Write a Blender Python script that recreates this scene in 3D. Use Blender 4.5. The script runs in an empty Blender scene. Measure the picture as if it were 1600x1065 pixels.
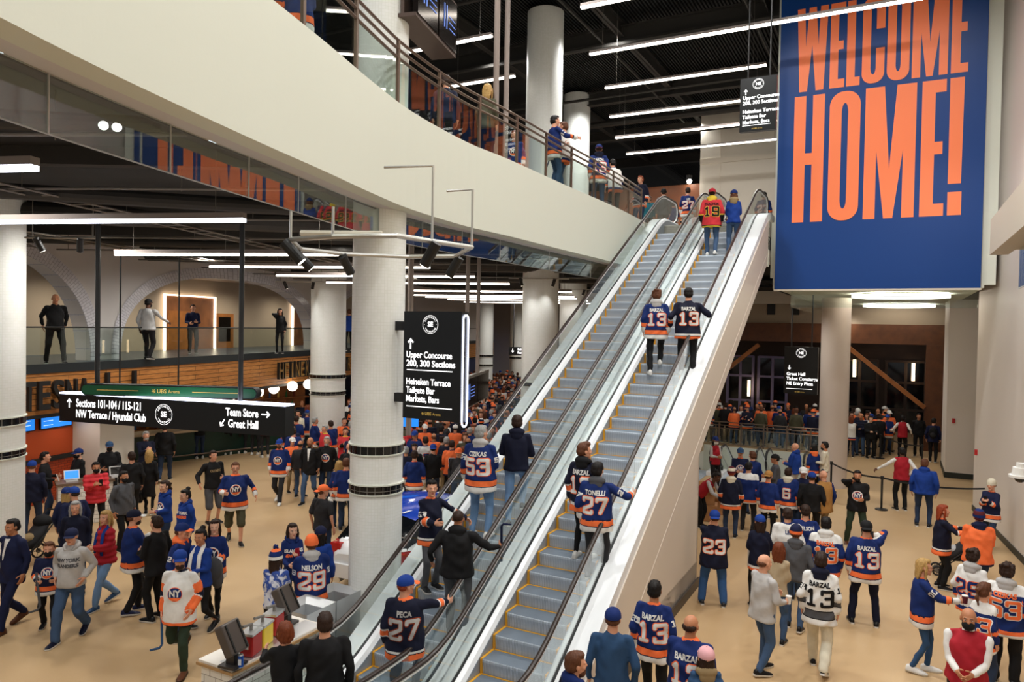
import bpy, bmesh, math, random
import numpy as np
from mathutils import Vector, Matrix
from mathutils.bvhtree import BVHTree
R = math.radians
rnd = random.Random(7)
SC = bpy.context.scene
COL = SC.collection

# ------------------------------------------------------------ camera, world, exposure
F, ROLL, PITCH, AZ, HC = 1140.12, .0181, -.0204, .4865, 5.13
cr, sr, cp, sp = math.cos(ROLL), math.sin(ROLL), math.cos(PITCH), math.sin(PITCH)
FW = Vector((0, cp, sp)); UPc = Vector((0, -sp, cp)); XR = Vector((1, 0, 0))
CR = XR * cr + UPc * sr; CU = UPc * cr - XR * sr
cam = bpy.data.objects.new('camera', bpy.data.cameras.new('camera')); COL.objects.link(cam)
m = Matrix.Identity(4)
for i in range(3): m[i][0] = CR[i]; m[i][1] = CU[i]; m[i][2] = -FW[i]
m[2][3] = HC
cam.matrix_world = m
cam.data.sensor_width = 36; cam.data.lens = F / 1600 * 36; cam.data.clip_start = .1; cam.data.clip_end = 500
SC.camera = cam
SC.view_settings.view_transform = 'Standard'; SC.view_settings.look = 'None'
SC.view_settings.gamma = 1; SC.view_settings.use_curve_mapping = False
SC.view_settings.exposure = 0.0
w = bpy.data.worlds.new('world'); SC.world = w; w.use_nodes = True
w.node_tree.nodes['Background'].inputs[0].default_value = (.95, .97, 1, 1)
w.node_tree.nodes['Background'].inputs[1].default_value = .36
CO, SI = math.cos(AZ), math.sin(AZ)

def uv(u, v, z=0): return Vector((u * SI + v * CO, u * CO - v * SI, z))      # building frame -> world
def uvof(p): return (p[0] * SI + p[1] * CO, p[0] * CO - p[1] * SI)
def ray(px, py):
    a, b = px - 800, py - 532.5
    x = a * cr + b * sr; y = -a * sr + b * cr
    return (FW * F + XR * x - UPc * y).normalized()
def onz(px, py, z=0):
    d = ray(px, py); return Vector((0, 0, HC)) + d * ((z - HC) / d.z)
def onu(px, py, u):
    d = ray(px, py); k = d.x * SI + d.y * CO; return Vector((0, 0, HC)) + d * (u / k)
def onv(px, py, v):
    d = ray(px, py); k = d.x * CO - d.y * SI; return Vector((0, 0, HC)) + d * (v / k)
def onY(px, py, Y):
    d = ray(px, py); return Vector((0, 0, HC)) + d * (Y / d.y)

def area(name, loc, sx, sy, power, col=(1, .96, .9), rot=(0, 0, 0), spread=180):
    l = bpy.data.lights.new(name, 'AREA'); l.shape = 'RECTANGLE'; l.size = sx; l.size_y = sy
    l.energy = power; l.color = col; l.spread = R(spread)
    o = bpy.data.objects.new(name, l); COL.objects.link(o); o.location = loc; o.rotation_euler = rot
    o.visible_camera = True
    return o
def lamp(name, loc, power, col=(1, .96, .9), r=.12, cone=165):
    l = bpy.data.lights.new(name, 'SPOT'); l.energy = power; l.color = col; l.shadow_soft_size = r; l.spot_size = R(cone); l.spot_blend = 1
    o = bpy.data.objects.new(name, l); COL.objects.link(o); o.location = loc; return o
# spot grids added under the high and concourse ceilings to light the hall
KH, KL, KD = .72, 1.3, 2.5
for u, v in [(-2, -6), (-2, 1), (5, -9), (5, -2), (5, 1), (11, -9), (11, -5), (11, -.5), (17, -8), (17, -3), (17, 1), (24, -14), (24, -9), (30, -12), (30, -6), (36, -16), (36, -9), (42, -12)]:
    lamp('high_ceiling_fill', uv(u, v, 15.2), 1500 * KH, (1, .98, .95))
for x, y, e in [(-6, 4, 1), (-11, 7, 1), (-7, 9, 1.2), (-12.5, 13, 1), (-8, 14, 1.2), (-4, 14, 1.2), (-9, 19, 1.2), (-4.5, 19, 1.2), (-7, 24, 1.2), (-1.5, 23, 1.2), (-4, 29, 1.3), (1.5, 29, 1.2), (-1, 36, 1.5), (5, 36, 1.4), (-9.6, 16, 1), (-9.2, 22, 1), (-8.2, 28, 1), (0, 45, 2), (7, 45, 2), (3, 56, 2.5), (10, 55, 2)]:
    lamp('concourse_fill', (x, y, 7.1), 260 * KL * e, (1, .955, .89))  # the lamps beside the arcade are added to brighten its wall
for x, y, e in [(8.5, 24, .8), (11, 27, .8), (14, 29, .7), (10, 31, .5), (15, 33, .35), (19, 36, .2)]:
    lamp('entrance_downlight', (x, y, 6.0), 250 * KL * e, (1, .95, .88))
for u, v in [(4, .9), (9, .9), (14, .9), (19, .9)]: lamp('right_bay_fill', uv(u, v, 10.5), 420 * KH, (1, .98, .95))  # unseen lamps added to brighten the escalator flank and the right pier
# daylight from the glazed front of the hall, behind the camera
area('front_glazing_daylight', (6, -12, 7), 24, 12, 1500 * KD, (.95, .98, 1), (R(-84), R(0), R(0)))

# ------------------------------------------------------------ materials
def lin(h):
    if isinstance(h, str):
        h = h.lstrip('#'); c = [int(h[i:i + 2], 16) / 255 for i in (0, 2, 4)]
    else: c = h
    return tuple((x / 12.92 if x <= .04045 else ((x + .055) / 1.055) ** 2.4) for x in c) + (1,)
MC = {}
def mat(name, col='#808080', rough=.6, metal=0, emit=0, bump=None, vary=0, scale=8, spec=.5, alpha=None):
    key = (name, col, rough, metal, emit, bump, vary, scale)
    if key in MC: return MC[key]
    M = bpy.data.materials.new(name); M.use_nodes = True; nt = M.node_tree; b = nt.nodes['Principled BSDF']
    c = lin(col)
    b.inputs['Base Color'].default_value = c; b.inputs['Roughness'].default_value = rough; b.inputs['Metallic'].default_value = metal
    b.inputs['Specular IOR Level'].default_value = spec
    if emit: b.inputs['Emission Color'].default_value = c; b.inputs['Emission Strength'].default_value = emit
    if vary or bump:
        tc = nt.nodes.new('ShaderNodeTexCoord'); n = nt.nodes.new('ShaderNodeTexNoise'); n.inputs['Scale'].default_value = scale
        n.inputs['Detail'].default_value = 5
        nt.links.new(tc.outputs['Object'], n.inputs['Vector'])
        if vary:
            r = nt.nodes.new('ShaderNodeValToRGB'); r.color_ramp.elements[0].position = .3; r.color_ramp.elements[1].position = .7
            r.color_ramp.elements[0].color = tuple(x * (1 - vary) for x in c[:3]) + (1,)
            r.color_ramp.elements[1].color = tuple(min(1, x * (1 + vary)) for x in c[:3]) + (1,)
            nt.links.new(n.outputs['Fac'], r.inputs[0]); nt.links.new(r.outputs[0], b.inputs['Base Color'])
        if bump:
            q = nt.nodes.new('ShaderNodeBump'); q.inputs['Strength'].default_value = bump; q.inputs['Distance'].default_value = .02
            nt.links.new(n.outputs['Fac'], q.inputs['Height']); nt.links.new(q.outputs[0], b.inputs['Normal'])
    MC[key] = M; return M
def glass(name, tint='#e8f2ee', r0=.05, rough=.0):
    if name in MC: return MC[name]
    M = bpy.data.materials.new(name); M.use_nodes = True; nt = M.node_tree; nt.nodes.remove(nt.nodes['Principled BSDF']); L = nt.links.new
    t = nt.nodes.new('ShaderNodeBsdfTransparent'); t.inputs[0].default_value = lin(tint)
    g = nt.nodes.new('ShaderNodeBsdfGlossy'); g.inputs['Roughness'].default_value = rough; g.inputs[0].default_value = (1, 1, 1, 1)
    lw = nt.nodes.new('ShaderNodeLayerWeight'); pw = nt.nodes.new('ShaderNodeMath'); pw.operation = 'POWER'; pw.inputs[1].default_value = 4.5; L(lw.outputs['Facing'], pw.inputs[0])
    ma = nt.nodes.new('ShaderNodeMath'); ma.operation = 'MULTIPLY_ADD'; ma.inputs[1].default_value = .8; ma.inputs[2].default_value = r0; L(pw.outputs[0], ma.inputs[0])
    mx = nt.nodes.new('ShaderNodeMixShader')
    L(ma.outputs[0], mx.inputs[0]); L(t.outputs[0], mx.inputs[1]); L(g.outputs[0], mx.inputs[2])
    L(mx.outputs[0], nt.nodes['Material Output'].inputs[0]); MC[name] = M; return M
def pattern(name, c1, c2, mortar, bw, bh, ms=.01, coord='UV', rough=.35, bumpst=.3, offset=.5, grain=0, cyl=0, spec=.5):
    """bricks, tiles or planks: Brick texture on UV, object or cylinder coordinates, in metres"""
    M = bpy.data.materials.new(name); M.use_nodes = True; nt = M.node_tree; b = nt.nodes['Principled BSDF']; L = nt.links.new
    tc = nt.nodes.new('ShaderNodeTexCoord'); src = tc.outputs[coord if not cyl else 'Object']
    if cyl:
        s = nt.nodes.new('ShaderNodeSeparateXYZ'); L(src, s.inputs[0])
        at = nt.nodes.new('ShaderNodeMath'); at.operation = 'ARCTAN2'; L(s.outputs[1], at.inputs[0]); L(s.outputs[0], at.inputs[1])
        mu = nt.nodes.new('ShaderNodeMath'); mu.operation = 'MULTIPLY'; mu.inputs[1].default_value = cyl; L(at.outputs[0], mu.inputs[0])
        cb = nt.nodes.new('ShaderNodeCombineXYZ'); L(mu.outputs[0], cb.inputs[0]); L(s.outputs[2], cb.inputs[1]); src = cb.outputs[0]
    k = nt.nodes.new('ShaderNodeTexBrick'); L(src, k.inputs['Vector'])
    k.inputs['Scale'].default_value = 1; k.inputs['Brick Width'].default_value = bw; k.inputs['Row Height'].default_value = bh
    k.inputs['Mortar Size'].default_value = ms; k.offset = offset; k.inputs['Mortar Smooth'].default_value = .1
    k.inputs['Color1'].default_value = lin(c1); k.inputs['Color2'].default_value = lin(c2); k.inputs['Mortar'].default_value = lin(mortar)
    out = k.outputs['Color']
    if grain:
        mp = nt.nodes.new('ShaderNodeMapping'); mp.inputs['Scale'].default_value = (1.2, 14, 1); L(src, mp.inputs[0])
        n = nt.nodes.new('ShaderNodeTexNoise'); n.inputs['Scale'].default_value = 2.5; n.inputs['Detail'].default_value = 6; n.inputs['Distortion'].default_value = .6
        L(mp.outputs[0], n.inputs['Vector'])
        rp = nt.nodes.new('ShaderNodeValToRGB'); rp.color_ramp.elements[0].position = .35; rp.color_ramp.elements[0].color = (1 - grain, 1 - grain * 1.2, 1 - grain * 1.4, 1)
        rp.color_ramp.elements[1].position = .6; rp.color_ramp.elements[1].color = (1, 1, 1, 1); L(n.outputs['Fac'], rp.inputs[0])
        mm = nt.nodes.new('ShaderNodeMixRGB'); mm.blend_type = 'MULTIPLY'; mm.inputs[0].default_value = 1; L(out, mm.inputs[1]); L(rp.outputs[0], mm.inputs[2]); out = mm.outputs[0]
    L(out, b.inputs['Base Color']); b.inputs['Roughness'].default_value = rough; b.inputs['Specular IOR Level'].default_value = spec
    q = nt.nodes.new('ShaderNodeBump'); q.inputs['Strength'].default_value = bumpst; q.inputs['Distance'].default_value = .004; q.invert = True
    L(k.outputs['Fac'], q.inputs['Height']); L(q.outputs[0], b.inputs['Normal'])
    return M
WHITE = mat('white_paint', '#d8dbce', .55, bump=.03, scale=30)
CREAM = mat('cream_wall', '#cfc6b6', .6)
BEIGE = mat('beige_wall', '#b39b80', .6, vary=.05, scale=1)
BLACK = mat('matt_black', '#141516', .55)
DARKC = mat('black_ceiling_paint', '#16191b', .8, vary=.15, scale=2)
DARKB = mat('dark_beam_paint', '#33312e', .7)
PIPE = mat('grey_pipe', '#6f6a63', .45)
SILVER = mat('silver_pipe', '#c9c9c6', .3, .7)
BRONZE = mat('bronze_metal', '#7c695a', .35, .75)
STEEL = mat('brushed_steel', '#d4d6d6', .32, .85, bump=.05, scale=60)
STEELW = mat('bright_deck_steel', '#eef1f4', .4, .1)
SKIRT = mat('skirt_panel', '#9aa3ad', .35, .25)
RUBBER = mat('handrail_rubber', '#2c211c', .35)
YEL = mat('yellow_edge', '#e0a32c', .5)
LEDW = mat('lit_tube', '#fff3e4', .4, emit=9)
LEDC = mat('lit_tube_cool', '#eaf0ff', .4, emit=7)
SIGNW = mat('lit_white_lettering', '#ffffff', .4, emit=1.6)
GOLD = mat('gold_lettering', '#b89a4c', .4, emit=.35)
SIGNB = mat('sign_black', '#101213', .3)
GLASS = glass('clear_glass', '#f1f7f4', .04)
GLASSB = glass('balustrade_glass', '#f6faf9', .045, .01)
GLASSS = glass('smoke_curtain_glass', '#e9f1ee', .12)
WOODD = mat('dark_wood', '#5d3418', .5, vary=.25, scale=3)
WOODM = mat('amber_wood', '#9a5c28', .5, vary=.25, scale=3)
COLT = pattern('white_mosaic_tile', '#f1f3f0', '#ecefea', '#e2e4de', .05, .05, .002, cyl=.42, rough=.4, bumpst=.06, offset=0)
COLT2 = pattern('white_mosaic_tile_big_column', '#f1f3f0', '#ecefea', '#e2e4de', .05, .05, .002, cyl=.62, rough=.4, bumpst=.06, offset=0)
RINGT = pattern('black_band_tile', '#0e0e10', '#17181a', '#77736c', .12, .14, .005, cyl=.42, rough=.15, offset=0)
SUBWAY = pattern('white_subway_tile', '#e8e6df', '#e2e0d8', '#a9a59c', .2, .1, .006, rough=.2)
PLANK = pattern('wood_plank_cladding', '#cb8c4c', '#bd7d3e', '#2a1608', 2.4, .14, .008, rough=.5, grain=.35)
ORANGEB = pattern('orange_brick_tile', '#b8431a', '#a83b14', '#5d2008', .2, .07, .006, rough=.3)

def floor_mat():
    M = bpy.data.materials.new('tan_terrazzo'); M.use_nodes = True; nt = M.node_tree; b = nt.nodes['Principled BSDF']; L = nt.links.new
    tc = nt.nodes.new('ShaderNodeTexCoord')
    n = nt.nodes.new('ShaderNodeTexNoise'); n.inputs['Scale'].default_value = .45; n.inputs['Detail'].default_value = 6; L(tc.outputs['Object'], n.inputs[0])
    r = nt.nodes.new('ShaderNodeValToRGB'); r.color_ramp.elements[0].position = .3; r.color_ramp.elements[1].position = .75
    r.color_ramp.elements[0].color = lin('#b8986f'); r.color_ramp.elements[1].color = lin('#c8ab82'); L(n.outputs[0], r.inputs[0])
    n2 = nt.nodes.new('ShaderNodeTexNoise'); n2.inputs['Scale'].default_value = 90; L(tc.outputs['Object'], n2.inputs[0])
    r2 = nt.nodes.new('ShaderNodeValToRGB'); r2.color_ramp.elements[0].color = (.9, .9, .9, 1); r2.color_ramp.elements[1].color = (1.05, 1.05, 1.05, 1); L(n2.outputs[0], r2.inputs[0])
    mm = nt.nodes.new('ShaderNodeMixRGB'); mm.blend_type = 'MULTIPLY'; mm.inputs[0].default_value = 1; L(r.outputs[0], mm.inputs[1]); L(r2.outputs[0], mm.inputs[2])
    L(mm.outputs[0], b.inputs['Base Color']); b.inputs['Roughness'].default_value = .42; b.inputs['Specular IOR Level'].default_value = .35
    return M
FLOOR = floor_mat()
def step_mat():
    M = bpy.data.materials.new('ribbed_step_metal'); M.use_nodes = True; nt = M.node_tree; b = nt.nodes['Principled BSDF']; L = nt.links.new
    tc = nt.nodes.new('ShaderNodeTexCoord'); wv = nt.nodes.new('ShaderNodeTexWave'); wv.inputs['Scale'].default_value = 18; wv.bands_direction = 'X'
    L(tc.outputs['Object'], wv.inputs[0])
    r = nt.nodes.new('ShaderNodeValToRGB'); r.color_ramp.elements[0].color = lin('#8e99a7'); r.color_ramp.elements[1].color = lin('#d2dce8'); L(wv.outputs[0], r.inputs[0])
    L(r.outputs[0], b.inputs['Base Color']); b.inputs['Roughness'].default_value = .42; b.inputs['Metallic'].default_value = .2
    q = nt.nodes.new('ShaderNodeBump'); q.inputs['Strength'].default_value = .4; q.inputs['Distance'].default_value = .006; L(wv.outputs[0], q.inputs['Height']); L(q.outputs[0], b.inputs['Normal'])
    return M
STEP = step_mat()
TREAD = mat('tread_metal', '#76828f', .45, .2, bump=.1, scale=40)

# ------------------------------------------------------------ mesh helpers
class MB:
    def __init__(s): s.v = []; s.f = []; s.m = []; s.uv = {}
    def add(s, vs, fs, mi=0):
        o = len(s.v); s.v += [tuple(x) for x in vs]; s.f += [tuple(i + o for i in f) for f in fs]; s.m += [mi] * len(fs); return s
    def box(s, x0, x1, y0, y1, z0, z1, mi=0, M=None):
        vs = [Vector((x, y, z)) for z in (z0, z1) for y in (y0, y1) for x in (x0, x1)]
        if M is not None: vs = [M @ p for p in vs]
        return s.add(vs, [(0, 2, 3, 1), (4, 5, 7, 6), (0, 1, 5, 4), (2, 6, 7, 3), (0, 4, 6, 2), (1, 3, 7, 5)], mi)
    def ubox(s, u0, u1, v0, v1, z0, z1, mi=0):      # box in the building frame
        vs = [uv(a, b, z) for z in (z0, z1) for a in (u0, u1) for b in (v0, v1)]
        return s.add(vs, [(0, 2, 3, 1), (4, 5, 7, 6), (0, 1, 5, 4), (2, 6, 7, 3), (0, 4, 6, 2), (1, 3, 7, 5)], mi)
    def tube(s, pts, r, n=8, mi=0, closed=False, cap=True, sx=1, sz=1):
        pts = [Vector(p) for p in pts]; N = len(pts); rings = []
        rr = r if isinstance(r, (list, tuple)) else [r] * N
        up0 = Vector((0, 0, 1))
        for i, p in enumerate(pts):
            a = pts[i - 1] if (i or closed) else p; b = pts[(i + 1) % N] if (i < N - 1 or closed) else p
            t = (b - a).normalized()
            if t.length < .5: t = Vector((0, 0, 1))
            up = up0 if abs(t.z) < .97 else Vector((0, 1, 0))
            x = t.cross(up).normalized(); y = x.cross(t)
            rings.append([p + (x * math.cos(2 * math.pi * k / n) * sx + y * math.sin(2 * math.pi * k / n) * sz) * rr[i] for k in range(n)])
        vs = [q for g in rings for q in g]; fs = []
        for i in range(N if closed else N - 1):
            j = (i + 1) % N
            for k in range(n): k2 = (k + 1) % n; fs.append((i * n + k, i * n + k2, j * n + k2, j * n + k))
        if cap and not closed: fs += [tuple(range(n - 1, -1, -1)), tuple((N - 1) * n + k for k in range(n))]
        return s.add(vs, fs, mi)
    def cyl(s, c, r, z0, z1, n=48, mi=0, r2=None):
        r2 = r if r2 is None else r2
        vs = [(c[0] + rr * math.cos(2 * math.pi * k / n), c[1] + rr * math.sin(2 * math.pi * k / n), z) for z, rr in ((z0, r), (z1, r2)) for k in range(n)]
        return s.add(vs, [(k, (k + 1) % n, n + (k + 1) % n, n + k) for k in range(n)] + [tuple(range(n - 1, -1, -1)), tuple(range(n, 2 * n))], mi)
    def ell(s, c, rx, ry, rz, n=14, k=9, mi=0, M=None):
        vs = []; fs = []
        for i in range(k + 1):
            a = math.pi * i / k
            for j in range(n):
                b = 2 * math.pi * j / n; vs.append(Vector((rx * math.sin(a) * math.cos(b), ry * math.sin(a) * math.sin(b), rz * math.cos(a))))
        for i in range(k):
            for j in range(n): j2 = (j + 1) % n; fs.append((i * n + j, (i + 1) * n + j, (i + 1) * n + j2, i * n + j2))
        vs = [(M @ q if M is not None else q) + Vector(c) for q in vs]
        return s.add(vs, fs, mi)
    def prism(s, poly, z0, z1, mi=0):                # polygon (x,y) extruded in z
        n = len(poly); vs = [(p[0], p[1], z0) for p in poly] + [(p[0], p[1], z1) for p in poly]
        return s.add(vs, [tuple(range(n - 1, -1, -1)), tuple(range(n, 2 * n))] + [(k, (k + 1) % n, n + (k + 1) % n, n + k) for k in range(n)], mi)
    def ribbon(s, path, z0, z1, th=.04, mi=0, side=1):   # wall with thickness along a plan path, UV in metres
        P = [Vector((p[0], p[1], 0)) for p in path]; n = len(P); nm = []
        for i in range(n):
            t = (P[min(i + 1, n - 1)] - P[max(i - 1, 0)]).normalized(); nm.append(Vector((t.y, -t.x, 0)) * side)
        L = [0]
        for i in range(1, n): L.append(L[-1] + (P[i] - P[i - 1]).length)
        base = len(s.v)
        for i in range(n):
            a = P[i]; b = P[i] - nm[i] * th
            za = z0[i] if isinstance(z0, (list, tuple)) else z0; zb = z1[i] if isinstance(z1, (list, tuple)) else z1
            s.v += [(a.x, a.y, za), (a.x, a.y, zb), (b.x, b.y, za), (b.x, b.y, zb)]
            for k, (q, z) in enumerate(((L[i], za), (L[i], zb), (L[i], za), (L[i], zb))): s.uv[base + i * 4 + k] = (q, z)
        for i in range(n - 1):
            o = base + i * 4; q = o + 4
            s.f += [(o, q, q + 1, o + 1), (o + 2, o + 3, q + 3, q + 2), (o + 1, q + 1, q + 3, o + 3), (o, o + 2, q + 2, q)]; s.m += [mi] * 4
        o = base; q = base + (n - 1) * 4
        s.f += [(o, o + 1, o + 3, o + 2), (q, q + 2, q + 3, q + 1)]; s.m += [mi] * 2
        return s
    def sheet(s, P, mi=0):                           # grid of points -> quads
        a = len(P); b = len(P[0]); return s.add([q for r_ in P for q in r_], [(i * b + j, i * b + j + 1, (i + 1) * b + j + 1, (i + 1) * b + j) for i in range(a - 1) for j in range(b - 1)], mi)
    def mesh(s, name, mats, smooth=False, boxuv=False):
        me = bpy.data.meshes.new(name); me.from_pydata([tuple(x) for x in s.v], [], s.f)
        for q in (mats if isinstance(mats, (list, tuple)) else [mats]): me.materials.append(q)
        if len(me.materials) > 1: me.polygons.foreach_set('material_index', s.m)
        if s.uv or boxuv:
            L = me.uv_layers.new(name='UVMap')
            for p in me.polygons:
                for li in p.loop_indices:
                    vi = me.loops[li].vertex_index
                    if vi in s.uv: L.data[li].uv = s.uv[vi]
                    elif boxuv:
                        c = me.vertices[vi].co; nn = p.normal
                        L.data[li].uv = (c.x, c.y) if abs(nn.z) > .7 else ((c.x * (-nn.y) + c.y * nn.x) if True else 0, c.z)
        if smooth: me.polygons.foreach_set('use_smooth', [True] * len(me.polygons))
        me.update()
        return me
    def build(s, name, mats, parent=None, smooth=False, **k):
        return link(name, s.mesh(name, mats, smooth, **k.pop('mk', {})), parent, **k)
def link(name, me, parent=None, label=None, cat=None, group=None, kind=None, auto=False):
    o = bpy.data.objects.new(name, me); COL.objects.link(o)
    if parent is not None: o.parent = parent
    return tag(o, label, cat, group, kind)
def tag(o, label=None, cat=None, group=None, kind=None):
    for k, x in (('label', label), ('category', cat), ('group', group), ('kind', kind)):
        if x: o[k] = x
    return o
def empty(name, loc=(0, 0, 0), rz=0, label=None, cat=None, group=None):
    o = bpy.data.objects.new(name, None); COL.objects.link(o); o.location = loc; o.rotation_euler = (0, 0, rz); o.empty_display_size = .2
    return tag(o, label, cat, group)
def struct(name, mb, mats, parent=None, smooth=False, **k):
    return mb.build(name, mats, parent, smooth, kind=None if parent else 'structure', **k)
def catmull(P, n=6):
    P = [Vector(p) for p in P]; out = []
    for i in range(len(P) - 1):
        a, b, c, d = P[max(i - 1, 0)], P[i], P[i + 1], P[min(i + 2, len(P) - 1)]
        for k in range(n):
            t = k / n; out.append(.5 * ((2 * b) + (c - a) * t + (2 * a - 5 * b + 4 * c - d) * t * t + (3 * b - a - 3 * c + d) * t ** 3))
    return out + [P[-1]]
def smooth_by_angle(o, ang=40):
    me = o.data; me.polygons.foreach_set('use_smooth', [True] * len(me.polygons))
    try: me.set_sharp_from_angle(angle=R(ang))
    except Exception: pass
    return o

# ---- lettering
TXT = {}
def text_mesh(s, size=1, bold=.0, align='CENTER', sx=1, ext=0):
    """flat lettering as a mesh in x (right) / z (up), centred on its baseline box"""
    key = (s, size, bold, align, sx, ext)
    if key in TXT: return TXT[key]
    cu = bpy.data.curves.new('lettering', 'FONT'); cu.body = s; cu.size = size; cu.offset = bold; cu.align_x = align; cu.align_y = 'CENTER'; cu.resolution_u = 3; cu.extrude = ext
    o = bpy.data.objects.new('tmp', cu); COL.objects.link(o)
    dg = bpy.context.evaluated_depsgraph_get(); dg.update()
    me = bpy.data.meshes.new_from_object(o.evaluated_get(dg)); bpy.data.objects.remove(o); bpy.data.curves.remove(cu)
    v = np.empty(len(me.vertices) * 3); me.vertices.foreach_get('co', v); v = v.reshape(-1, 3)
    v = np.stack([v[:, 0] * sx, -v[:, 2], v[:, 1]], 1)
    f = [tuple(p.vertices) for p in me.polygons]; bpy.data.meshes.remove(me)
    TXT[key] = (v, f); return v, f
def put_text(mb, s, M, x, z, size, bold=.012, align='CENTER', sx=1, y=-.004, mi=0, ext=0):
    v, f = text_mesh(s, size, bold * size, align, sx, ext)
    mb.add([M @ Vector((p[0] + x, p[1] + y, p[2] + z)) for p in v], f, mi)
def fit_text(mb, s, M, x0, x1, z, size, bold=.015, y=-.006, mi=0):
    v, f = text_mesh(s, size, bold * size, 'LEFT', 1, 0); xs = [q[0] for q in v]; k = (x1 - x0) / (max(xs) - min(xs)); a = min(xs)
    mb.add([M @ Vector((x0 + (p[0] - a) * k, p[1] + y, p[2] + z)) for p in v], f, mi)
def frame(p, right):          # matrix whose x runs along 'right' (horizontal), y into the wall, z up
    r = Vector((right[0], right[1], 0)).normalized(); y = Vector((-r.y, r.x, 0))
    M = Matrix.Identity(4)
    for i in range(3): M[i][0] = r[i]; M[i][1] = y[i]; M[i][2] = (0, 0, 1)[i]; M[i][3] = p[i]
    return M
VD = Vector((CO, -SI, 0)); UD = Vector((SI, CO, 0))
# ============================================================ STRUCTURE
ZU, ZF, ZM = 8.33, 6.9, 3.93          # upper concourse floor, fascia underside, terrace floor
C = catmull([(-3.3, -8, 0), (-3.3, -3, 0), (-3.28, 1, 0), (-3.2, 2.8, 0), (-3.06, 4.36, 0), (-2.89, 5.5, 0), (-2.53, 7.25, 0), (-2.24, 8.5, 0), (-1.9, 10.1, 0), (-1.55, 11.4, 0),
             (-.85, 13.1, 0), (-.1, 14.4, 0), (1.25, 17.0, 0), (2.75, 19.8, 0), tuple(uv(21.7, -6.95))], 5)
def offs(path, d):
    out = []
    for i, p in enumerate(path):
        t = (path[min(i + 1, len(path) - 1)] - path[max(i - 1, 0)]).normalized(); out.append(p + Vector((-t.y, t.x, 0)) * d)   # d>0: to the left of travel
    return out
# floor with the opening for the lower escalators
b = MB(); H0, H1, K0, K1 = 24.0, 33.0, -7.6, -2.3
for u0, u1, v0, v1 in ((-30, H0, -60, 40), (H1, 110, -60, 40), (H0, H1, -60, K0), (H0, H1, K1, 40)): b.ubox(u0, u1, v0, v1, -.3, 0)
struct('floor', b, FLOOR)
b = MB(); b.ubox(H0, H1, K0 - .1, K0, -5, -.3); b.ubox(H0, H1, K1, K1 + .1, -5, -.3); b.ubox(H1, H1 + .1, K0, K1, -5, -.3); b.ubox(H0 - .1, H0, K0, K1, -5, -.3); b.ubox(H0, H1, K0, K1, -5.1, -5)
struct('wall_stairwell', b, mat('stairwell_white', '#dedbd2', .5))
b = MB(); b.ubox(H1 - .02, H1, K0, K1, -1.6, -.02); struct('trim_stairwell', b, WHITE)
# upper slab (left and centre), its white fascia, soffit strip
inner = offs(C, .1)
end = [uv(22.3, -6.95), uv(22.3, -3.4), uv(22.9, -3.4), uv(22.9, 2.0), uv(75, 2.0), uv(75, -60), uv(-8, -60)]
poly = [(p.x, p.y) for p in inner] + [(p.x, p.y) for p in end]
b = MB(); b.prism(poly, 7.9, ZU - .01); struct('floor_upper_concourse', b, mat('upper_floor', '#8a7f72', .5))
b = MB(); b.prism(poly, 7.5, 7.88); struct('ceiling_lower', b, DARKC)
b = MB(); b.ribbon(C, ZF, ZU + .06, .26, side=1); struct('wall_balcony_fascia', b, WHITE, smooth=False)
b = MB(); b.ribbon(offs(C, .24), ZF + .005, ZF + .06, .28, side=1); struct('trim_fascia_soffit', b, mat('soffit_paint', '#cfc8c8', .5))
b = MB(); b.ribbon(offs(C, .5), ZF - .01, 7.5, .02, side=1); struct('wall_fascia_back', b, DARKC)
b = MB(); b.ubox(22.3, 22.45, -6.95, -3.4, 7.0, ZU); b.ubox(21.7, 22.4, -7.0, -6.93, ZF, ZU + .05); struct('wall_landing_edge', b, WHITE)
b = MB(); b.ubox(22.75, 22.9, -3.4, -3.0, ZF - .2, ZU); struct('wall_landing_return', b, WHITE)
# smoke curtain glass under the fascia
G = offs(C, .46); r = empty('smoke_curtain', (0, 0, 0), label='frameless glass smoke curtain hanging beneath the white curved balcony', cat='glass screen')
i0 = 0; segs = list(range(0, len(G) - 1, 4)) + [len(G) - 1]
for a, c in zip(segs[:-1], segs[1:]):
    b = MB(); b.ribbon(G[a:c + 1], 6.46, ZF, .012); g = b.build('glass_pane', GLASSS, r)
    b = MB(); p = G[c]; b.box(p.x - .006, p.x + .006, p.y - .006, p.y + .006, 6.46, ZF); b.build('joint', SILVER, r)
b = MB(); b.tube([p + Vector((0, 0, 6.46)) for p in G], .007, 4); b.build('edge_trim', SILVER, r)
# main high ceiling
b = MB(); b.ubox(-12, 80, -60, 40, 16.2, 16.4); struct('ceiling', b, DARKC)
b = MB()
for k in range(220): b.ubox(8, 60, -14 + k * .12, -14 + k * .12 + .05, 16.1, 16.2)
struct('ceiling_corrugation', b, DARKC)
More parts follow.
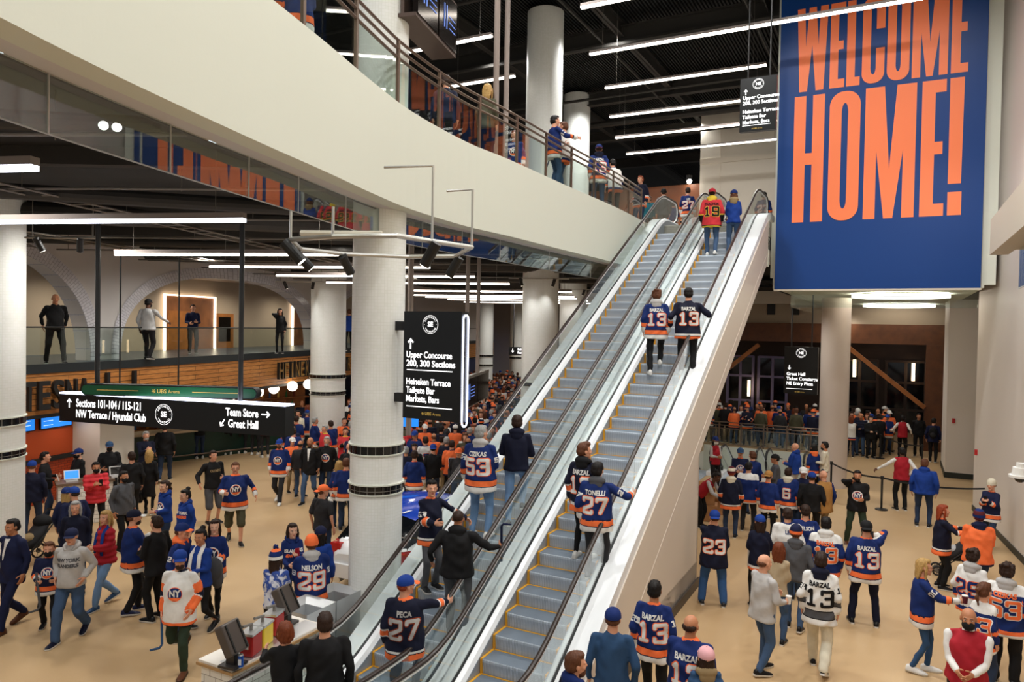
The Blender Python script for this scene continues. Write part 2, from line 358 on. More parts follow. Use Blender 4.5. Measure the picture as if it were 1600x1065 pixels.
# beams and pipes of the high ceiling
for i in range(6):
    b = MB(); u = 12 + i * 6.5; b.ubox(u - .15, u + .15, -30, 20, 15.3, 15.36); b.ubox(u - .15, u + .15, -30, 20, 15.85, 15.9); b.ubox(u - .02, u + .02, -30, 20, 15.3, 15.9)
    struct('trim_ceiling_beam_%d' % (i + 1), b, DARKB)
for i in range(5):
    b = MB(); v = -14 + i * 5; b.ubox(4, 60 if v < -4 else 22.3, v - .12, v + .12, 15.5, 15.55); b.ubox(4, 60, v - .12, v + .12, 15.95, 16.0); b.ubox(4, 60, v - .02, v + .02, 15.5, 16)
    struct('trim_ceiling_girder_%d' % (i + 1), b, DARKB)
for u, z, rr in ((19, 14.9, .05), (24.5, 15.1, .09), (29, 14.8, .06), (33.5, 15, .16), (35, 14.6, .06)):
    b = MB(); b.tube([uv(u, -22, z), uv(u, -3.5 if u > 22 else 2.2, z)], rr, 8)
    tag(b.build('sprinkler_pipe', DARKB), 'dark sprinkler pipe %s under the black high ceiling' % {19: 'nearest the camera', 24.5: 'second from the front', 29: 'third from the front', 33.5: 'thickest, fourth from the front', 35: 'farthest back'}[u], 'pipe', 'pipes under the high ceiling')
for v in (-9.5, -4.4):
    b = MB(); b.tube([uv(6, v, 15.2), uv(35.5, v, 15.2)], .04, 6); tag(b.build('conduit', DARKB), 'thin dark conduit running away under the high ceiling, %s one' % ('left' if v < -5 else 'right'), 'pipe')
# columns
def column(px, Y, D, top, m, label, rings=True, py=600, z0=0, name='column'):
    p = onY(px, py, Y); r = empty(name, (p.x, p.y, z0), label=label, cat='column', group='round tiled columns')
    b = MB(); b.cyl((0, 0), D / 2, 0, top - z0, 64); o = b.build('shaft', m, r); smooth_by_angle(o)
    if rings:
        for z in (3.09, 2.47):
            b = MB(); b.cyl((0, 0), D / 2 + .012, z, z + .13, 64); o = b.build('band', RINGT, r); smooth_by_angle(o)
            b = MB(); b.cyl((0, 0), D / 2 + .03, z - .02, z, 64); b.cyl((0, 0), D / 2 + .03, z + .13, z + .15, 64); o = b.build('band_edge', WHITE, r); smooth_by_angle(o)
    return r
column(590, 11.68, .835, 15.9, COLT, 'slim white tiled column carrying the lit wayfinding panel, in front')
column(-21, 13.9, 1.25, 7.5, COLT2, 'big white tiled column cut by the left edge of the picture')
column(512, 27.2, 1.27, 7.5, COLT2, 'white column left of the centre, beside the bar lettering')
column(842, 25.3, 1.25, 15.9, COLT2, 'tall white column rising behind the balcony rail, left of the escalators')
column(893, 34.2, 1.25, 15.9, COLT2, 'second white column behind the balcony rail, shorter and farther')
column(757, 48, 1.05, 7.5, COLT2, 'far white column behind the twin monitors')
column(655, 49, 1.0, 7.5, COLT2, 'far white column just right of the slim front column')
column(806, 60, 1.1, 7.5, COLT2, 'farthest white column in the concourse')
column(1304, 24.2, .9, 6.25, mat('plain_column_paint', '#cdbfb3', .5), 'plain pinkish-white column under the big blue banner', rings=False)
# ---- right side: banner slab, piers, right balcony
b = MB(); b.ubox(22.6, 37.2, -3.3, 1.95, 6.35, 6.43); struct('ceiling_banner_soffit', b, WHITE)
b = MB(); b.ubox(22.6, 22.75, -3.3, 2.2, 6.43, 16.1); struct('wall_banner', b, WHITE)
b = MB(); b.ubox(22.9, 37, -3.3, -3.2, 6.35, ZU + .02); struct('wall_slab_edge', b, DARKC)
q = [onz(1552, 390, ZF), onz(1600, 347, ZF)]
b = MB(); b.ubox(-8, 19.3, 1.75, 2.1, ZF, 7.68); struct('wall_right_fascia', b, CREAM)
b = MB(); b.ubox(-8, 22.6, 2.9, 3.1, 7.5, 16.1); struct('wall_right_upper', b, mat('right_wall_paint', '#d6d0c0', .55))
b = MB(); b.ubox(-8, 19.3, 1.8, 2.88, 7.6, 7.69); struct('floor_right_ledge', b, CREAM)
b = MB(); b.ubox(-8, 19.3, 2.1, 9, 7.0, 7.1); struct('ceiling_right_bay', b, CREAM)
r = empty('smoke_curtain', (0, 0, 0), label='frameless glass curtain under the right-hand white fascia', cat='glass screen')
b = MB(); b.ubox(6, 18.9, 2.25, 2.27, 6.15, ZF + .2); b.build('glass_pane', GLASSS, r)
b = MB(); b.ubox(6, 18.9, 2.24, 2.28, 6.13, 6.15); b.build('edge_trim', SILVER, r)
# big right pier (face runs along the building axis) and the one behind it
PIER = mat('pier_paint', '#dbd3ca', .55)
b = MB(); b.prism([tuple(uv(*q)[:2]) for q in ((19.3, 2.68), (25.1, 2.05), (25.1, 6.5), (19.3, 6.5))], 0, 16.1); struct('wall_right_pier', b, PIER)
b = MB(); b.ubox(4, 19.3, 2.75, 6.5, 0, 7.0); struct('wall_right', b, PIER)
b = MB(); b.ubox(4, 19.3, 2.73, 2.75, 0, .16); b.prism([tuple(uv(*q)[:2]) for q in ((19.28, 2.66), (25.12, 2.03), (25.12, 2.06), (19.28, 2.69))], 0, .16); struct('baseboard_right', b, mat('dark_green_baseboard', '#20261f', .5))
b = MB(); b.ubox(30.3, 33.0, 1.6, 6.5, 0, 6.35); struct('wall_back_pier', b, PIER)
b = MB(); b.ubox(30.28, 30.3, 1.58, 6.5, 0, .2); b.ubox(30.28, 33.0, 1.58, 1.6, 0, .2); struct('baseboard_back_pier', b, mat('dark_green_baseboard', '#20261f', .5))
# glass curtain round the banner soffit
r = empty('smoke_curtain', (0, 0, 0), label='glass curtain hanging below the soffit under the blue banner', cat='glass screen')
for a in ((23.6, 23.62, -2.9, 1.9), (23.6, 36, -2.92, -2.9)):
    b = MB(); b.ubox(*a, 5.85, 6.35); b.build('glass_pane', GLASS, r)
for k, py_ in enumerate((465, 479.5)):
    p = onz(1406 - 2 * k, py_, 6.23); b = MB(); n = 48
    for k2 in range(n):
        a0, a1 = 2 * math.pi * k2 / n, 2 * math.pi * (k2 + 1) / n
        b.add([(r_ * math.cos(a_), r_ * math.sin(a_), z_) for z_ in (0, .07) for r_ in (1.22, 1.36) for a_ in (a0, a1)], [(0, 1, 3, 2), (4, 6, 7, 5), (0, 4, 5, 1), (2, 3, 7, 6)])
    rr = empty('ring_light', p, label='large white ring lamp under the banner soffit, the %s of two' % ('nearer' if k == 0 else 'farther'), cat='ceiling light', group='ring lamps'); b.build('lit_ring', mat('ring_lamp_glow', '#fff6ea', .4, emit=8), rr)
    b = MB()
    for a in (0, 2.1, 4.2): b.tube([(1.29 * math.cos(a), 1.29 * math.sin(a), .07), (1.29 * math.cos(a), 1.29 * math.sin(a), .12)], .008, 5)
    b.build('hanger', SILVER, rr)
# ---- far right: grey bulkhead, dark wood portal and glazing behind
b = MB(); b.ubox(36.9, 37.2, -16, 8, 5.51, 7.0); struct('wall_bulkhead', b, mat('bulkhead_grey', '#a3937f', .6))
b = MB(); b.ubox(33, 37, -16, -3.3, 7.0, 7.1); struct('ceiling_bulkhead', b, DARKC)
for v in (-6.95, -5.6, -4.5): b = MB(); b.ubox(36.8, 36.9, v, v + .35, 5.9, 6.6); tag(b.build('wall_vent', BLACK), 'black wall vent on the grey bulkhead, %s' % {-6.95: 'left', -5.6: 'middle', -4.5: 'right'}[v], 'vent', 'vents on the bulkhead')
b = MB(); b.ubox(36.7, 37.1, -16, 8, 4.63, 5.51); struct('trim_portal_beam', b, WOODD)
b = MB(); b.ubox(36.6, 37.2, 1.1, 2.6, 0, 4.63); struct('trim_portal_jamb_right', b, WOODD)
b = MB(); b.ubox(36.6, 37.2, -11, -9.6, 0, 4.63); struct('trim_portal_jamb_left', b, WOODD)
def brace(v0, z0, v1, z1, name, lab):
    a = Vector((v0, z0)); c = Vector((v1, z1)); t = (c - a).normalized(); n = Vector((-t.y, t.x)) * .14
    b = MB(); vs = [uv(u, (p + s * n * .65).x, (p + s * n * .65).y) for u in (36.4, 36.65) for p in (a, c) for s in (-1, 1)]
    b.add(vs, [(0, 1, 3, 2), (4, 6, 7, 5), (0, 4, 5, 1), (2, 3, 7, 6), (0, 2, 6, 4), (1, 5, 7, 3)]); tag(b.build(name, WOODM), lab, 'beam')
brace(-2.0, 4.45, 1.1, 1.9, 'timber_brace', 'amber diagonal timber brace at the right of the dark portal')
brace(-5.9, 4.45, -9.6, 1.3, 'timber_brace', 'amber diagonal timber brace beside the escalator cladding')
b = MB(); b.ubox(43, 43.2, -18, 8, 0, 7); struct('wall_far_entrance', b, mat('far_dark_wood', '#33221a', .5, vary=.2, scale=1))
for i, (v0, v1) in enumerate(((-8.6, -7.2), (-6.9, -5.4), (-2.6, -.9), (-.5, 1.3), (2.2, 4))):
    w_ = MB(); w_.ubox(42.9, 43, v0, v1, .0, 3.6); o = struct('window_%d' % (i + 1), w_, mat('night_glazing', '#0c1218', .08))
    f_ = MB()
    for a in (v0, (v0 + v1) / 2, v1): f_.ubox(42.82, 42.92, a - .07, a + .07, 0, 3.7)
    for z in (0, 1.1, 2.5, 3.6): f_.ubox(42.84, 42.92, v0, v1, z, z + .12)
    f_.build('window_frame', mat('entrance_frame_paint', '#8d88b8' if i < 2 else '#3a2b24', .5), o)  # left two frames lavender, the others dark brown
for i, (px, py) in enumerate(((1170, 606), (1335, 575), (1427, 581))):
    p = onu(px, py, 42.3); rr = empty('wall_sconce', p, label='glowing warm tube sconce on the dark far wall, %s' % ('left by the escalator', 'beside the plain column', 'behind the diagonal brace')[i], cat='wall light', group='far wall sconces')
    b = MB(); b.cyl((0, 0), .075, -.45, .45, 12); b.build('lit_tube', mat('sconce_glow', '#ffd9a8', .4, emit=6), rr); b = MB(); b.cyl((0, 0), .09, .45, .5, 12); b.cyl((0, 0), .09, -.5, -.45, 12); b.build('bracket', BLACK, rr)
# upper back: white wall block, warm lit room
b = MB(); p0 = onu(1093, 300, 36); p1 = onu(1235, 300, 36); va, vb = uvof(p0)[1], uvof(p1)[1]
b.ubox(36, 36.4, va, vb + 6, 6.4, 16.1); struct('wall_upper_back', b, mat('upper_back_paint', '#cfc8ba', .5))
b = MB(); b.ubox(35.98, 36, va + .95, va + 1.0, ZU, 16.1); b.ubox(35.95, 36, va, vb + 3, 13.2, 13.45); struct('trim_upper_back', b, CREAM)
b = MB(); b.ubox(36.1, 36.3, -20, va, ZU, 12.3); struct('wall_upper_amber', b, mat('amber_lit_wall', '#74401d', .5, vary=.2, scale=1))
[lamp('amber_room_light', uv(34.6, v_, 12.2), 200, (1, .75, .5)) for v_ in (-15, -12, -9.5)]
p = onu(1077, 283, 35.75); rr = empty('spotlight', p, label='bright bare spotlight glowing at the back of the upper concourse', cat='spotlight'); b = MB(); b.ell((0, 0, 0), .12, .12, .12); b.build('lit_lens', mat('spot_glow', '#fff8ee', .3, emit=40), rr); b = MB(); b.cyl((0, .05), .14, 0, .3, 12); b.build('housing', BLACK, rr)
# ---- left: terrace
E = catmull([(-16.2, 8, 0), (-14.0, 12.5, 0), (-12.75, 15.5, 0), (-11.9, 17.9, 0), (-10.8, 21.6, 0), (-9.75, 25.6, 0), (-7.5, 35, 0), (-5.0, 47, 0), (-1.5, 62, 0)], 6)
far = [(-30, 62), (-40, 8)]
b = MB(); b.prism([(p.x, p.y) for p in offs(E, .08)] + far, 3.48, ZM); struct('floor_terrace', b, mat('terrace_floor', '#39424f', .3))
b = MB(); b.ribbon(E, 3.73, 3.96, .08); struct('trim_terrace_edge', b, mat('dark_edge_steel', '#22282b', .4))
b = MB(); b.ribbon(offs(E, .03), 2.68, 3.73, .08); struct('wall_terrace_cladding', b, PLANK)
b = MB(); b.ribbon(E, 2.6, 2.69, .12); struct('trim_cladding_base', b, BLACK)
r = empty('terrace_railing', (0, 0, 0), label='frameless glass railing with thin dark cap along the left terrace', cat='railing')
for i in range(0, len(E) - 4, 3):
    b = MB(); b.ribbon(offs(E, .12)[i:i + 4], ZM, 4.87, .015); b.build('glass_pane', GLASS, r)
b = MB(); b.tube([p + Vector((0, 0, 4.89)) for p in offs(E, .12)], .022, 6); b.build('cap_rail', BLACK, r)
# arch wall
AO = Vector((-12.85, 17.9, 0)); AD = Vector((.249, .968, 0)).normalized(); AN = Vector((AD.y, -AD.x, 0))
def ap(s, z, d=0): q = AO + AD * s + AN * d; return (q.x, q.y, z)
ARCH = [(-.55, 3.65, 3.0, 2.3), (9.9, 5.7, 2.75, 2.6), (21.5, 4.5, 2.8, 2.4)]
def arch_pts(c, hw, h, e, n=40, grow=0):
    P = []
    for k in range(n + 1):
        a = math.pi * (1 - k / n); x = math.cos(a); y = math.sin(a)
        P.append((c + (hw + grow) * math.copysign(abs(x) ** (2 / e), x), ZM + (h + grow) * abs(y) ** (2 / e)))
    return P
b = MB(); S0, S1 = -8, 45
prev = [(S0, 7.5), (S0, ZM)]
outl = [(S0, ZM)]
for a in ARCH: outl += arch_pts(*a)
outl += [(S1, ZM), (S1, 7.5), (S0, 7.5)]
n = len(outl)
b.add([ap(s, z, 0) for s, z in outl] + [ap(s, z, -.5) for s, z in outl], [tuple(range(n)), tuple(range(2 * n - 1, n - 1, -1))] + [(k, n + k, n + (k + 1) % n, (k + 1) % n) for k in range(n)])
struct('wall_arcades', b, mat('arcade_paint', '#d3cdca', .5))
for i, a in enumerate(ARCH):
    A = arch_pts(*a, n=60); B_ = arch_pts(*a, n=60, grow=.36); b = MB()
    for k in range(60):
        L0 = k * .16
        vs = [ap(*A[k], .03), ap(*A[k + 1], .03), ap(*B_[k + 1], .03), ap(*B_[k], .03), ap(*A[k], -.52), ap(*A[k + 1], -.52)]
        o_ = len(b.v); b.add(vs, [(0, 1, 2, 3), (0, 4, 5, 1)])
        for j, q in enumerate(((L0, 0), (L0 + .16, 0), (L0 + .16, .36), (L0, .36), (L0, -.5), (L0 + .16, -.5))): b.uv[o_ + j] = (q[1], q[0])
    struct('trim_arch_tiles_%d' % (i + 1), b, pattern('glazed_arch_tile_%d' % i, '#dedbe0', '#d6d3da', '#aaa7ac', .2, .08, .006, rough=.12))
b = MB(); b.add([ap(-8, ZM, -3.6), ap(45, ZM, -3.6), ap(45, 7.4, -3.6), ap(-8, 7.4, -3.6)], [(0, 1, 2, 3)]); struct('wall_terrace_back', b, mat('terrace_back_paint', '#b7a791', .55))
b = MB(); b.add([ap(-8, 6.85, -3.6), ap(45, 6.85, -3.6), ap(45, 6.85, -.5), ap(-8, 6.85, -.5)], [(0, 3, 2, 1)]); struct('ceiling_terrace', b, mat('terrace_ceiling_paint', '#a08d78', .6))
for s in (-2, 1, 5, 8, 11, 14, 18, 23, 29): lamp('terrace_downlight', ap(s, 6.7, -2), 210, (1, .9, .76), .06)
PANEL = mat('walnut_panelling', '#8f5a34', .45, vary=.3, scale=2)
def sback(px): k = (px - 800) / 1140; O = AO - AN * 3.55; return (k * O.y - O.x) / (AD.x - k * AD.y)
for i, (pa, pb) in enumerate(((256, 332), (456, 487))):
    sa, sb = sback(pa), sback(pb)
    b = MB()
    def wb(s0, s1, z0, z1, d0, d1): return b.add([ap(s, z, d) for z in (z0, z1) for d in (d0, d1) for s in (s0, s1)], [(0, 2, 3, 1), (4, 5, 7, 6), (0, 1, 5, 4), (2, 6, 7, 3), (0, 4, 6, 2), (1, 3, 7, 5)])
    wb(sa, sb, ZM, 6.1, -3.6, -3.5); o = struct('wall_walnut_bay_%d' % (i + 1), b, PANEL)
    b = MB(); wb(sa - .06, sa, ZM, 6.15, -3.55, -3.45); wb(sb, sb + .1, ZM, 6.15, -3.55, -3.45); wb(sa, sb, 6.1, 6.15, -3.55, -3.45)
    rr = tag(b.build('strip_light', mat('warm_strip_glow', '#ffe9cf', .4, emit=4)), 'warm white strip light framing the %s walnut doorway on the terrace' % ('larger left' if i == 0 else 'smaller right'), 'strip light')
    if i == 0:
        b = MB(); wb(sa + .15, sa + 1.4, ZM, 5.5, -3.5, -3.46); struct('door_1', b, mat('door_wood', '#a5672f', .45, vary=.2, scale=3))
        b = MB(); wb(sa + 3.0, sa + 4.3, ZM, 5.45, -3.5, -3.46); d = struct('door_2', b, mat('door_wood', '#a5672f', .45, vary=.2, scale=3))
        b = MB(); wb(sa + 3.25, sa + 4.05, ZM + .3, 5.3, -3.46, -3.44); b.build('door_glass', mat('dark_pane', '#15110e', .1), d)
# below the terrace: concession with orange wall, pillar, bar
def cp(s, z, d=0): return ap(s, z, d + .3)
b = MB(); wb = lambda s0, s1, z0, z1, d0, d1: b.add([ap(s, z, d) for z in (z0, z1) for d in (d0, d1) for s in (s0, s1)], [(0, 2, 3, 1), (4, 5, 7, 6), (0, 1, 5, 4), (2, 6, 7, 3), (0, 4, 6, 2), (1, 3, 7, 5)])
wb(-9, 3.1, 1.25, 3.4, -.75, -.6); struct('wall_concession', b, mat('orange_paint', '#b84a1c', .5))
b = MB(); P_ = [Vector(ap(s, 0, -.58)) for s in (-9, 3.1)]; b.ribbon(P_, 0, 1.15, .1); struct('wall_concession_brick', b, ORANGEB)
b = MB(); wb(-9, 3.1, 1.15, 1.27, -.7, -.5); struct('trim_concession', b, BLACK)
b = MB(); wb(3.1, 4.4, 0, 2.66, -.9, .35); struct('wall_pillar', b, mat('pillar_tile', '#d5cfc4', .4))
b = MB(); wb(4.4, 45, 0, 3.4, -7, -6.9); struct('wall_bar_back', b, mat('bar_back_paint', '#4b3a2c', .6, vary=.3, scale=1.5))
for i, (pa, pb, ya, yb) in enumerate(((73, 115, 650, 674), (121, 164, 652, 678))):
    s0 = .75 + i * 1.2 - .0; b = MB(); wb(s0, s0 + 1.05, 2.05, 2.62, -.58, -.52); rr = tag(b.build('menu_screen', mat('screen_bezel', '#101418', .3)), 'bright blue menu screen on the orange wall, %s of the two' % ('left' if i == 0 else 'right'), 'screen', 'menu screens')
    b = MB(); wb(s0 + .03, s0 + 1.02, 2.08, 2.6, -.52, -.515); g = b.build('lit_display', mat('menu_blue_glow', '#1f78d8', .3, emit=1.2), rr)
    b = MB()
    for j in range(7): wb(s0 + .1 + .5 * (j % 2), s0 + .1 + .5 * (j % 2) + .3, 2.15 + .06 * j, 2.165 + .06 * j, -.515, -.512)
    b.build('menu_lines', mat('menu_line_glow', '#bfe0ff', .3, emit=1.2), g)
[lamp('concession_downlight', ap(s_, 2.5, .1), 30, (1, .85, .7), .05) for s_ in (-1, 1, 2.5)]
[lamp('bar_downlight', ap(s_, 3.2, -4), 70, (1, .82, .6), .06) for s_ in (6, 9, 12, 15)]
# the bar: dark green front, light top, bottles, globes
BA, BB = Vector((-13.6, 25.0, 0)), Vector((-7.6, 31.2, 0)); BD = (BB - BA).normalized(); BL = (BB - BA).length
rr = empty('bar_counter', BA, math.atan2(BD.y, BD.x), 'long dark green panelled bar counter with a pale top', 'bar counter')
b = MB(); b.box(0, BL, 0, .6, 0, 1.02); b.build('front', mat('dark_green_panel', '#12332a', .4), rr)
b = MB(); b.box(-.1, BL + .1, -.15, .7, 1.02, 1.1); b.build('countertop', mat('pale_stone', '#c8b69a', .3), rr)
b = MB(); b.tube([(0, -.2, .2), (BL, -.2, .2)], .03, 6); b.build('foot_rail', BRONZE, rr)
rr = empty('bottle_shelf', BA + Vector((-BD.y, BD.x, 0)) * 2.0, math.atan2(BD.y, BD.x), 'lit back bar shelving beneath the terrace', 'shelf')
b = MB(); [b.box(0, BL, 0, .35, z, z + .05) for z in (.9, 1.35, 1.8, 2.3)]; b.box(0, BL, .35, .4, 0, 2.4); b.build('shelf_frame', WOODM, rr)
rs = random.Random(3); bt = MB(); bt.cyl((0, 0), .045, 0, .2, 10); bt.cyl((0, 0), .045, .2, .25, 10, r2=.016); bt.cyl((0, 0), .016, .25, .33, 8)
BM = [bt.mesh('bottle', mat('bottle_' + c, '#' + c, .15)) for c in ('c98a3a', '2f6b3a', 'd8d4c0', '6b2418', '3a5a8a', 'e0b860')]
LAB = ['amber', 'green', 'clear', 'dark red', 'blue', 'golden']
for z, nm in ((.95, 'lowest'), (1.4, 'second'), (1.85, 'third')):
    for k in range(22):
        i = rs.randrange(6); p = BA + Vector((-BD.y, BD.x, 0)) * 2.12 + BD * (.3 + k * .36 + rs.random() * .1)
        o = link('bottle', BM[i], None, '%s glass bottle on the %s shelf behind the bar' % (LAB[i], nm), 'bottle', '%s bottles on the %s back bar shelf' % (LAB[i], nm)); o.location = (p.x, p.y, z)
gm = MB(); gm.ell((0, 0, 0), .2, .2, .2, 20, 12); GM = gm.mesh('globe', mat('globe_glow', '#fff2dc', .4, emit=5), True)
cm = MB(); cm.tube([(0, 0, .2), (0, 0, 1.1)], .012, 5); CM = cm.mesh('cord', BLACK)
for i, (px, py) in enumerate(((404, 612), (428, 607), (457, 603), (482, 600), (366, 616))):
    p = onY(px, py, 28.5 + i * .3); rr = empty('globe_pendant', p, label='round white globe pendant over the bar, %s' % ('second from the left', 'third from the left', 'second from the right', 'rightmost', 'leftmost')[i], cat='pendant lamp', group='globe pendants'); link('globe', GM, rr); link('cord', CM, rr)
# lettering on the planks
def on_path(path, s):
    for i in range(len(path) - 1):
        d = (path[i + 1] - path[i]).length
        if s <= d: return path[i] + (path[i + 1] - path[i]) * (s / d), (path[i + 1] - path[i]).normalized()
        s -= d
def path_s(path, px):     # distance along a plan path where the view ray through column px crosses it
    s = 0; k = (px - 800) / 1140.
    for i in range(len(path) - 1):
        a, c = path[i], path[i + 1]; fa, fb = a.x - k * a.y, c.x - k * c.y; d = (c - a).length
        if fa <= 0 <= fb or fb <= 0 <= fa: return s + d * (fa / (fa - fb))
        s += d
def planks_text(txt, pa, pb, h, z, label, m, dark=False):
    sa, sb = path_s(E, pa), path_s(E, pb); b = MB(); b2 = MB(); W_ = (sb - sa) / len(txt)
    for i, ch in enumerate(txt):
        if ch == ' ': continue
        p, t = on_path(E, sa + W_ * (i + .5)); M = frame((p.x, p.y, 0), t)
        v, f = text_mesh(ch, h / .72, .02 * h, 'CENTER', 1, .05); xs = [q[0] for q in v]; k = W_ * .82 / max(.01, max(xs) - min(xs)); k = min(k, 1.25); mx = (max(xs) + min(xs)) / 2
        b.add([M @ Vector(((q[0] - mx) * k, -.12 + q[1], z + q[2])) for q in v], f)
        if not dark:
            v2, f2 = text_mesh(ch, h / .72, .0, 'CENTER', 1, 0)
            b2.add([M @ Vector(((q[0] - mx) * k * .92, -.175, z + q[2] * .92)) for q in v2], f2)
    o = tag(b.build('sign_lettering', m), label, 'sign')
    if not dark: b2.build('letter_face', mat('bronze_letter_face', '#8d6a35', .4), o)
planks_text('HEINEKEN', 430, 494, .66, 3.2, 'bronze and black lettering on the plank cladding left of the white column', BLACK)
planks_text('R BAR', 538, 566, .66, 3.2, 'bronze and black lettering on the planks right of the white column', BLACK)
planks_text('TESNA', 28, 136, .72, 3.15, 'tall black letters on the planks behind the green capsule sign', BLACK, True)
b = MB()
for px in (166, 208):
    p, t = on_path(E, path_s(E, px)); M = frame((p.x, p.y, 0), t); b.box(-.05, .05, -.1, 0, 2.5, 3.65, M=M)
struct('trim_cladding_posts', b, BLACK)
# lower ceiling clutter: ducts, pipes and cable trays
for i, (a, c, rr_, z, nm) in enumerate((((-14, 9), (-2, 12.5), .12, 7.0, 'nearest'), ((-16, 13), (-1, 15.5), .2, 7.15, 'second'), ((-15, 18), (0, 20), .1, 7.1, 'third'), ((-12, 23), (2, 25), .22, 7.2, 'fourth'), ((-10, 30), (4, 31), .12, 7.1, 'fifth'), ((-12, 6.5), (-3.6, 7.5), .1, 7.1, 'very front'))):
    b = MB(); b.tube([(a[0], a[1], z), (c[0], c[1], z)], rr_, 12); tag(b.build('ceiling_duct', DARKB), 'dark round duct across the black concourse ceiling, %s' % nm, 'duct', 'ducts under the concourse ceiling')
for i, (x0, y0, x1, y1, nm) in enumerate(((-12, 8, -7, 34, 'left'), (-8, 5, -4, 30, 'middle'), (-10, 12, -13, 20, 'short'))):
    b = MB(); a = Vector((x0, y0, 6.95)); c = Vector((x1, y1, 6.95)); t = (c - a).normalized(); s = Vector((t.y, -t.x, 0)) * .2
    b.tube([a + s, c + s], .02, 4); b.tube([a - s, c - s], .02, 4); L_ = (c - a).length
    for k in range(int(L_ / .4)): q = a + t * (k * .4); b.tube([q + s, q - s], .012, 4)
    tag(b.build('cable_tray', PIPE), 'grey ladder cable tray under the concourse ceiling, the %s one' % nm, 'cable tray')
for i in range(9):
    y = 7.5 + i * 2.9; x1 = min((abs(p.y - y), p.x) for p in C)[1] - .8 if y < 21 else 4; b = MB(); b.tube([(-14, y + .8, 6.98), (x1 - 3, y, 6.98), (x1, y - .2, 6.98)], .022, 6)
    for k in [q for q in range(5) if -12 + q * 2.4 < x1 - .5]: b.tube([(-12 + k * 2.4, y + .6 - k * .15, 6.98), (-12 + k * 2.4, y + .6 - k * .15, 7.5)], .008, 4)
    tag(b.build('conduit', PIPE), 'thin grey conduit on hangers under the concourse ceiling, %s from the camera' % ['first', 'second', 'third', 'fourth', 'fifth', 'sixth', 'seventh', 'eighth', 'ninth'][i], 'conduit', 'conduits under the concourse ceiling')
for i in range(7):
    b = MB(); y = 6 + i * 4.2; cx = min((abs(p.y - y), p.x) for p in C)[1] - .7; b.box(-16, cx if y < 21 else 6, y - .1, y + .1, 7.25, 7.5); struct('trim_lower_beam_%d' % (i + 1), b, DARKB)
# ---- linear lights
def tube_light(a, c, label, group, glow, hang=True, w=.05, h=.07, top=None):
    a = Vector(a); c = Vector(c); L_ = (c - a).length; rr = empty('linear_light', a, math.atan2(c.y - a.y, c.x - a.x), label, 'ceiling light', group)
    b = MB(); b.box(0, L_, -w / 2, w / 2, -.02, .0); b.box(0, L_, -w / 2, w / 2, -.045, -.02); b.build('lit_tube', glow, rr)
    b = MB(); b.box(0, L_, -w / 2 - .01, w / 2 + .01, 0, h); b.build('housing', mat('light_housing', '#8c817c', .5), rr)
    b = MB(); [b.tube([(x, 0, h), (x, 0, (top or a.z + 1) - a.z)], .006, 4) for x in (.4, L_ - .4)]; b.build('suspension_wire', PIPE, rr)
WD = Vector((math.cos(R(9.8)), -math.sin(R(9.8)), 0))
NTH = ['first', 'second', 'third', 'fourth', 'fifth', 'sixth', 'seventh', 'eighth', 'ninth', 'tenth', 'eleventh', 'twelfth', 'thirteenth']
for i, (px, py, right, L_) in enumerate(((55, 258, True, 3), (382, 341, True, 5.6), (180, 395.5, False, 4.7), (328, 415, False, 5.4), (432, 429, False, 5.6), (510, 440, False, 5.9), (647, 453, False, 6), (647, 460, False, 7), (665, 463, False, 7), (700, 467, False, 7), (725, 471, False, 7))):
    p = onz(px, py, 6.43)
    a, c = (p - WD * L_, p) if right else (p, p + WD * L_)
    tube_light(a, c, 'long lit tube light under the left concourse ceiling, the %s back from the camera' % NTH[i], 'tube lights of the lower concourse', LEDC if i < 2 else LEDW, w=.085 if i < 2 else .055, top=7.3)
for i, (xa, ya, xb) in enumerate(((908, 11, 1110), (922, 84, 1440), (946, 137, 1197), (953, 182, 1200), (962, 215, 1216), (979, 240, 1225))):
    p = onz(xa, ya, 13.5); q = onu(xb, ya - 20, uvof(p)[0]); L_ = uvof(q)[1] - uvof(p)[1]
    tube_light(p, p + VD * L_, 'long lit tube light high over the escalators, the %s back from the camera' % NTH[i], 'tube lights of the high ceiling', LEDW, w=.11, top=16.12)
for i, (xa, ya, xb) in enumerate(((640, 80, 768), (700, 135, 804), (560, 5, 640))):
    p = onz(xa, ya, 13.5); q = onu(xb, ya, uvof(p)[0]); tube_light(p, p + VD * (uvof(q)[1] - uvof(p)[1]), 'lit tube light above the upper balcony, %s' % ('behind the hanging screens', 'farther, over the railing', 'nearest, left of the column')[i], 'tube lights of the high ceiling', LEDW, w=.11, top=16.12)
# ---- upper balcony railing
rail = empty('balcony_railing', (0, 0, 0), label='bronze post and rail balustrade with glass along the curved white balcony', cat='railing')
RP = offs(C, .12); i = 0; cum = [0]
for k in range(1, len(RP)): cum.append(cum[-1] + (RP[k] - RP[k - 1]).length)
s = 5.0; tot = cum[-1]; posts = []
colp = onY(590, 600, 11.68)
while s < tot + .01:
    p, t = on_path(RP, min(s, tot - .001)); posts.append((s, p, t)); s += (tot - 5.0) / 19
for s_, p, t in posts:
    b = MB(); M = frame((p.x, p.y, ZU), t); b.box(-.03, .03, -.02, .02, -.15, 1.07, M=M); b.build('post', BRONZE, rail)
def sub(path, a, c):
    out = [on_path(path, a)[0]]
    acc = 0
    for k in range(1, len(path)):
        acc += (path[k] - path[k - 1]).length
        if a < acc < c: out.append(path[k])
    return out + [on_path(path, min(c, tot - .001))[0]]
def clear(p): return (Vector((p.x, p.y, 0)) - Vector((colp.x, colp.y, 0))).length > .62
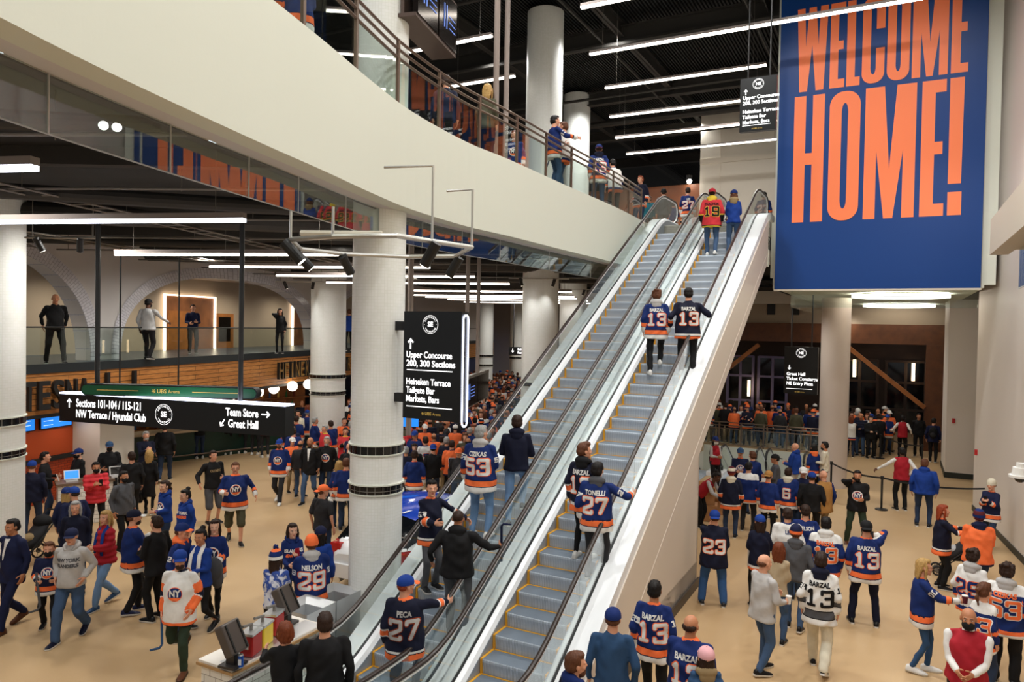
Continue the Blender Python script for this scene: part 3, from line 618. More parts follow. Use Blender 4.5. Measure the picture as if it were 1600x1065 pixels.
for (s0, p0, t0), (s1, p1, t1) in zip(posts[:-1], posts[1:]):
    mid = on_path(RP, (s0 + s1) / 2)[0]
    pts = sub(RP, s0, s1)
    for z in (1.06, .93, .80, .05):
        b = MB(); b.tube([q + Vector((0, 0, ZU + z)) for q in pts], .024 if z > .2 else .018, 6); b.build('rail', BRONZE, rail)
    b = MB(); b.ribbon(pts, ZU + .07, ZU + .79, .012); b.build('glass_pane', GLASS, rail)
# ============================================================ ESCALATORS
U0, TANI, DU, DZ = 7.76, math.tan(R(29.62)), .3477, .1977
def prof(u0, u1, zlo):
    """height of the step line along u: flat, incline, flat, with rounded knees"""
    W_ = .5
    def S(x): x = min(1, max(0, x)); return x
    def ramp(d):            # integral of a linear ramp from -W to W
        if d <= -W_: return 0
        if d >= W_: return d
        return (d + W_) ** 2 / (4 * W_)
    return lambda u: zlo + TANI * (ramp(u - u0) - ramp(u - u1))
zs = prof(U0, U0 + ZU / TANI, 0); U1 = U0 + ZU / TANI
def strip(b, us, fz0, fz1, v0, v1, mi=0):   # box-like band following the profile
    vs = []
    for u in us:
        for z in (fz0(u), fz1(u)):
            for v in (v0, v1): vs.append(uv(u, v, z))
    n = len(us); fs = [(0, 1, 3, 2), tuple((n - 1) * 4 + k for k in (0, 2, 3, 1))]
    for i in range(n - 1):
        o = i * 4; q = o + 4; fs += [(o, q, q + 1, o + 1), (o + 2, o + 3, q + 3, q + 2), (o, o + 2, q + 2, q), (o + 1, q + 1, q + 3, o + 3)]
    return b.add(vs, fs, mi)
def urange(a, c, n): return [a + (c - a) * i / n for i in range(n + 1)]
def newel_path(z, ua, ub, top=1.0, r=.34):
    P = [(ua + .25, z(ua) + .16)]
    for k in range(13): a = -math.pi / 2 - math.pi * k / 12; P.append((ua + r * math.cos(a) * 1.0, z(ua) + top - r + r * math.sin(a)))
    P += [(u, z(u) + top) for u in urange(ua + .08, ub - .08, 70)]
    for k in range(13): a = math.pi / 2 - math.pi * k / 12; P.append((ub + r * math.cos(a), z(ub) + top - r + r * math.sin(a)))
    P.append((ub - .25, z(ub) + .16)); return P
def step_mesh():
    b = MB(); W_ = 1.0                     # x across, y up the flight; nosing at y=0, rear edge at y=DU
    b.box(.02, W_ - .02, 0.004, DU + .01, -.012, 0, 2)
    pts = [(.004, 0), (-.004, -.012), (-.006, -.04), (.004, -.09), (.01, -.14), (.012, -.2)]
    for (y0, z0), (y1, z1) in zip(pts[:-1], pts[1:]): b.add([(.02, y0, z0), (W_ - .02, y0, z0), (W_ - .02, y1, z1), (.02, y1, z1)], [(0, 1, 2, 3)], 0)
    b.box(0, W_, DU - .03, DU + .0, -.004, .005, 1); b.box(0, .035, 0, DU, -.01, .006, 1); b.box(W_ - .035, W_, 0, DU, -.01, .006, 1)
    b.box(0, .035, -.01, .01, -.2, 0, 1); b.box(W_ - .035, W_, -.01, .01, -.2, 0, 1)
    return b.mesh('step', [STEP, YEL, TREAD])
STM = step_mesh()
def escalator(vL, phase, label, z, u0, u1, ua, ub, deckw_l, deckw_r, group):
    r = empty('escalator', uv(u0, vL + .5, z(u0 - 2)), 0, label, 'escalator', group); inv = Vector(r.location)
    def put(b, name, m, smooth=False, par=r):
        b.v = [tuple(Vector(q) - inv) for q in b.v]; return b.build(name, m, par, smooth)
    vR = vL + 1.0; us = urange(ua, ub, 90)
    k = 0; a = math.atan2(SI, CO)
    while True:
        u = phase - DU * k
        if u < ua + .9: break
        if u < ub - .9:
            o = link('step', STM, r); p = uv(u - DU, vL, z(u)) - inv; o.location = p; o.rotation_euler = (0, 0, -AZ)
        k += 1
    for v, s, dw in ((vL, -1, deckw_l), (vR, 1, deckw_r)):
        e = lambda a_, b_: (min(v + s * a_, v + s * b_), max(v + s * a_, v + s * b_))
        b = MB(); strip(b, us, lambda u: z(u) - .1, lambda u: z(u) + .22, *e(.004, .02)); put(b, 'skirt', SKIRT)
        b = MB(); n = len(us); P = [[uv(u, v + s * .012, z(u) + .22) for u in us], [uv(u, v + s * .05, z(u) + .275) for u in us], [uv(u, v + s * .115, z(u) + .30) for u in us]]
        b.sheet(P); put(b, 'inner_deck', STEELW)
        b = MB(); strip(b, us, lambda u: z(u) + .285, lambda u: z(u) + .303, *e(.115, .16)); put(b, 'glass_channel', mat('black_seal', '#17181a', .4))
        b = MB(); strip(b, us, lambda u: z(u) + .10, lambda u: z(u) + .295, *e(.16, .16 + dw)); put(b, 'outer_deck', STEELW)
        hp = newel_path(z, ua, ub)
        b = MB(); b.tube([uv(u, v + s * .137, zz) for u, zz in hp], .036, 10, sx=1.0, sz=.75); put(b, 'handrail', RUBBER, True)
        hp2 = newel_path(z, ua, ub, .955, .30)
        b = MB(); b.tube([uv(u, v + s * .137, zz) for u, zz in hp2], .022, 6); put(b, 'handrail_guide', mat('guide_reflection_white', '#f7f9fb', .25, .05), True)  # white base colour stands in for light reflected along the steel trim
        # balustrade glass in panels of about 1.3 m
        top = {}; gl = []
        cnt = 16
        for q in range(cnt):
            a0, a1 = ua + (ub - ua) * q / cnt + .006, ua + (ub - ua) * (q + 1) / cnt - .006
            b = MB(); strip(b, urange(a0, a1, 6), lambda u: z(u) + .28, lambda u: z(u) + .945, *e(.131, .143)); put(b, 'glass_panel', GLASSB)
        for a0, sg in ((ua, -1), (ub, 1)):
            b = MB(); vs = []
            for k2 in range(13): an = -math.pi / 2 + math.pi * k2 / 12; vs.append((a0 + sg * .3 * math.cos(an), z(a0) + .655 + .29 * math.sin(an)))
            vs = [(a0, z(a0) + .3)] + vs[1:]
            n = len(vs); b.add([uv(x, v + s * .131, y) for x, y in vs] + [uv(x, v + s * .143, y) for x, y in vs], [tuple(range(n)), tuple(range(2 * n - 1, n - 1, -1))]); put(b, 'glass_panel', GLASSB)
    for a0, a1 in ((ua - .9, ua + .95), (ub - .95, ub + .9)):
        b = MB(); b.ubox(a0, a1, vL, vR, z((a0 + a1) / 2) - .03, z((a0 + a1) / 2) + .012); put(b, 'landing_plate', STEEL)
        b = MB(); e_ = a1 if a1 < (u0 + u1) / 2 else a0; b.ubox(e_ - .06, e_ + .06, vL, vR, z(e_) + .01, z(e_) + .022); put(b, 'comb_plate', YEL)
    return r, put
VL, VR = -6.504, -4.894
UA, UB = U0 - 1.95, U1 + 1.5
eL, putL = escalator(VL, 21.781, 'left-hand long escalator with people riding up, next to the tiled front column', zs, U0, U1, UA, UB, .28, .16, 'long escalators')
eR, putR = escalator(VR, 20.674 + DU * 3, 'right-hand long escalator with a beige clad flank, below the blue banner', zs, U0, U1, UA, UB, .16, .30, 'long escalators')
us = urange(UA, UB, 60); TR = mat('beige_truss_cladding', '#d8cdc0', .45, spec=.4)
b = MB(); strip(b, us, lambda u: max(0, zs(u) - 1.15) if u < U1 else zs(u) - 1.2, lambda u: zs(u) + .1, VR + 1.455, VR + 1.48); putR(b, 'side_cladding', TR)
b = MB(); strip(b, us, lambda u: max(0, zs(u) - .86) - .012 * 0, lambda u: max(0.01, zs(u) - .84), VR + 1.48, VR + 1.486); putR(b, 'cladding_seam', mat('seam_paint', '#d8cdc0', .3))  # seam strip in the cladding colour, slightly smoother
b = MB(); strip(b, us, lambda u: max(-.02, zs(u) - 1.15), lambda u: max(0, zs(u) - 1.1), VR + .1, VR + 1.47); putR(b, 'underside', TR)
b = MB(); strip(b, us, lambda u: max(0, zs(u) - 1.15), lambda u: zs(u) + .1, VL - .45, VL - .435); putL(b, 'side_cladding', mat('steel_truss_cladding', '#b4b7b8', .35, .4))
b = MB(); strip(b, us, lambda u: max(-.02, zs(u) - 1.15), lambda u: max(0, zs(u) - 1.1), VL - .43, VL + 1.2); putL(b, 'underside', TR)
b = MB(); uw = 14.6
b.ubox(UA + 1, uw, VR + 1.30, VR + 1.45, 0, .5)
uu = urange(U0 + 1.2, uw, 20); strip(b, uu, lambda u: 0, lambda u: max(.02, zs(u) - 1.0), VR + 1.30, VR + 1.45)
b.ubox(uw - .1, uw, VL - .3, VR + 1.45, 0, zs(uw) - 1.1)
struct('wall_under_escalator', b, TR)
b = MB(); b.ubox(UA + 1, uw + .02, VR + 1.47, VR + 1.5, 0, .18); struct('baseboard_escalator', b, mat('dark_base', '#3a332c', .4))
# lower escalators in the floor opening, seen from their top landings
zd = lambda u: -TANI * max(0, u - 26.9) * 1.0 if u < 34.5 else -TANI * 7.6
for i, v in enumerate((-6.95, -5.4, -3.87)):
    r = empty('escalator', uv(26, v + .6, 0), 0, 'lower escalator sinking into the floor opening, %s of the three' % ('left', 'middle', 'right')[i], 'escalator', 'lower escalators'); inv = Vector(r.location)
    def put(b, name, m, smooth=False): b.v = [tuple(Vector(q) - inv) for q in b.v]; return b.build(name, m, r, smooth)
    for vv in (v, v + 1.2):
        P = [(26.3, .16)] + [(26.3 + .34 * math.cos(-math.pi / 2 - math.pi * k / 12), .66 + .34 * math.sin(-math.pi / 2 - math.pi * k / 12)) for k in range(13)] + [(u, zd(u) + 1.0) for u in urange(26.4, 34, 20)]
        b = MB(); b.tube([uv(x, vv, y) for x, y in P], .04, 8); put(b, 'handrail', mat('black_handrail', '#141414', .3), True)
        P2 = [(26.3 + .29 * math.cos(-math.pi / 2 - math.pi * k / 12), .66 + .29 * math.sin(-math.pi / 2 - math.pi * k / 12)) for k in range(13)] + [(u, zd(u) + .95) for u in urange(26.4, 34, 20)]
        b = MB(); b.tube([uv(x, vv, y) for x, y in P2], .025, 6); put(b, 'handrail_guide', mat('guide_reflection_white', '#f7f9fb', .25, .05), True)
        b = MB(); strip(b, urange(26.2, 34, 20), lambda u: zd(u) + .12, lambda u: zd(u) + .94, vv - .006, vv + .006); put(b, 'glass_panel', GLASSB)
        b = MB(); strip(b, urange(25.9, 34, 20), lambda u: zd(u) - .05, lambda u: zd(u) + .13, vv - .12, vv + .12); put(b, 'deck', STEELW)
    b = MB(); strip(b, urange(24.1, 34, 30), lambda u: zd(u) - .06, lambda u: zd(u) + .01, v + .1, v + 1.1); put(b, 'step_band', STEP)
b = MB(); b.ubox(24.0, 26.9, -7.6, -2.3, -.3, -.005); struct('floor_lower_landing', b, FLOOR)
# railing round the far side of the opening
rr = empty('stairwell_railing', uv(33.05, -5, 0), 0, 'bronze railing with glass at the far side of the floor opening, crowd behind', 'railing'); inv = Vector(rr.location)
def put(b, name, m): b.v = [tuple(Vector(q) - inv) for q in b.v]; return b.build(name, m, rr)
for k in range(7):
    v = -7.9 + k * .95; b = MB(); b.ubox(33.03, 33.08, v - .03, v + .03, 0, 1.05); put(b, 'post', BRONZE)
for z in (1.04, .9, .76, .08): b = MB(); b.tube([uv(33.05, -7.9, z), uv(33.05, -2.2, z)], .025, 6); put(b, 'rail', BRONZE)
b = MB(); b.ubox(33.05, 33.06, -7.9, -2.2, .1, .75); put(b, 'glass_pane', GLASS)

# ============================================================ BANNER
UBN = 22.45
tl, br_ = onu(1216, 0, UBN), onu(1532, 452, UBN)
vb0, vb1, zb0 = uvof(onu(1210, 452, UBN))[1], uvof(br_)[1], onu(1210, 452, UBN).z
rb = empty('welcome_banner', uv(UBN, vb0, zb0), -AZ, 'huge royal blue banner with orange lettering reading WELCOME HOME!', 'banner')
BW = vb1 - vb0; BH = 15.4 - zb0
b = MB(); b.box(0, BW, 0, .06, 0, BH); b.build('cloth', mat('banner_blue', '#063b80', .42, spec=.4), rb)
def bc(px, py): p = onu(px, py, UBN); return uvof(p)[1] - vb0, p.z - zb0
def stroke(b, P, t, M=None, y=0, mi=0, z=0):
    """polyline P (x,z) drawn with horizontal thickness tx and vertical thickness tz, as flat quads"""
    for (x0, z0), (x1, z1) in zip(P[:-1], P[1:]):
        pass
LET = {   # polygons in a unit box; s = stem width as a share of the letter width
 'H': lambda s, t: [[(0, 0), (s, 0), (s, 1), (0, 1)], [(1 - s, 0), (1, 0), (1, 1), (1 - s, 1)], [(s, .5 - t / 2), (1 - s, .5 - t / 2), (1 - s, .5 + t / 2), (s, .5 + t / 2)]],
 'E': lambda s, t: [[(0, 0), (s, 0), (s, 1), (0, 1)], [(s, 0), (1, 0), (1, t), (s, t)], [(s, 1 - t), (1, 1 - t), (1, 1), (s, 1)], [(s, .5 - t / 2), (.9, .5 - t / 2), (.9, .5 + t / 2), (s, .5 + t / 2)]],
 'L': lambda s, t: [[(0, 0), (s, 0), (s, 1), (0, 1)], [(s, 0), (1, 0), (1, t), (s, t)]],
 'M': lambda s, t: [[(0, 0), (s * .95, 0), (s * .95, 1), (0, 1)], [(1 - s * .95, 0), (1, 0), (1, 1), (1 - s * .95, 1)], [(s * .3, 1), (s * 1.5, 1), (.57, .02), (.57, 0), (.41, 0)], [(1 - s * 1.5, 1), (1 - s * .3, 1), (.59, 0), (.43, 0), (.43, .02)]],
 'W': lambda s, t: [[(0, 1), (s * .95, 1), (.36, 0), (.11, 0)], [(.5 - s * .45, 1), (.5 + s * .45, 1), (.36, 0), (.2, 0)], [(.5 - s * .45, 1), (.5 + s * .45, 1), (.8, 0), (.64, 0)], [(1 - s * .95, 1), (1, 1), (.89, 0), (.64, 0)]],
 '!': lambda s, t: [[(0, .23), (.94, .23), (1, 1), (-.02, 1)], [(0, 0), (1, 0), (1, .17), (0, .17)]],
}
def ringlet(s, t, gap=False, rx=.5, rz=.1, n=8):
    """condensed O (or C with a gap on the right)"""
    def out(x0, x1, z0, z1, ax, az):
        P = []
        for cx, cz, a0 in ((x1 - ax, z1 - az, 0), (x0 + ax, z1 - az, 90), (x0 + ax, z0 + az, 180), (x1 - ax, z0 + az, 270)):
            for k in range(n + 1): a = R(a0 + 90 * k / n); P.append((cx + ax * math.cos(a), cz + az * math.sin(a)))
        return P
    o = out(0, 1, 0, 1, .45, rz); i = out(s, 1 - s, t, 1 - t, (.5 - s) * .95, rz * .7); q = []
    for k in range(len(o)):
        k2 = (k + 1) % len(o); poly = [o[k], o[k2], i[k2], i[k]]
        cz = sum(p[1] for p in poly) / 4; cx = sum(p[0] for p in poly) / 4
        if gap and k == len(o) - 1: q += [[(1 - s, .62), (1, .62), (1, 1 - rz), (1 - s, 1 - t - rz * .7)], [(1 - s, t + rz * .7), (1, rz), (1, .4), (1 - s, .4)]]; continue
        q.append(poly)
    return q
b = MB()
def put_letter(ch, x0, x1, z0, z1, stem, bar):
    w_, h_ = x1 - x0, z1 - z0; s, t = stem / w_, bar / h_
    polys = ringlet(s, t, ch == 'C', rz=.5 * w_ / h_) if ch in 'OC' else LET[ch](s, t)
    for k, P in enumerate(polys): b.add([(x0 + w_ * p[0], -.004 - .0004 * k, z0 + h_ * p[1]) for p in P], [tuple(range(len(P)))])
x_ = lambda px, py=345: bc(px, py)[0]
z_lo = bc(1236, 348)[1]; z_hi = bc(1243, 152)[1]
z2lo = bc(1245, 145)[1]; z2hi = bc(1244, 16)[1]
z2hi = max(z2hi, z2lo + 2.3)
for ch, a, c in (('H', 1237, 1284), ('O', 1292, 1340), ('M', 1347.5, 1427), ('E', 1435.5, 1473), ('!', 1479, 1501)): put_letter(ch, x_(a), x_(c), z_lo, z_hi, x_(1255) - x_(1237), .33)
for ch, a, c in (('W', 1244, 1292), ('E', 1296, 1319), ('L', 1322, 1343), ('C', 1346, 1381), ('O', 1385, 1420), ('M', 1424, 1480), ('E', 1485, 1512)): put_letter(ch, x_(a, 130), x_(c, 130), z2lo, z2hi, (x_(1255) - x_(1237)) * .68, .24)
b.build('lettering', mat('banner_orange', '#ff8552', .45), rb)
b = MB(); b.box(-.02, BW + .02, -.01, .07, -.05, 0); b.build('hem_bar', CREAM, rb)

# ============================================================ SIGNS
def badge(b, M, x, z, r, t1, t2, mid, bg=1, fg=0):
    n = 40
    for ra, rb2, mi in ((r, r * .965, fg),):
        vs = [M @ Vector((x + q * math.cos(2 * math.pi * k / n), -.006, z + q * math.sin(2 * math.pi * k / n))) for q in (ra, rb2) for k in range(n)]
        b.add(vs, [(k, (k + 1) % n, n + (k + 1) % n, n + k) for k in range(n)], mi)
    for s_, up in ((t1, 1), (t2, -1)):
        for i, ch in enumerate(s_):
            a = (i - (len(s_) - 1) / 2) * .27; T = M @ Matrix.Translation((x + .78 * r * math.sin(a), 0, z + up * .78 * r * math.cos(a))) @ Matrix.Rotation(a * up, 4, 'Y')
            put_text(b, ch, T, 0, 0, r * .27, .005, y=-.006, mi=fg)
    put_text(b, mid, M, x, z, r * .72, .03, y=-.006, mi=fg)
    for s_ in (-1, 1): b.add([M @ Vector((x + s_ * .78 * r + .035 * r * math.cos(k), -.006, z + .035 * r * math.sin(k))) for k in (0, 1.57, 3.14, 4.71)], [(0, 1, 2, 3)], fg)
def arrow(b, M, x, z, s, ang, mi=0):
    T = M @ Matrix.Translation((x, 0, z)) @ Matrix.Rotation(R(ang), 4, 'Y')
    for P in ([(-.07, -.5), (.07, -.5), (.07, .4), (-.07, .4)], [(0, .5), (-.34, .14), (-.24, .04), (0, .3)], [(0, .5), (.34, .14), (.24, .04), (0, .3)]):
        b.add([T @ Vector((p[0] * s, -.006, p[1] * s)) for p in P], [tuple(range(len(P)))], mi)
def logo(b, M, x, z, s, mi=0):
    for k in range(3):
        T = M @ Matrix.Translation((x, 0, z)) @ Matrix.Rotation(R(60 * k + 20), 4, 'Y')
        b.add([T @ Vector((p[0] * s, -.006, p[1] * s)) for p in ((-.07, -.5), (.07, -.5), (.07, .5), (-.07, .5))], [(0, 1, 2, 3)], mi)
    put_text(b, 'UBS', M, x + s * 1.8, z, s * 1.25, .02, y=-.006, mi=mi); put_text(b, 'Arena', M, x + s * 4.6, z, s * 1.1, .0, y=-.006, mi=mi)
# tall wayfinding panel on the slim column
p = onY(629, 650, 11.25); q = p + VD * 0.97
q = onu(719, 655, uvof(p)[0]); W_ = uvof(q)[1] - uvof(p)[1]; ztop = onY(629, 486, p.y).z; zbot = onY(629, 652, p.y).z; Hh = ztop - zbot
r = empty('wayfinding_sign', (p.x, p.y, zbot), -AZ, 'tall black lit panel pointing to Upper Concourse, fixed to the slim column', 'sign')
b = MB(); b.box(0, W_, 0, .2, 0, Hh); b.build('panel', SIGNB, r)
I = Matrix.Identity(4); b = MB()
badge(b, I, W_ * .47, Hh * .88, Hh * .085, 'SOUTHEAST', 'TNARDAUQ', 'SE')
arrow(b, I, W_ * .13, Hh * .70, .17, 0)
ts = Hh * .083
for z, t, x1 in ((.595, 'Upper Concourse', .85), (.515, '200, 300 Sections', .905), (.345, 'Heineken Terrace', .83), (.265, 'Tailgate Bar', .565), (.185, 'Markets, Bars', .64)): fit_text(b, t, I, W_ * .06, W_ * x1, Hh * z, ts, .02)
for z in (.455, .115): b.box(W_ * .07, W_ * .86, -.008, -.004, Hh * z - .006, Hh * z + .006, 0)
b.build('lettering', SIGNW, r)
b = MB(); logo(b, I, W_ * .36, Hh * .055, .055); b.build('gold_logo', GOLD, r)
b = MB(); n = 12; P = [(.1 + .07 * math.cos(a), Hh - .12 + .07 * math.sin(a)) for a in [math.pi * k / n for k in range(n + 1)]] + [(.1 - .07 * math.cos(a), .0 + .0 - .07 * math.sin(a)) for a in [math.pi * k / n for k in range(n + 1)]]
b.tube([(W_ + .012, y, z) for y, z in P], .012, 6, closed=True); b.build('neon_outline', mat('cool_neon_glow', '#dfe6ff', .3, emit=5), r)
b = MB(); [b.box(-.35, 0, .06, .14, z, z + .14) for z in (Hh * .14, Hh * .82)]; b.build('bracket', BLACK, r)
# long directional sign with the green capsule
p0 = onY(93, 614.5, 13.4); z0 = onY(94, 657, 13.4).z; p1 = onz(446, 635, p0.z); d = Vector((p1.x - p0.x, p1.y - p0.y, 0)); W_ = d.length; Hh = p0.z - z0
r = empty('directional_sign', (p0.x, p0.y, z0), math.atan2(d.y, d.x), 'long black hanging sign listing Sections 101-104, Team Store and Great Hall', 'sign')
b = MB(); b.box(0, W_, 0, .25, 0, Hh); b.build('panel', SIGNB, r)
b = MB(); b.box(0, W_, -.006, .256, Hh, Hh + .025); b.build('top_light_strip', mat('cool_neon_glow', '#dfe6ff', .3, emit=5), r)
def X(px, o=p0.copy(), d=d.normalized()): k = (px - 800) / 1140.; return (k * o.y - o.x) / (d.x - k * d.y)
b = MB()
arrow(b, I, X(109), Hh * .68, .17, 0)
fit_text(b, 'Sections 101-104 / 115-121', I, X(120), X(221), Hh * .69, .2, .02); fit_text(b, 'NW Terrace / Hyundai Club', I, X(120), X(229), Hh * .3, .2, .02)
badge(b, I, X(257), Hh * .48, Hh * .36, 'SOUTHEAST', 'TNARDAUQ', 'SE')
fit_text(b, 'Team Store', I, X(354), X(405), Hh * .7, .19, .02); fit_text(b, 'Great Hall', I, X(358), X(405), Hh * .32, .19, .02)
arrow(b, I, X(417), Hh * .7, .17, 90); arrow(b, I, X(349), Hh * .33, .15, 215)
b.build('lettering', SIGNW, r)
p0 = onY(128, 608, 13.0); p1 = onz(400, 615, p0.z); d = Vector((p1.x - p0.x, p1.y - p0.y, 0)); W2 = d.length
r = empty('capsule_sign', (p0.x, p0.y, p0.z), math.atan2(d.y, d.x), 'dark green capsule sign with thin gold lines above the long black sign', 'sign')
def capsule(b, x0, x1, z, rad, y0, y1, mi=0, n=12):
    P = [(x0 + rad - rad * math.sin(math.pi * k / n), z - rad * math.cos(math.pi * k / n)) for k in range(n + 1)][::1]
    P = [(x0 + rad - rad * math.sin(math.pi * k / n), z + rad * math.cos(math.pi * k / n)) for k in range(n + 1)] + [(x1 - rad + rad * math.sin(math.pi * k / n), z - rad * math.cos(math.pi * k / n)) for k in range(n + 1)]
    N = len(P); b.add([(x, y0, z_) for x, z_ in P] + [(x, y1, z_) for x, z_ in P], [tuple(range(N)), tuple(range(2 * N - 1, N - 1, -1))] + [(k, N + k, N + (k + 1) % N, (k + 1) % N) for k in range(N)], mi)
b = MB(); capsule(b, -.02, W2 + .02, 0, .105, .0, .2); b.build('rim', BLACK, r)
b = MB(); capsule(b, 0, W2, 0, .085, -.01, .21); b.build('panel', mat('capsule_green', '#0f5230', .35, emit=.12), r)
b = MB(); b.box(W2 * .09, W2 * .33, -.016, -.012, -.006, .006); b.box(W2 * .64, W2 * .92, -.016, -.012, -.006, .006)
T = Matrix.Translation((0, -.008, 0)); logo(b, T, W2 * .42, 0, .08); b.build('gold_markings', GOLD, r)
for px, py in ((152, 597), (376, 604)):
    p = onY(px, py, 13.2 if px < 200 else 12.5); b = MB(); b.tube([(p.x, p.y, p.z - .3), (p.x, p.y, 7.5)], .042, 12)
    tag(b.build('sign_pole', mat('dark_pole', '#2b2d2e', .35)), 'dark round pole holding up the %s end of the green capsule sign' % ('left' if px < 200 else 'right'), 'pole', 'poles of the directional sign')
p0 = onY(196, 616, 17.2); r = empty('directional_sign', (p0.x, p0.y, p0.z - .34), -R(8), 'black hanging sign numbered 105 / 107 half hidden behind the long black sign', 'sign')
b = MB(); b.box(-.5, 1.6, 0, .15, 0, .42); b.build('panel', SIGNB, r); b = MB(); put_text(b, '/ 105', I, .25, .27, .16, .03, y=-.006); put_text(b, '105 / 107', I, 1.0, .3, .16, .03, y=-.006); b.build('lettering', SIGNW, r)
b = MB(); [b.tube([(x, .07, .42), (x, .07, 3.8)], .02, 6) for x in (-.2, 1.3)]; b.build('hanger', BLACK, r)
# the other wayfinding panels
def panel(px0, px1, pyt, pyb, u, label, lines, mid, arr, name='wayfinding_sign'):
    p = onu(px0, pyb, u); q = onu(px1, pyb, u); t = onu(px0, pyt, u); W_ = uvof(q)[1] - uvof(p)[1]; Hh = t.z - p.z
    r = empty(name, p, -AZ, label, 'sign'); b = MB(); b.box(0, W_, 0, .15, 0, Hh); b.build('panel', SIGNB, r)
    b = MB(); badge(b, I, W_ * .5, Hh * .87, Hh * .1, 'SOUTHEAST' if mid == 'SE' else 'NORTHEAST', 'TNARDAUQ', mid)
    arrow(b, I, W_ * .16, Hh * arr[0], Hh * .1, arr[1])
    for z, t in lines: put_text(b, t, I, W_ * .08, Hh * z, Hh * .093 * min(1, W_ / Hh / .55), .018, 'LEFT', y=-.006, sx=.95)
    b.box(W_ * .08, W_ * .85, -.008, -.004, Hh * .11 - .004, Hh * .11 + .006); b.build('lettering', SIGNW, r)
    b = MB(); logo(b, I, W_ * .36, Hh * .045, Hh * .03); b.build('gold_logo', GOLD, r)
    b = MB(); [b.tube([(x, .07, Hh), (x, .07, (16 if p.z > 7 else 6.3) - p.z)], .02, 6) for x in (W_ * .2, W_ * .8)]; b.build('hanger', BLACK, r)
panel(1224, 1277, 541, 614, 25.0, 'black hanging sign pointing down to Great Hall and Ticket Concierge', ((.42, 'Great Hall'), (.32, 'Ticket Concierge'), (.22, 'NE Entry Plaza')), 'NE', (.56, 180))
panel(1155, 1212, 124, 207, 19.5, 'black hanging sign to Upper Concourse, left of the big banner', ((.63, 'Upper Concourse'), (.53, '200, 300 Sections'), (.37, 'Heineken Terrace'), (.27, 'Tailgate Bar'), (.17, 'Markets, Bars')), 'NE', (.74, 0))
p0 = onY(795, 543, 46); r = empty('directional_sign', (p0.x, p0.y, p0.z - .45), 0, 'small black sign between the far columns above the crowd', 'sign'); b = MB(); b.box(0, 2.4, 0, .15, 0, .5); b.build('panel', SIGNB, r); b = MB(); arrow(b, I, .25, .28, .26, 180); put_text(b, 'Suites', I, .55, .36, .2, .03, 'LEFT', y=-.006); put_text(b, 'Restrooms', I, .55, .15, .2, .03, 'LEFT', y=-.006); b.build('lettering', SIGNW, r)
b = MB(); [b.tube([(x, .07, .5), (x, .07, 4.3)], .03, 6) for x in (.3, 2.1)]; b.build('hanger', BLACK, r)
# twin monitors on poles
a = onY(727, 591, 15.6); c = onY(764, 583, 18.6); d = Vector((c.x - a.x, c.y - a.y, 0)); L_ = d.length
r = empty('hanging_monitors', (a.x, a.y, a.z - .66), math.atan2(d.y, d.x), 'pair of dark monitors on poles behind the tall lit panel', 'screen')
b = MB(); b.box(0, L_, 0, .1, .62, .68); b.box(0, L_, 0, .1, -.02, .0); b.build('frame', PIPE, r)
for k in (0, 1):
    b = MB(); b.box(L_ / 2 * k + .02, L_ / 2 * (k + 1) - .02, .0, .1, 0, .62); sc = b.build('screen', mat('dark_screen', '#1b1716', .12), r)
    if k == 0: b = MB(); [b.box(x, x + .03, -.008, -.002, .15, .5) for x in (.35, .5)]; [b.box(.65, 1.1, -.008, -.002, z, z + .015) for z in (.2, .27, .34, .41)]; b.build('screen_marks', mat('blue_mark_glow', '#5f7fd0', .3, emit=.8), sc)
for x in (.35, L_ * .55): b = MB(); b.tube([(x, .05, .68), (x, .05, 3.4)], .045, 10); b.build('pole', mat('warm_grey_pole', '#8b7d75', .4), r)
# hanging screens top left
a = onY(650, 24, 11.3); zb = a.z; c = onz(712, 91, zb); d = Vector((c.x - a.x, c.y - a.y, 0)); L_ = d.length
r = empty('hanging_monitors', (a.x, a.y, zb), math.atan2(d.y, d.x), 'bronze-framed pair of screens hanging high at the top left of the picture', 'screen')
b = MB(); b.box(0, L_, 0, .45, 0, .06); b.box(0, L_, 0, .45, .9, .95); b.box(0, L_, .2, .25, .06, .9); b.build('frame', mat('bronze_frame', '#5a4a42', .4, .4), r)
for k in (0, 1):
    b = MB(); b.box(L_ / 2 * k + .03, L_ / 2 * (k + 1) - .03, -.02, .06, .06, .9); sc = b.build('screen', mat('dark_screen', '#1b1716', .12), r)
    b = MB(); [b.box(x, x + .03, -.03, -.025, .3, .7) for x in (L_ / 2 * k + .25, L_ / 2 * k + .36)]; [b.box(L_ / 2 * k + .5, L_ / 2 * k + .8, -.03, -.025, z, z + .012) for z in (.35, .45, .55)]; b.build('screen_marks', mat('blue_mark_glow', '#5f7fd0', .3, emit=.8), sc)
for x in (.5, L_ - .3): b = MB(); b.tube([(x, .22, .95), (x, .22, 15.9 - zb)], .05, 8); b.build('pole', PIPE, r)
for i, (px, y) in enumerate(((776, 15), (792, 17))):
    p = onY(px, 90, y); b = MB(); b.tube([(p.x, p.y, ZU), (p.x, p.y, 16)], .06, 10); tag(b.build('support_pole', mat('warm_grey_pole', '#8b7d75', .4)), 'slim grey pole on the upper concourse, %s of two' % ('left' if i == 0 else 'right'), 'pole')
p = onY(642, 440, 14); b = MB(); b.tube([(p.x, p.y, 3.0), (p.x, p.y, 7.5)], .055, 10); tag(b.build('support_pole', mat('warm_grey_pole', '#8b7d75', .4)), 'slim grey pole right behind the slim tiled column', 'pole')
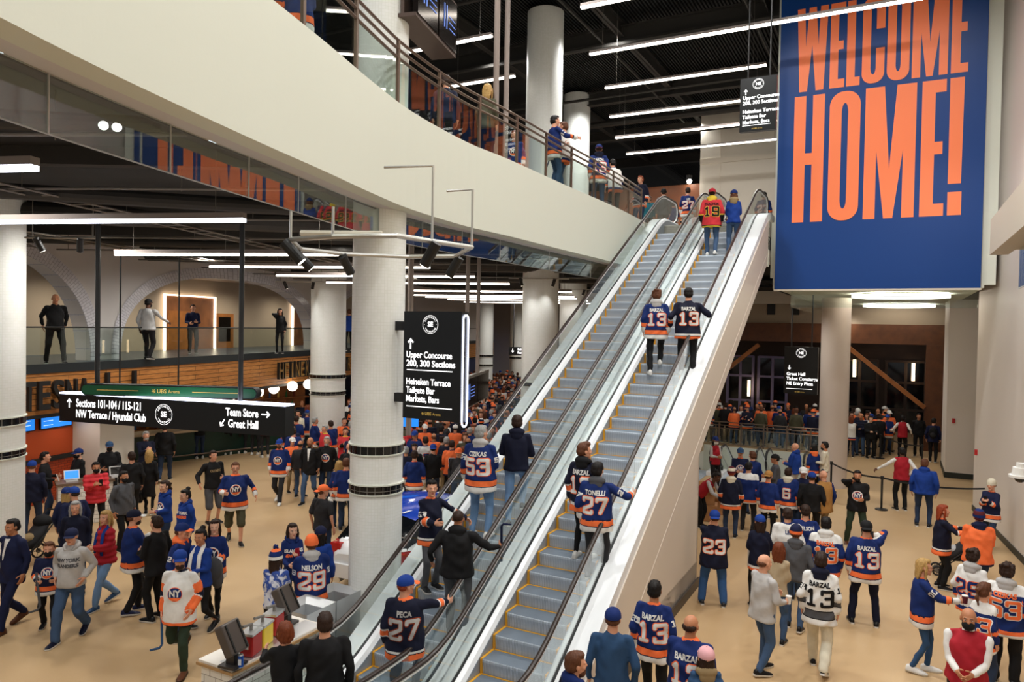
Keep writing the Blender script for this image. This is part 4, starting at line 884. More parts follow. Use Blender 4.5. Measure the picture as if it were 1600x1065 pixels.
# ---- spotlight track round the slim column
cx_, cy_ = colp.x, colp.y
r = empty('lighting_track', (cx_, cy_, 5.75), 0, 'silver pipe ring with tilted black spotlights round the slim column', 'light fitting')
ringp = [onz(*q, 5.75) for q in ((453, 377), (500, 369), (560, 368), (620, 370), (680, 378), (737, 386), (728, 396), (700, 402), (650, 402))]
ringp += [onz(*q, 5.75) for q in ((545, 396), (500, 392), (456, 385))]
ringp = [onz(454, 374, 5.95), onz(520, 369, 5.95), onz(620, 368, 5.95), onz(675, 377, 5.95), onz(737, 386, 5.95), onz(712, 400, 5.95), onz(640, 401, 5.95), onz(540, 397, 5.95), onz(470, 389, 5.95)]
rl = [Vector(q) - Vector((cx_, cy_, 5.75)) for q in ringp]
b = MB(); b.tube(rl, .025, 8, closed=True); b.build('pipe_ring', SILVER, r)
def spot(par, p, aim, lit=True):
    h = empty('spot', p); h.parent = par; d_ = Vector(aim).normalized(); b = MB(); b.tube([Vector((0, 0, .0)), Vector((0, 0, -.1))], .012, 6); b.build('stem', SILVER, h)
    b = MB(); b.tube([Vector((0, 0, -.1)) - d_ * .1, Vector((0, 0, -.1)) + d_ * .16], .055, 12); b.build('can', BLACK, h)
    if lit: lamp('track_spot', par.location + Vector(p) + Vector((0, 0, -.1)) + d_ * .2, 26, (1, .98, .94), .03, 70).rotation_euler = d_.to_track_quat('-Z', 'Y').to_euler()
    if lit: b = MB(); b.tube([Vector((0, 0, -.1)) + d_ * .16, Vector((0, 0, -.1)) + d_ * .165], .045, 12); b.build('lens', mat('spot_lens_glow', '#fff4e0', .3, emit=12), h)
for k, tgt in ((0, (.9, .2, -1)), (3, (-.6, .3, -1)), (5, (-.6, .3, -1)), (7, (.35, .9, -1)), (8, (.9, .6, -1))): spot(r, rl[k], tgt, True)
b = MB(); a_, c_ = [Vector(q) - Vector((cx_, cy_, 5.75)) for q in (onz(470, 364, 6.05), onz(597, 365, 6.05))]
b.tube([a_, c_], .03, 8); b.build('feed_bar', mat('cream_conduit', '#d9d4c4', .4), r)
b = MB()
for q in (ringp[3], ringp[4]):
    e0 = q - Vector((cx_, cy_, 5.75)); b.tube([e0, e0 + Vector((0, 0, .74 if q is ringp[3] else .6)), e0 + Vector((-.5 if q is ringp[3] else -.28, .1, .74 if q is ringp[3] else .6))], .014, 6)
for q in (ringp[0], ringp[1]): e0 = q - Vector((cx_, cy_, 5.75)); b.tube([e0, e0 + Vector((0, 0, .28))], .014, 6)
b.build('hanger_arm', SILVER, r)
for j, (px, py, lab) in enumerate(((98, 372, 'beside the left arch'), (470, 440, 'by the left white column'), (842, 435, 'round the tall column by the escalator'), (893, 452, 'round the second column by the escalator'))):
    p = onY(px, py, (13.5, 26, 24.2, 33)[j]); r = empty('lighting_track', p, label='small silver lighting rail with black spotlights %s' % lab, cat='light fitting'); b = MB(); wq = (.7, .9, 1.0, 1.1)[j]
    b.tube([(-wq, 0, 0), (wq, -.1, 0)], .02, 6); b.build('rail', SILVER, r); b = MB(); [b.tube([(x, 0, 0), (x, 0, 7.4 - p.z)], .01, 5) for x in (-wq * .8, wq * .8)]; b.build('hanger', PIPE, r)
    for x in (-wq * .6, wq * .5): spot(r, Vector((x, -.05, 0)), (.3 * (1 if x < 0 else -1), .5, -1))

# ============================================================ FURNITURE ON THE FLOOR
# stainless waste bins
p = onz(520, 935, .95); r0 = onz(477, 975, .95)
def bin_(u, v, label, full):
    L_, W_ = .6, .6; r = empty('waste_bin', uv(u, v, 0), -AZ, label, 'bin', 'stainless waste bins'); b = MB()
    b.box(0, W_, 0, L_, 0, .7); b.build('cabinet', STEEL, r)
    b = MB(); t = .12
    o = [(0, 0), (W_, 0), (W_, L_), (0, L_)]; i = [(t, t), (W_ - t, t), (W_ - t, L_ - t), (t, L_ - t)]
    vs = [(x, y, .98) for x, y in o] + [(x, y, .9) for x, y in i] + [(x, y, .7) for x, y in o] + [(x, y, .70) for x, y in i]
    b.add(vs, [(k, (k + 1) % 4, 4 + (k + 1) % 4, 4 + k) for k in range(4)] + [(8 + k, 8 + (k + 1) % 4, (k + 1) % 4, k) for k in range(4)] + [(4 + k, 4 + (k + 1) % 4, 12 + (k + 1) % 4, 12 + k) for k in range(4)]); b.build('top_rim', mat('bright_bin_steel', '#c3c6c8', .35, .5), r)
    b = MB(); b.box(t, W_ - t, t, L_ - t, .70, .702); b.build('liner' if not full else 'opening', mat('black_void', '#060606', .9) if not full else mat('grey_liner', '#7b7f86', .5), r)
bin_(7.74, -7.9, 'stainless open-topped waste bin nearer the counter, pale lining visible', True)
bin_(8.36, -7.9, 'stainless open-topped waste bin beside the slim column, black inside', False)
# tiled condiment counter
cu_, cv_ = uvof(onz(306, 1030, .98))
CQ0 = uv(cu_, cv_, .98); ang = -AZ
r = empty('condiment_counter', (CQ0.x, CQ0.y, 0), ang, 'white subway-tiled counter with a stone top at the bottom left', 'counter')
def rib(x0, x1, y0, y1, z0, z1): b = MB(); b.ribbon([(x0, y1), (x0, y0), (x1, y0), (x1, y1)], z0, z1, .05); return b
CLX, CLY = .58, 1.6
rib(.04, CLX, .05, CLY, 0, .92).build('tiled_base', SUBWAY, r)
b = MB(); b.box(0, CLX + .05, 0, CLY, .92, .955, 1); b.box(.02, CLX + .03, .02, CLY - .02, .955, .985, 0); b.build('worktop', [mat('white_quartz', '#e7e3da', .3), mat('wood_edging', '#a98456', .5)], r)
b = MB(); b.box(.3, CLX + .02, .1, CLY - .05, .985, .988); b.build('steel_tray', STEEL, r)
CM_ = Matrix.Translation((CQ0.x, CQ0.y, 0)) @ Matrix.Rotation(ang, 4, 'Z')
def on_counter(px, py, z=.99): return onz(px, py, z)
def pump(px, py, col, label, cname):
    p = on_counter(px, py); r = empty('condiment_pump', p, ang + .3, label, 'dispenser', 'condiment pumps'); b = MB(); b.box(-.09, .09, -.12, .12, 0, .26); o = b.build('tub', mat(cname, col, .35), r); bv_ = o.modifiers.new('Bevel', 'BEVEL'); bv_.width = .02; bv_.segments = 3
    b = MB(); b.box(-.095, .095, -.125, .125, .26, .29); b.build('lid', STEEL, r)
    b = MB(); b.tube([(0, 0, .29), (0, 0, .37)], .02, 8); b.tube([(0, .02, .36), (0, -.2, .41)], .018, 8); b.build('pump_handle', PIPE, r)
    b = MB(); b.box(-.035, .035, -.126, -.121, .1, .17); b.build('maker_label', mat('pale_label', '#e6dcd0', .5), r)
pump(392, 1020, '#a01f1c', 'red ketchup pump between the left napkin stand and the yellow pump', 'ketchup_red'); pump(410, 1006, '#e3c63a', 'yellow mustard pump on the tiled counter', 'mustard_yellow'); pump(428, 988, '#a01f1c', 'red ketchup pump beyond the yellow pump', 'ketchup_red')
def stand(px, py, label, h=.1):
    p = on_counter(px, py); r = empty('napkin_dispenser', p, ang + R(8), label, 'dispenser', 'napkin dispensers')
    b = MB(); b.box(-.12, .12, -.1, .14, 0, .03); b.build('base', mat('dark_plastic', '#2c2826', .4), r)
    b = MB(); b.box(-.06, .06, -.03, .05, .03, .2); b.build('neck', mat('dark_plastic', '#2c2826', .4), r)
    T = Matrix.Translation((0, .0, .34)) @ Matrix.Rotation(R(-28), 4, 'Y'); b = MB(); b.box(-.07, .07, -.15, .15, -.19, .19, M=T); o = b.build('housing', mat('grey_brown_plastic', '#4a423d', .4), r); m_ = o.modifiers.new('Bevel', 'BEVEL'); m_.width = .025; m_.segments = 3
    b = MB(); b.box(-.076, -.07, -.12, .12, -.16, .16, M=T); b.build('front_plate', mat('tan_plastic', '#8e7b6c', .4), r)
    b = MB(); b.box(.07, .085, -.11, -.09, -.17, .17, M=T); b.box(.07, .085, .09, .11, -.17, .17, M=T); b.build('back_rib', BLACK, r)
stand(362, 1040, 'tilted black napkin dispenser nearest the camera on the tiled counter'); stand(446, 975, 'tilted black napkin dispenser at the far end of the counter')
p = on_counter(376, 1042); r = empty('drink_can', p, 0, 'tall blue beer can on the tiled counter', 'can'); b = MB(); b.cyl((0, 0), .033, .01, .145, 20); b.build('can_body', mat('can_blue', '#1f57b8', .25, .4), r); b = MB(); b.cyl((0, 0), .033, .145, .158, 20, r2=.026); b.cyl((0, 0), .027, 0, .01, 20, r2=.033); b.build('can_rims', STEEL, r)
b = MB(); b.box(-.018, .018, -.0345, -.033, .04, .11); b.build('can_label', mat('can_label_white', '#e8ecf2', .4), r)
# ---- car
def car():
    r = empty('car', (-1.72, 15.5, 0), -AZ + R(2), 'white car with a blue wrapped bonnet and roof parked behind the slim column', 'car')
    Ys = [-2.2, -2.1, -1.9, -1.5, -1.0, -.5, 0, .5, .8, 1.2, 1.7, 2.1, 2.25]      # y forward
    lo = [.35, .28, .24, .22, .22, .22, .22, .22, .22, .22, .24, .28, .4]
    belt = [.75, .9, .98, 1.0, 1.0, .98, .96, .94, .93, .9, .85, .75, .6]
    hw = [.72, .82, .88, .91, .92, .92, .92, .92, .92, .91, .88, .8, .68]
    b = MB(); P = []
    for y, l, t, w_ in zip(Ys, lo, belt, hw):
        P.append([(-w_ * .9, y, l), (-w_, y, l + .12), (-w_, y, (l + t) / 2), (-w_ * .97, y, t - .06), (-w_ * .86, y, t), (0, y, t + .03), (w_ * .86, y, t), (w_ * .97, y, t - .06), (w_, y, (l + t) / 2), (w_, y, l + .12), (w_ * .9, y, l)])
    b.sheet(P); b.add(P[0], [tuple(range(11))]); b.add(P[-1], [tuple(range(10, -1, -1))]); o = b.build('body', mat('car_white', '#e4e6e8', .18), r); smooth_by_angle(o, 35)
    b = MB(); P = []
    for y, z, w_ in ((-1.95, .99, .78), (-1.5, 1.42, .68), (-.9, 1.52, .66), (0, 1.53, .65), (.5, 1.42, .66), (1.15, .95, .78)): P.append([(-w_ - .08, y, max(.93, z - .5)), (-w_, y, z - .05), (-w_ * .6, y, z), (0, y, z + .02), (w_ * .6, y, z), (w_, y, z - .05), (w_ + .08, y, max(.93, z - .5))])
    b.sheet(P); o = b.build('glasshouse', mat('car_dark_glass', '#0d1014', .05), r); smooth_by_angle(o, 40)
    b = MB(); P = []
    for y, z, w_ in ((-1.5, 1.435, .66), (-.9, 1.535, .65), (0, 1.545, .64), (.42, 1.46, .64)): P.append([(-w_, y, z - .05), (-w_ * .6, y, z), (0, y, z + .02), (w_ * .6, y, z), (w_, y, z - .05)])
    b.sheet(P); b.build('roof', mat('car_wrap_blue', '#1540b0', .12), r, True)
    b = MB(); P = []
    for y, z, w_ in ((1.1, .955, .84), (1.6, .905, .8), (2.05, .8, .72)): P.append([(-w_, y, z), (-w_ * .5, y, z + .035), (0, y, z + .045), (w_ * .5, y, z + .035), (w_, y, z)])
    b.sheet(P); b.build('bonnet', mat('car_wrap_blue', '#1540b0', .12), r, True)
    b = MB()
    for x in (-.45, -.1, .3): b.add([(x, -1.45, 1.475), (x + .06, -1.45, 1.475), (x + .34, .3, 1.53), (x + .2, .3, 1.53)], [(0, 1, 2, 3)])
    for x in (-.6, -.2, .2, .5): b.add([(x, 1.15, 1.0), (x + .05, 1.15, 1.0), (x + .12, 2.0, .87), (x + .02, 2.0, .87)], [(0, 1, 2, 3)])
    b.build('wrap_streaks', mat('car_wrap_white', '#e8ebf2', .15), r)
    for s in (-1, 1):
        b = MB(); b.box(*sorted((s * .93, s * .905)), -1.7, 1.9, .45, .88); b.build('side_graphic', mat('car_wrap_blue', '#1540b0', .12), r)
        b = MB(); b.add([(s * .6, -2.2, .62), (s * .8, -2.12, .6), (s * .9, -1.95, .68), (s * .91, -1.8, .93), (s * .8, -2.06, .96), (s * .64, -2.14, .95)], [tuple(range(6)) if s < 0 else tuple(range(5, -1, -1))])
        b.box(*sorted((s * .6, s * .83)), -2.16, -2.05, .6, .93); b.build('tail_light', mat('tail_light_red', '#a01515', .15, emit=.15), r)
        b = MB(); b.box(*sorted((s * .52, s * .7)), -2.225, -2.15, .4, .47); b.build('reflector', mat('tail_light_red', '#a01515', .15, emit=.15), r)
        b = MB(); b.tube([(s * .6, -2.1, .27), (s * .6, -2.26, .27)], .055, 12, sx=1.5); b.build('exhaust', STEEL, r)
        for y in (-1.35, 1.4):
            h = empty('wheel', (s * .84, y, .33)); h.parent = r; b = MB(); b.tube([(-.11, 0, 0), (.11, 0, 0)], .33, 28); b.build('tyre', mat('tyre_black', '#151515', .7), h)
            b = MB(); b.tube([(s * .1, 0, 0), (s * .125, 0, 0)], .22, 20); b.build('rim', STEEL, h)
    b = MB(); b.box(-.8, .8, -2.26, -2.12, .32, .58); b.build('rear_bumper', mat('car_white', '#e4e6e8', .18), r)
car()
# ---- cardboard boxes by the giveaway staff
CARD = mat('cardboard', '#a9794c', .75, vary=.06, scale=4)
def carton(p, L_, W_, H_, rz, label, openf=True):
    r = empty('cardboard_box', p, rz, label, 'box', 'giveaway cartons'); b = MB(); t = .012
    b.box(0, L_, 0, t, 0, H_); b.box(0, L_, W_ - t, W_, 0, H_); b.box(0, t, t, W_ - t, 0, H_); b.box(L_ - t, L_, t, W_ - t, 0, H_); b.box(0, L_, 0, W_, 0, t); b.build('carton_walls', CARD, r)
    if openf:
        for k, (vs) in enumerate(([(0, 0, H_), (L_, 0, H_), (L_, -.16, H_ + .1), (0, -.16, H_ + .1)], [(L_, 0, H_), (L_, W_, H_), (L_ + .17, W_, H_ + .06), (L_ + .17, 0, H_ + .06)], [(0, W_, H_), (L_, W_, H_), (L_, W_ + .12, H_ + .12), (0, W_ + .12, H_ + .12)])):
            b = MB(); b.add(vs + [(x, y, z + .008) for x, y, z in vs], [(0, 1, 2, 3), (7, 6, 5, 4), (0, 4, 5, 1), (2, 6, 7, 3), (1, 5, 6, 2), (0, 3, 7, 4)]); b.build('flap', CARD, r)
    else: b = MB(); b.box(0, L_, 0, W_, H_, H_ + t); b.build('lid', CARD, r)
pb = onz(1078, 812, 0)
carton(pb, .7, .5, .42, -.3, 'closed cardboard box on the floor under the open one, beside the escalator wall', False)
carton(pb + Vector((.02, .02, .436)), .62, .46, .38, -.25, 'open cardboard box stacked on top, next to the bending staff member')
carton(onz(1106, 806, 0), .5, .45, .4, .3, 'open cardboard box on the floor right of the stacked pair')
# ---- stanchions and belts
def stanchion(px, py, label):
    p = onz(px, py, 0); r = empty('stanchion', p, 0, label, 'barrier post', 'belt barrier posts'); b = MB(); b.cyl((0, 0), .17, 0, .025, 28); b.cyl((0, 0), .15, .025, .05, 28, r2=.05); b.build('base', BLACK, r)
    b = MB(); b.cyl((0, 0), .03, .03, .9, 16); b.build('post', BLACK, r); b = MB(); b.cyl((0, 0), .045, .88, .98, 16); b.build('belt_head', BLACK, r); return p
S1 = stanchion(1377, 796, 'black belt barrier post beside the man in the red vest'); S2 = stanchion(1375, 716, 'far black belt barrier post left of the queue gap'); S3 = stanchion(1392, 704, 'farthest black belt barrier post beside the queue'); S4 = stanchion(1440, 735, 'black belt barrier post right behind the man in the red vest')
S5 = stanchion(1298, 768, 'black belt barrier post beside the plain column')
def belt(a, c, label):
    d = c - a; n = Vector((-d.y, d.x, 0)).normalized() * .003; b = MB(); P = []
    for k in range(13):
        t = k / 12; q = a + d * t; z = .93 - .10 * (4 * t * (1 - t)); P.append([q - n + Vector((0, 0, z - .025)), q - n + Vector((0, 0, z + .025)), q + n + Vector((0, 0, z + .025)), q + n + Vector((0, 0, z - .025)), q - n + Vector((0, 0, z - .025))])
    b.sheet(P); tag(b.build('barrier_belt', BLACK), label, 'barrier belt', 'barrier belts')
belt(S5, S1, 'black belt from the plain column to the post by the red vest'); belt(S1, uv(23.6, 2.2), 'black belt running right to the big pier'); belt(S2, S4, 'black belt in the middle distance behind the red vest'); belt(S2, S3, 'short black belt between the two far posts')
# security camera dome
p = onY(1594, 742, 9.5); r = empty('security_camera', p, 0, 'white dome security camera cut by the right edge', 'camera'); b = MB(); b.cyl((0, 0), .1, 0, .1, 24, r2=.085); b.cyl((0, 0), .05, .1, .16, 16); b.cyl((0, 0), .13, -.03, 0, 24); b.build('housing', mat('camera_white', '#e6e4de', .4), r); b = MB(); b.ell((0, 0, -.03), .07, .07, .07, 16, 8); b.build('dome', mat('smoked_dome', '#15161a', .08), r, True); b = MB(); b.tube([(0, 0, .13), (.5, .25, .13)], .03, 8); b.build('arm', mat('camera_white', '#e6e4de', .4), r)
for i, (px, py, Y) in enumerate(((1530, 712, 21.2), (1486, 657, 25.9))):
    p = uv(24.7, 2.07, onv(1530, py, 2.08).z) if i == 0 else onu(1490, py, 30.27); b = MB(); b.box(-.04, .04, -.03, .03, -.08, .08); o = tag(b.build('fire_alarm', mat('alarm_red', '#c22a2a', .4)), 'small red fire alarm pull on the %s' % ('big right pier' if i == 0 else 'narrow pier behind it'), 'alarm'); o.location = p
# ============================================================ PEOPLE: builder
V = Vector
RAW = []          # (key, MB, voxel, smooth iterations)
def raw(mb, vox, it=3):
    me = bpy.data.meshes.new('raw'); me.from_pydata([tuple(v) for v in mb.v], [], mb.f)
    o = bpy.data.objects.new('raw', me); COL.objects.link(o)
    m_ = o.modifiers.new('r', 'REMESH'); m_.mode = 'VOXEL'; m_.voxel_size = vox; m_.use_smooth_shade = True
    if it: q = o.modifiers.new('s', 'SMOOTH'); q.factor = .5; q.iterations = it
    RAW.append(o); return len(RAW) - 1
def harvest():
    dg = bpy.context.evaluated_depsgraph_get(); dg.update(); out = []
    for o in RAW:
        me = o.evaluated_get(dg).to_mesh(); n = len(me.vertices); v = np.empty(n * 3); me.vertices.foreach_get('co', v)
        k = len(me.polygons); ls = np.empty(k * 4, dtype=np.int32)
        if len(me.loops) == k * 4: me.loops.foreach_get('vertex_index', ls); f = ls.reshape(-1, 4)
        else: f = np.array([(tuple(p.vertices) + (p.vertices[-1],))[:4] for p in me.polygons], dtype=np.int32)
        out.append((v.reshape(-1, 3).copy(), f.copy())); o.evaluated_get(dg).to_mesh_clear()
    for o in RAW: d = o.data; bpy.data.objects.remove(o); bpy.data.meshes.remove(d)
    RAW.clear(); return out
def npmesh(name, v, f, mats, mi=None):
    me = bpy.data.meshes.new(name); n, k = len(v), len(f)
    me.vertices.add(n); me.vertices.foreach_set('co', np.asarray(v, dtype=np.float32).ravel()); me.loops.add(k * 4); me.loops.foreach_set('vertex_index', np.asarray(f, dtype=np.int32).ravel())
    me.polygons.add(k); me.polygons.foreach_set('loop_start', np.arange(0, k * 4, 4, dtype=np.int32)); me.polygons.foreach_set('use_smooth', np.ones(k, dtype=bool))
    for q in mats: me.materials.append(q)
    if mi is not None: me.polygons.foreach_set('material_index', np.asarray(mi, dtype=np.int32))
    me.update(calc_edges=True); me.validate(); return me
def cap(b, a, c, ra, rc, n=10):       # tapered capsule
    a, c = V(a), V(c); t = (c - a); L_ = t.length; t = t.normalized() if L_ > 1e-6 else V((0, 0, 1)); P = []; rr = []
    for k in (1, .8, .45): P.append(a - t * ra * math.sin(math.acos(1 - k) if 0 else k * 1.35) * 1.0); rr.append(ra * max(.05, math.cos(k * 1.35)))
    P.append(a); rr.append(ra); P.append(c); rr.append(rc)
    for k in (.45, .8, 1): P.append(c + t * rc * math.sin(k * 1.35)); rr.append(rc * max(.05, math.cos(k * 1.35)))
    b.tube(P, rr, n)
def loft(b, secs, n=20, M=None):      # closed stack of ellipses (z, rx, ry, y offset)
    vs = []
    for z, rx, ry, yo in secs: vs += [V((rx * math.cos(2 * math.pi * k / n), yo + ry * math.sin(2 * math.pi * k / n), z)) for k in range(n)]
    if M is not None: vs = [M @ q for q in vs]
    N = len(secs); b.add(vs, [(i * n + k, i * n + (k + 1) % n, (i + 1) * n + (k + 1) % n, (i + 1) * n + k) for i in range(N - 1) for k in range(n)] + [tuple(range(n - 1, -1, -1)), tuple((N - 1) * n + k for k in range(n))])
# ---- templates: head, hands, hair, hats, shoes
T_ = {}
b = MB(); b.ell((0, -.012, .032), .077, .096, .088, 20, 14); b.ell((0, .022, -.045), .056, .066, .066, 16, 10); b.ell((0, .05, -.01), .06, .045, .05, 14, 9)
b.tube([(0, .088, .018), (0, .106, -.022), (0, .09, -.034)], [.009, .015, .012], 8); b.ell((0, .072, .026), .058, .022, .013, 12, 7); b.ell((0, .084, -.058), .025, .012, .011, 10, 6); b.ell((0, .07, -.092), .026, .022, .02, 10, 7)
for s in (-1, 1): b.ell((s * .079, -.006, -.004), .011, .02, .031, 8, 8); b.ell((s * .042, .064, -.02), .022, .02, .02, 8, 6)
cap(b, (0, -.018, -.05), (0, -.035, -.175), .056, .062, 14); T_['head'] = raw(b, .0085, 2)
def hand_raw(curl):
    b = MB(); b.ell((0, 0, -.05), .016, .042, .052, 12, 8); cap(b, (0, 0, .02), (0, 0, -.03), .026, .026, 8)
    for i, (y, L_, r) in enumerate(((.032, .072, .0085), (.011, .08, .009), (-.011, .075, .0088), (-.031, .058, .0078))):
        p = V((0, y, -.088)); a = curl * .55; 
        for s, k in ((.42, 1), (.32, 1.9), (.26, 2.6)):
            d = V((-math.sin(a * k), y * .8, -math.cos(a * k))); q = p + d * L_ * s * 1.15; cap(b, p, q, r, r * .93, 7); p = q
    p = V((-.004, .03, -.03)); 
    for d, L_ in ((V((-.35, .75, -.6)), .042), (V((-.45, .35, -.85)), .034)): q = p + d.normalized() * L_; cap(b, p, q, .0115, .0095, 7); p = q
    return raw(b, .0058, 1)
T_['hand'] = hand_raw(.35); T_['grip'] = hand_raw(1.15)
def hair_raw(kind):
    b = MB()
    if kind in ('short', 'long', 'bob', 'pony', 'bun', 'shaggy', 'tall'):
        k = 1.08 if kind != 'shaggy' else 1.13
        b.ell((0, -.017, .044), .08 * k, .094 * k, .084 * k, 18, 12); b.ell((0, -.05, .0), .08 * k, .068 * k, .075, 16, 10)
        b.ell((0, .02, .1), .066, .06, .028, 14, 8)
    if kind == 'tall': b.ell((0, .02, .11), .065, .07, .035, 14, 8)
    if kind == 'shaggy':
        rs_ = random.Random(5)
        for _ in range(26): a = rs_.uniform(0, 6.28); b.ell((.07 * math.cos(a), -.03 + .075 * math.sin(a), rs_.uniform(-.01, .12)), .028, .028, .028, 8, 6)
    if kind == 'buzz': b.ell((0, -.018, .042), .0795, .099, .084, 18, 12)
    if kind == 'bald': b.ell((0, -.055, -.0), .081, .062, .05, 16, 10)
    if kind in ('long', 'bob'):
        z = -.22 if kind == 'long' else -.09
        loft(b, [(z, .05, .022, -.085), (z * .6, .085, .035, -.085), (-.03, .096, .052, -.066), (.04, .088, .07, -.045), (.09, .06, .07, -.03)], 16)
        for s in (-1, 1): b.tube([(s * .072, .02, .05), (s * .086, .01, -.04), (s * .085, .0, z * .75)], [.018, .022, .014], 8)
    if kind == 'pony': b.tube([(0, -.1, .06), (0, -.15, .04), (0, -.155, -.06), (0, -.13, -.18)], [.02, .032, .03, .01], 10)
    if kind == 'bun': b.ell((0, -.07, .135), .045, .045, .04, 12, 8)
    return raw(b, .008, 2)
for k in ('short', 'long', 'bob', 'pony', 'bun', 'shaggy', 'tall', 'buzz', 'bald'): T_['hair_' + k] = hair_raw(k)
b = MB(); b.ell((0, .042, -.078), .058, .056, .05, 14, 8); b.ell((0, .074, -.052), .036, .022, .015, 10, 7); T_['beard'] = raw(b, .008, 1)
b = MB(); b.ell((0, .042, -.054), .07, .076, .066, 16, 10); T_['mask'] = raw(b, .008, 2)
b = MB(); b.ell((0, -.075, -.13), .125, .075, .075, 16, 9); b.ell((0, -.1, -.19), .1, .05, .09, 14, 9)
for s in (-1, 1): b.tube([(s * .09, -.06, -.13), (s * .085, .02, -.15), (s * .05, .07, -.2)], [.045, .036, .022], 10)
T_['hood'] = raw(b, .011, 3)
b = MB(); b.ell((0, -.03, .0), .108, .12, .135, 18, 12); cap(b, (0, -.05, -.05), (0, -.05, -.16), .1, .12, 16); T_['hoodup'] = raw(b, .011, 3)
def low_head():
    b = MB(); b.ell((0, -.012, .032), .077, .096, .088, 12, 8); b.ell((0, .022, -.045), .056, .066, .066, 10, 7); b.tube([(0, .088, .018), (0, .106, -.022), (0, .09, -.034)], [.009, .015, .012], 6); cap(b, (0, -.018, -.05), (0, -.035, -.175), .056, .062, 8); return raw(b, .02, 1)
T_['head_low'] = low_head(); b = MB(); b.ell((0, 0, -.05), .018, .042, .05, 8, 6); b.ell((0, .005, -.12), .016, .035, .05, 8, 6); b.ell((-.02, .035, -.06), .012, .014, .035, 6, 5); T_['hand_low'] = raw(b, .016, 1)
TPL = {}
_h = harvest()
for k, i in list(T_.items()):
    TPL[k] = _h[i]
    if k[:4] == 'hair':
        _v, _f = TPL[k]; _m = (_v[:, 1] > .018) & (_v[:, 2] < .076 - .55 * np.abs(_v[:, 0]) ** 1.0 * 0) & (np.abs(_v[:, 0]) < .082); _v[_m, 1] = .018 + (_v[_m, 1] - .018) * .12; _v[_m & (np.abs(_v[:, 0]) < .072), 0] *= .93; TPL[k] = (_v, _f)
    if k[:4] == 'hair' and k != 'hair_buzz':
        _v, _f = TPL[k]; _n = np.cross(_v[_f[:, 2]] - _v[_f[:, 0]], _v[_f[:, 3]] - _v[_f[:, 1]]); _o = np.zeros_like(_v)
        for _q in range(4): np.add.at(_o, _f[:, _q], _n)
        _o /= np.maximum(1e-9, np.linalg.norm(_o, axis=1))[:, None]; _a = np.arctan2(_v[:, 0], _v[:, 1] + .02)
        TPL[k] = (_v + _o * (.0028 * np.sin(_a * 26 + 3 * np.sin(_v[:, 2] * 30)) + .0022 * np.sin(_a * 11 + _v[:, 2] * 40))[:, None], _f)
def cap_mesh():
    b = MB(); n = 24; P = []
    for i in range(8):
        a = math.pi / 2 * i / 7; r_ = math.cos(a); P.append([V((.087 * r_ * math.cos(2 * math.pi * k / n), -.012 + .105 * r_ * math.sin(2 * math.pi * k / n), .045 + .085 * math.sin(a))) for k in range(n + 1)])
    b.sheet(P, 0); b.sheet([[V((q.x * .97, q.y * .97, q.z - .004)) for q in r_] for r_ in P], 0)
    b.sheet([[V((q.x * 1.0, q.y, .045)) for q in P[0]], [V((q.x * 1.01, q.y, .028)) for q in P[0]]], 0)
    Q = []
    for j in range(5):
        t = j / 4; Q.append([V(((.074 - .012 * t * t) * math.sin(R(-62 + 124 * k / 12)) / math.sin(R(62)), .062 + .03 * math.cos(R(-62 + 124 * k / 12)) + .072 * t * (.55 + .45 * math.cos(R(-62 + 124 * k / 12))), .04 - .014 * t - .012 * abs(math.sin(R(-62 + 124 * k / 12))) ** 2)) for k in range(13)])
    b.sheet(Q, 1); b.sheet([[q - V((0, 0, .004)) for q in r_] for r_ in Q][::-1], 1)
    b.ell((0, -.012, .131), .01, .01, .005, 8, 4, 0)
    return b
CAPB = cap_mesh()
def beanie_mesh():
    b = MB(); n = 24; P = []
    for i in range(9):
        a = math.pi / 2 * i / 8; r_ = math.cos(a) ** .8; P.append([V((.09 * r_ * math.cos(2 * math.pi * k / n), -.015 + .108 * r_ * math.sin(2 * math.pi * k / n), .05 + .105 * math.sin(a))) for k in range(n + 1)])
    b.sheet(P[:5], 0); b.sheet(P[4:], 2)
    b.sheet([[V((q.x * (1.06 + .02 * (j % 2)), q.y * 1.05, .015 + .045 * j / 3)) for q in P[0]] for j in range(4)], 1)
    return b
BEANB = beanie_mesh(); b = MB()
rs_ = random.Random(2)
for _ in range(14): a, c = rs_.uniform(0, 6.28), rs_.uniform(-1, 1); b.ell((.022 * math.cos(a), .022 * math.sin(a) - .015, .175 + .02 * c), .018, .018, .018, 6, 4)
POMB = b
def shoe_mesh():
    b = MB(); n = 14; up = []; so = []
    for y, hw, z0, z1 in ((-.085, .022, .0, .055), (-.075, .034, .0, .085), (-.04, .037, .0, .1), (0, .038, 0, .098), (.05, .042, 0, .078), (.1, .046, 0, .06), (.15, .042, 0, .048), (.185, .026, .004, .036), (.198, .01, .01, .025)):
        up.append([V((hw * .96 * math.cos(math.pi * k / 7), y, .022 + (z1 - .022) * math.sin(math.pi * k / 7) ** .6)) for k in range(8)])
        so.append([V((hw * 1.08, y, .026)), V((hw * 1.1, y, z0)), V((-hw * 1.1, y, z0)), V((-hw * 1.08, y, .026))])
    b.sheet(up, 0); b.add(up[0], [tuple(range(8))], 0); b.sheet(so, 1); b.add(so[0], [(0, 1, 2, 3)], 1); b.add(so[-1], [(3, 2, 1, 0)], 1); return b
SHOEB = shoe_mesh()
MESHC = {}
def shared(key, fn):
    if key not in MESHC: MESHC[key] = fn()
    return MESHC[key]
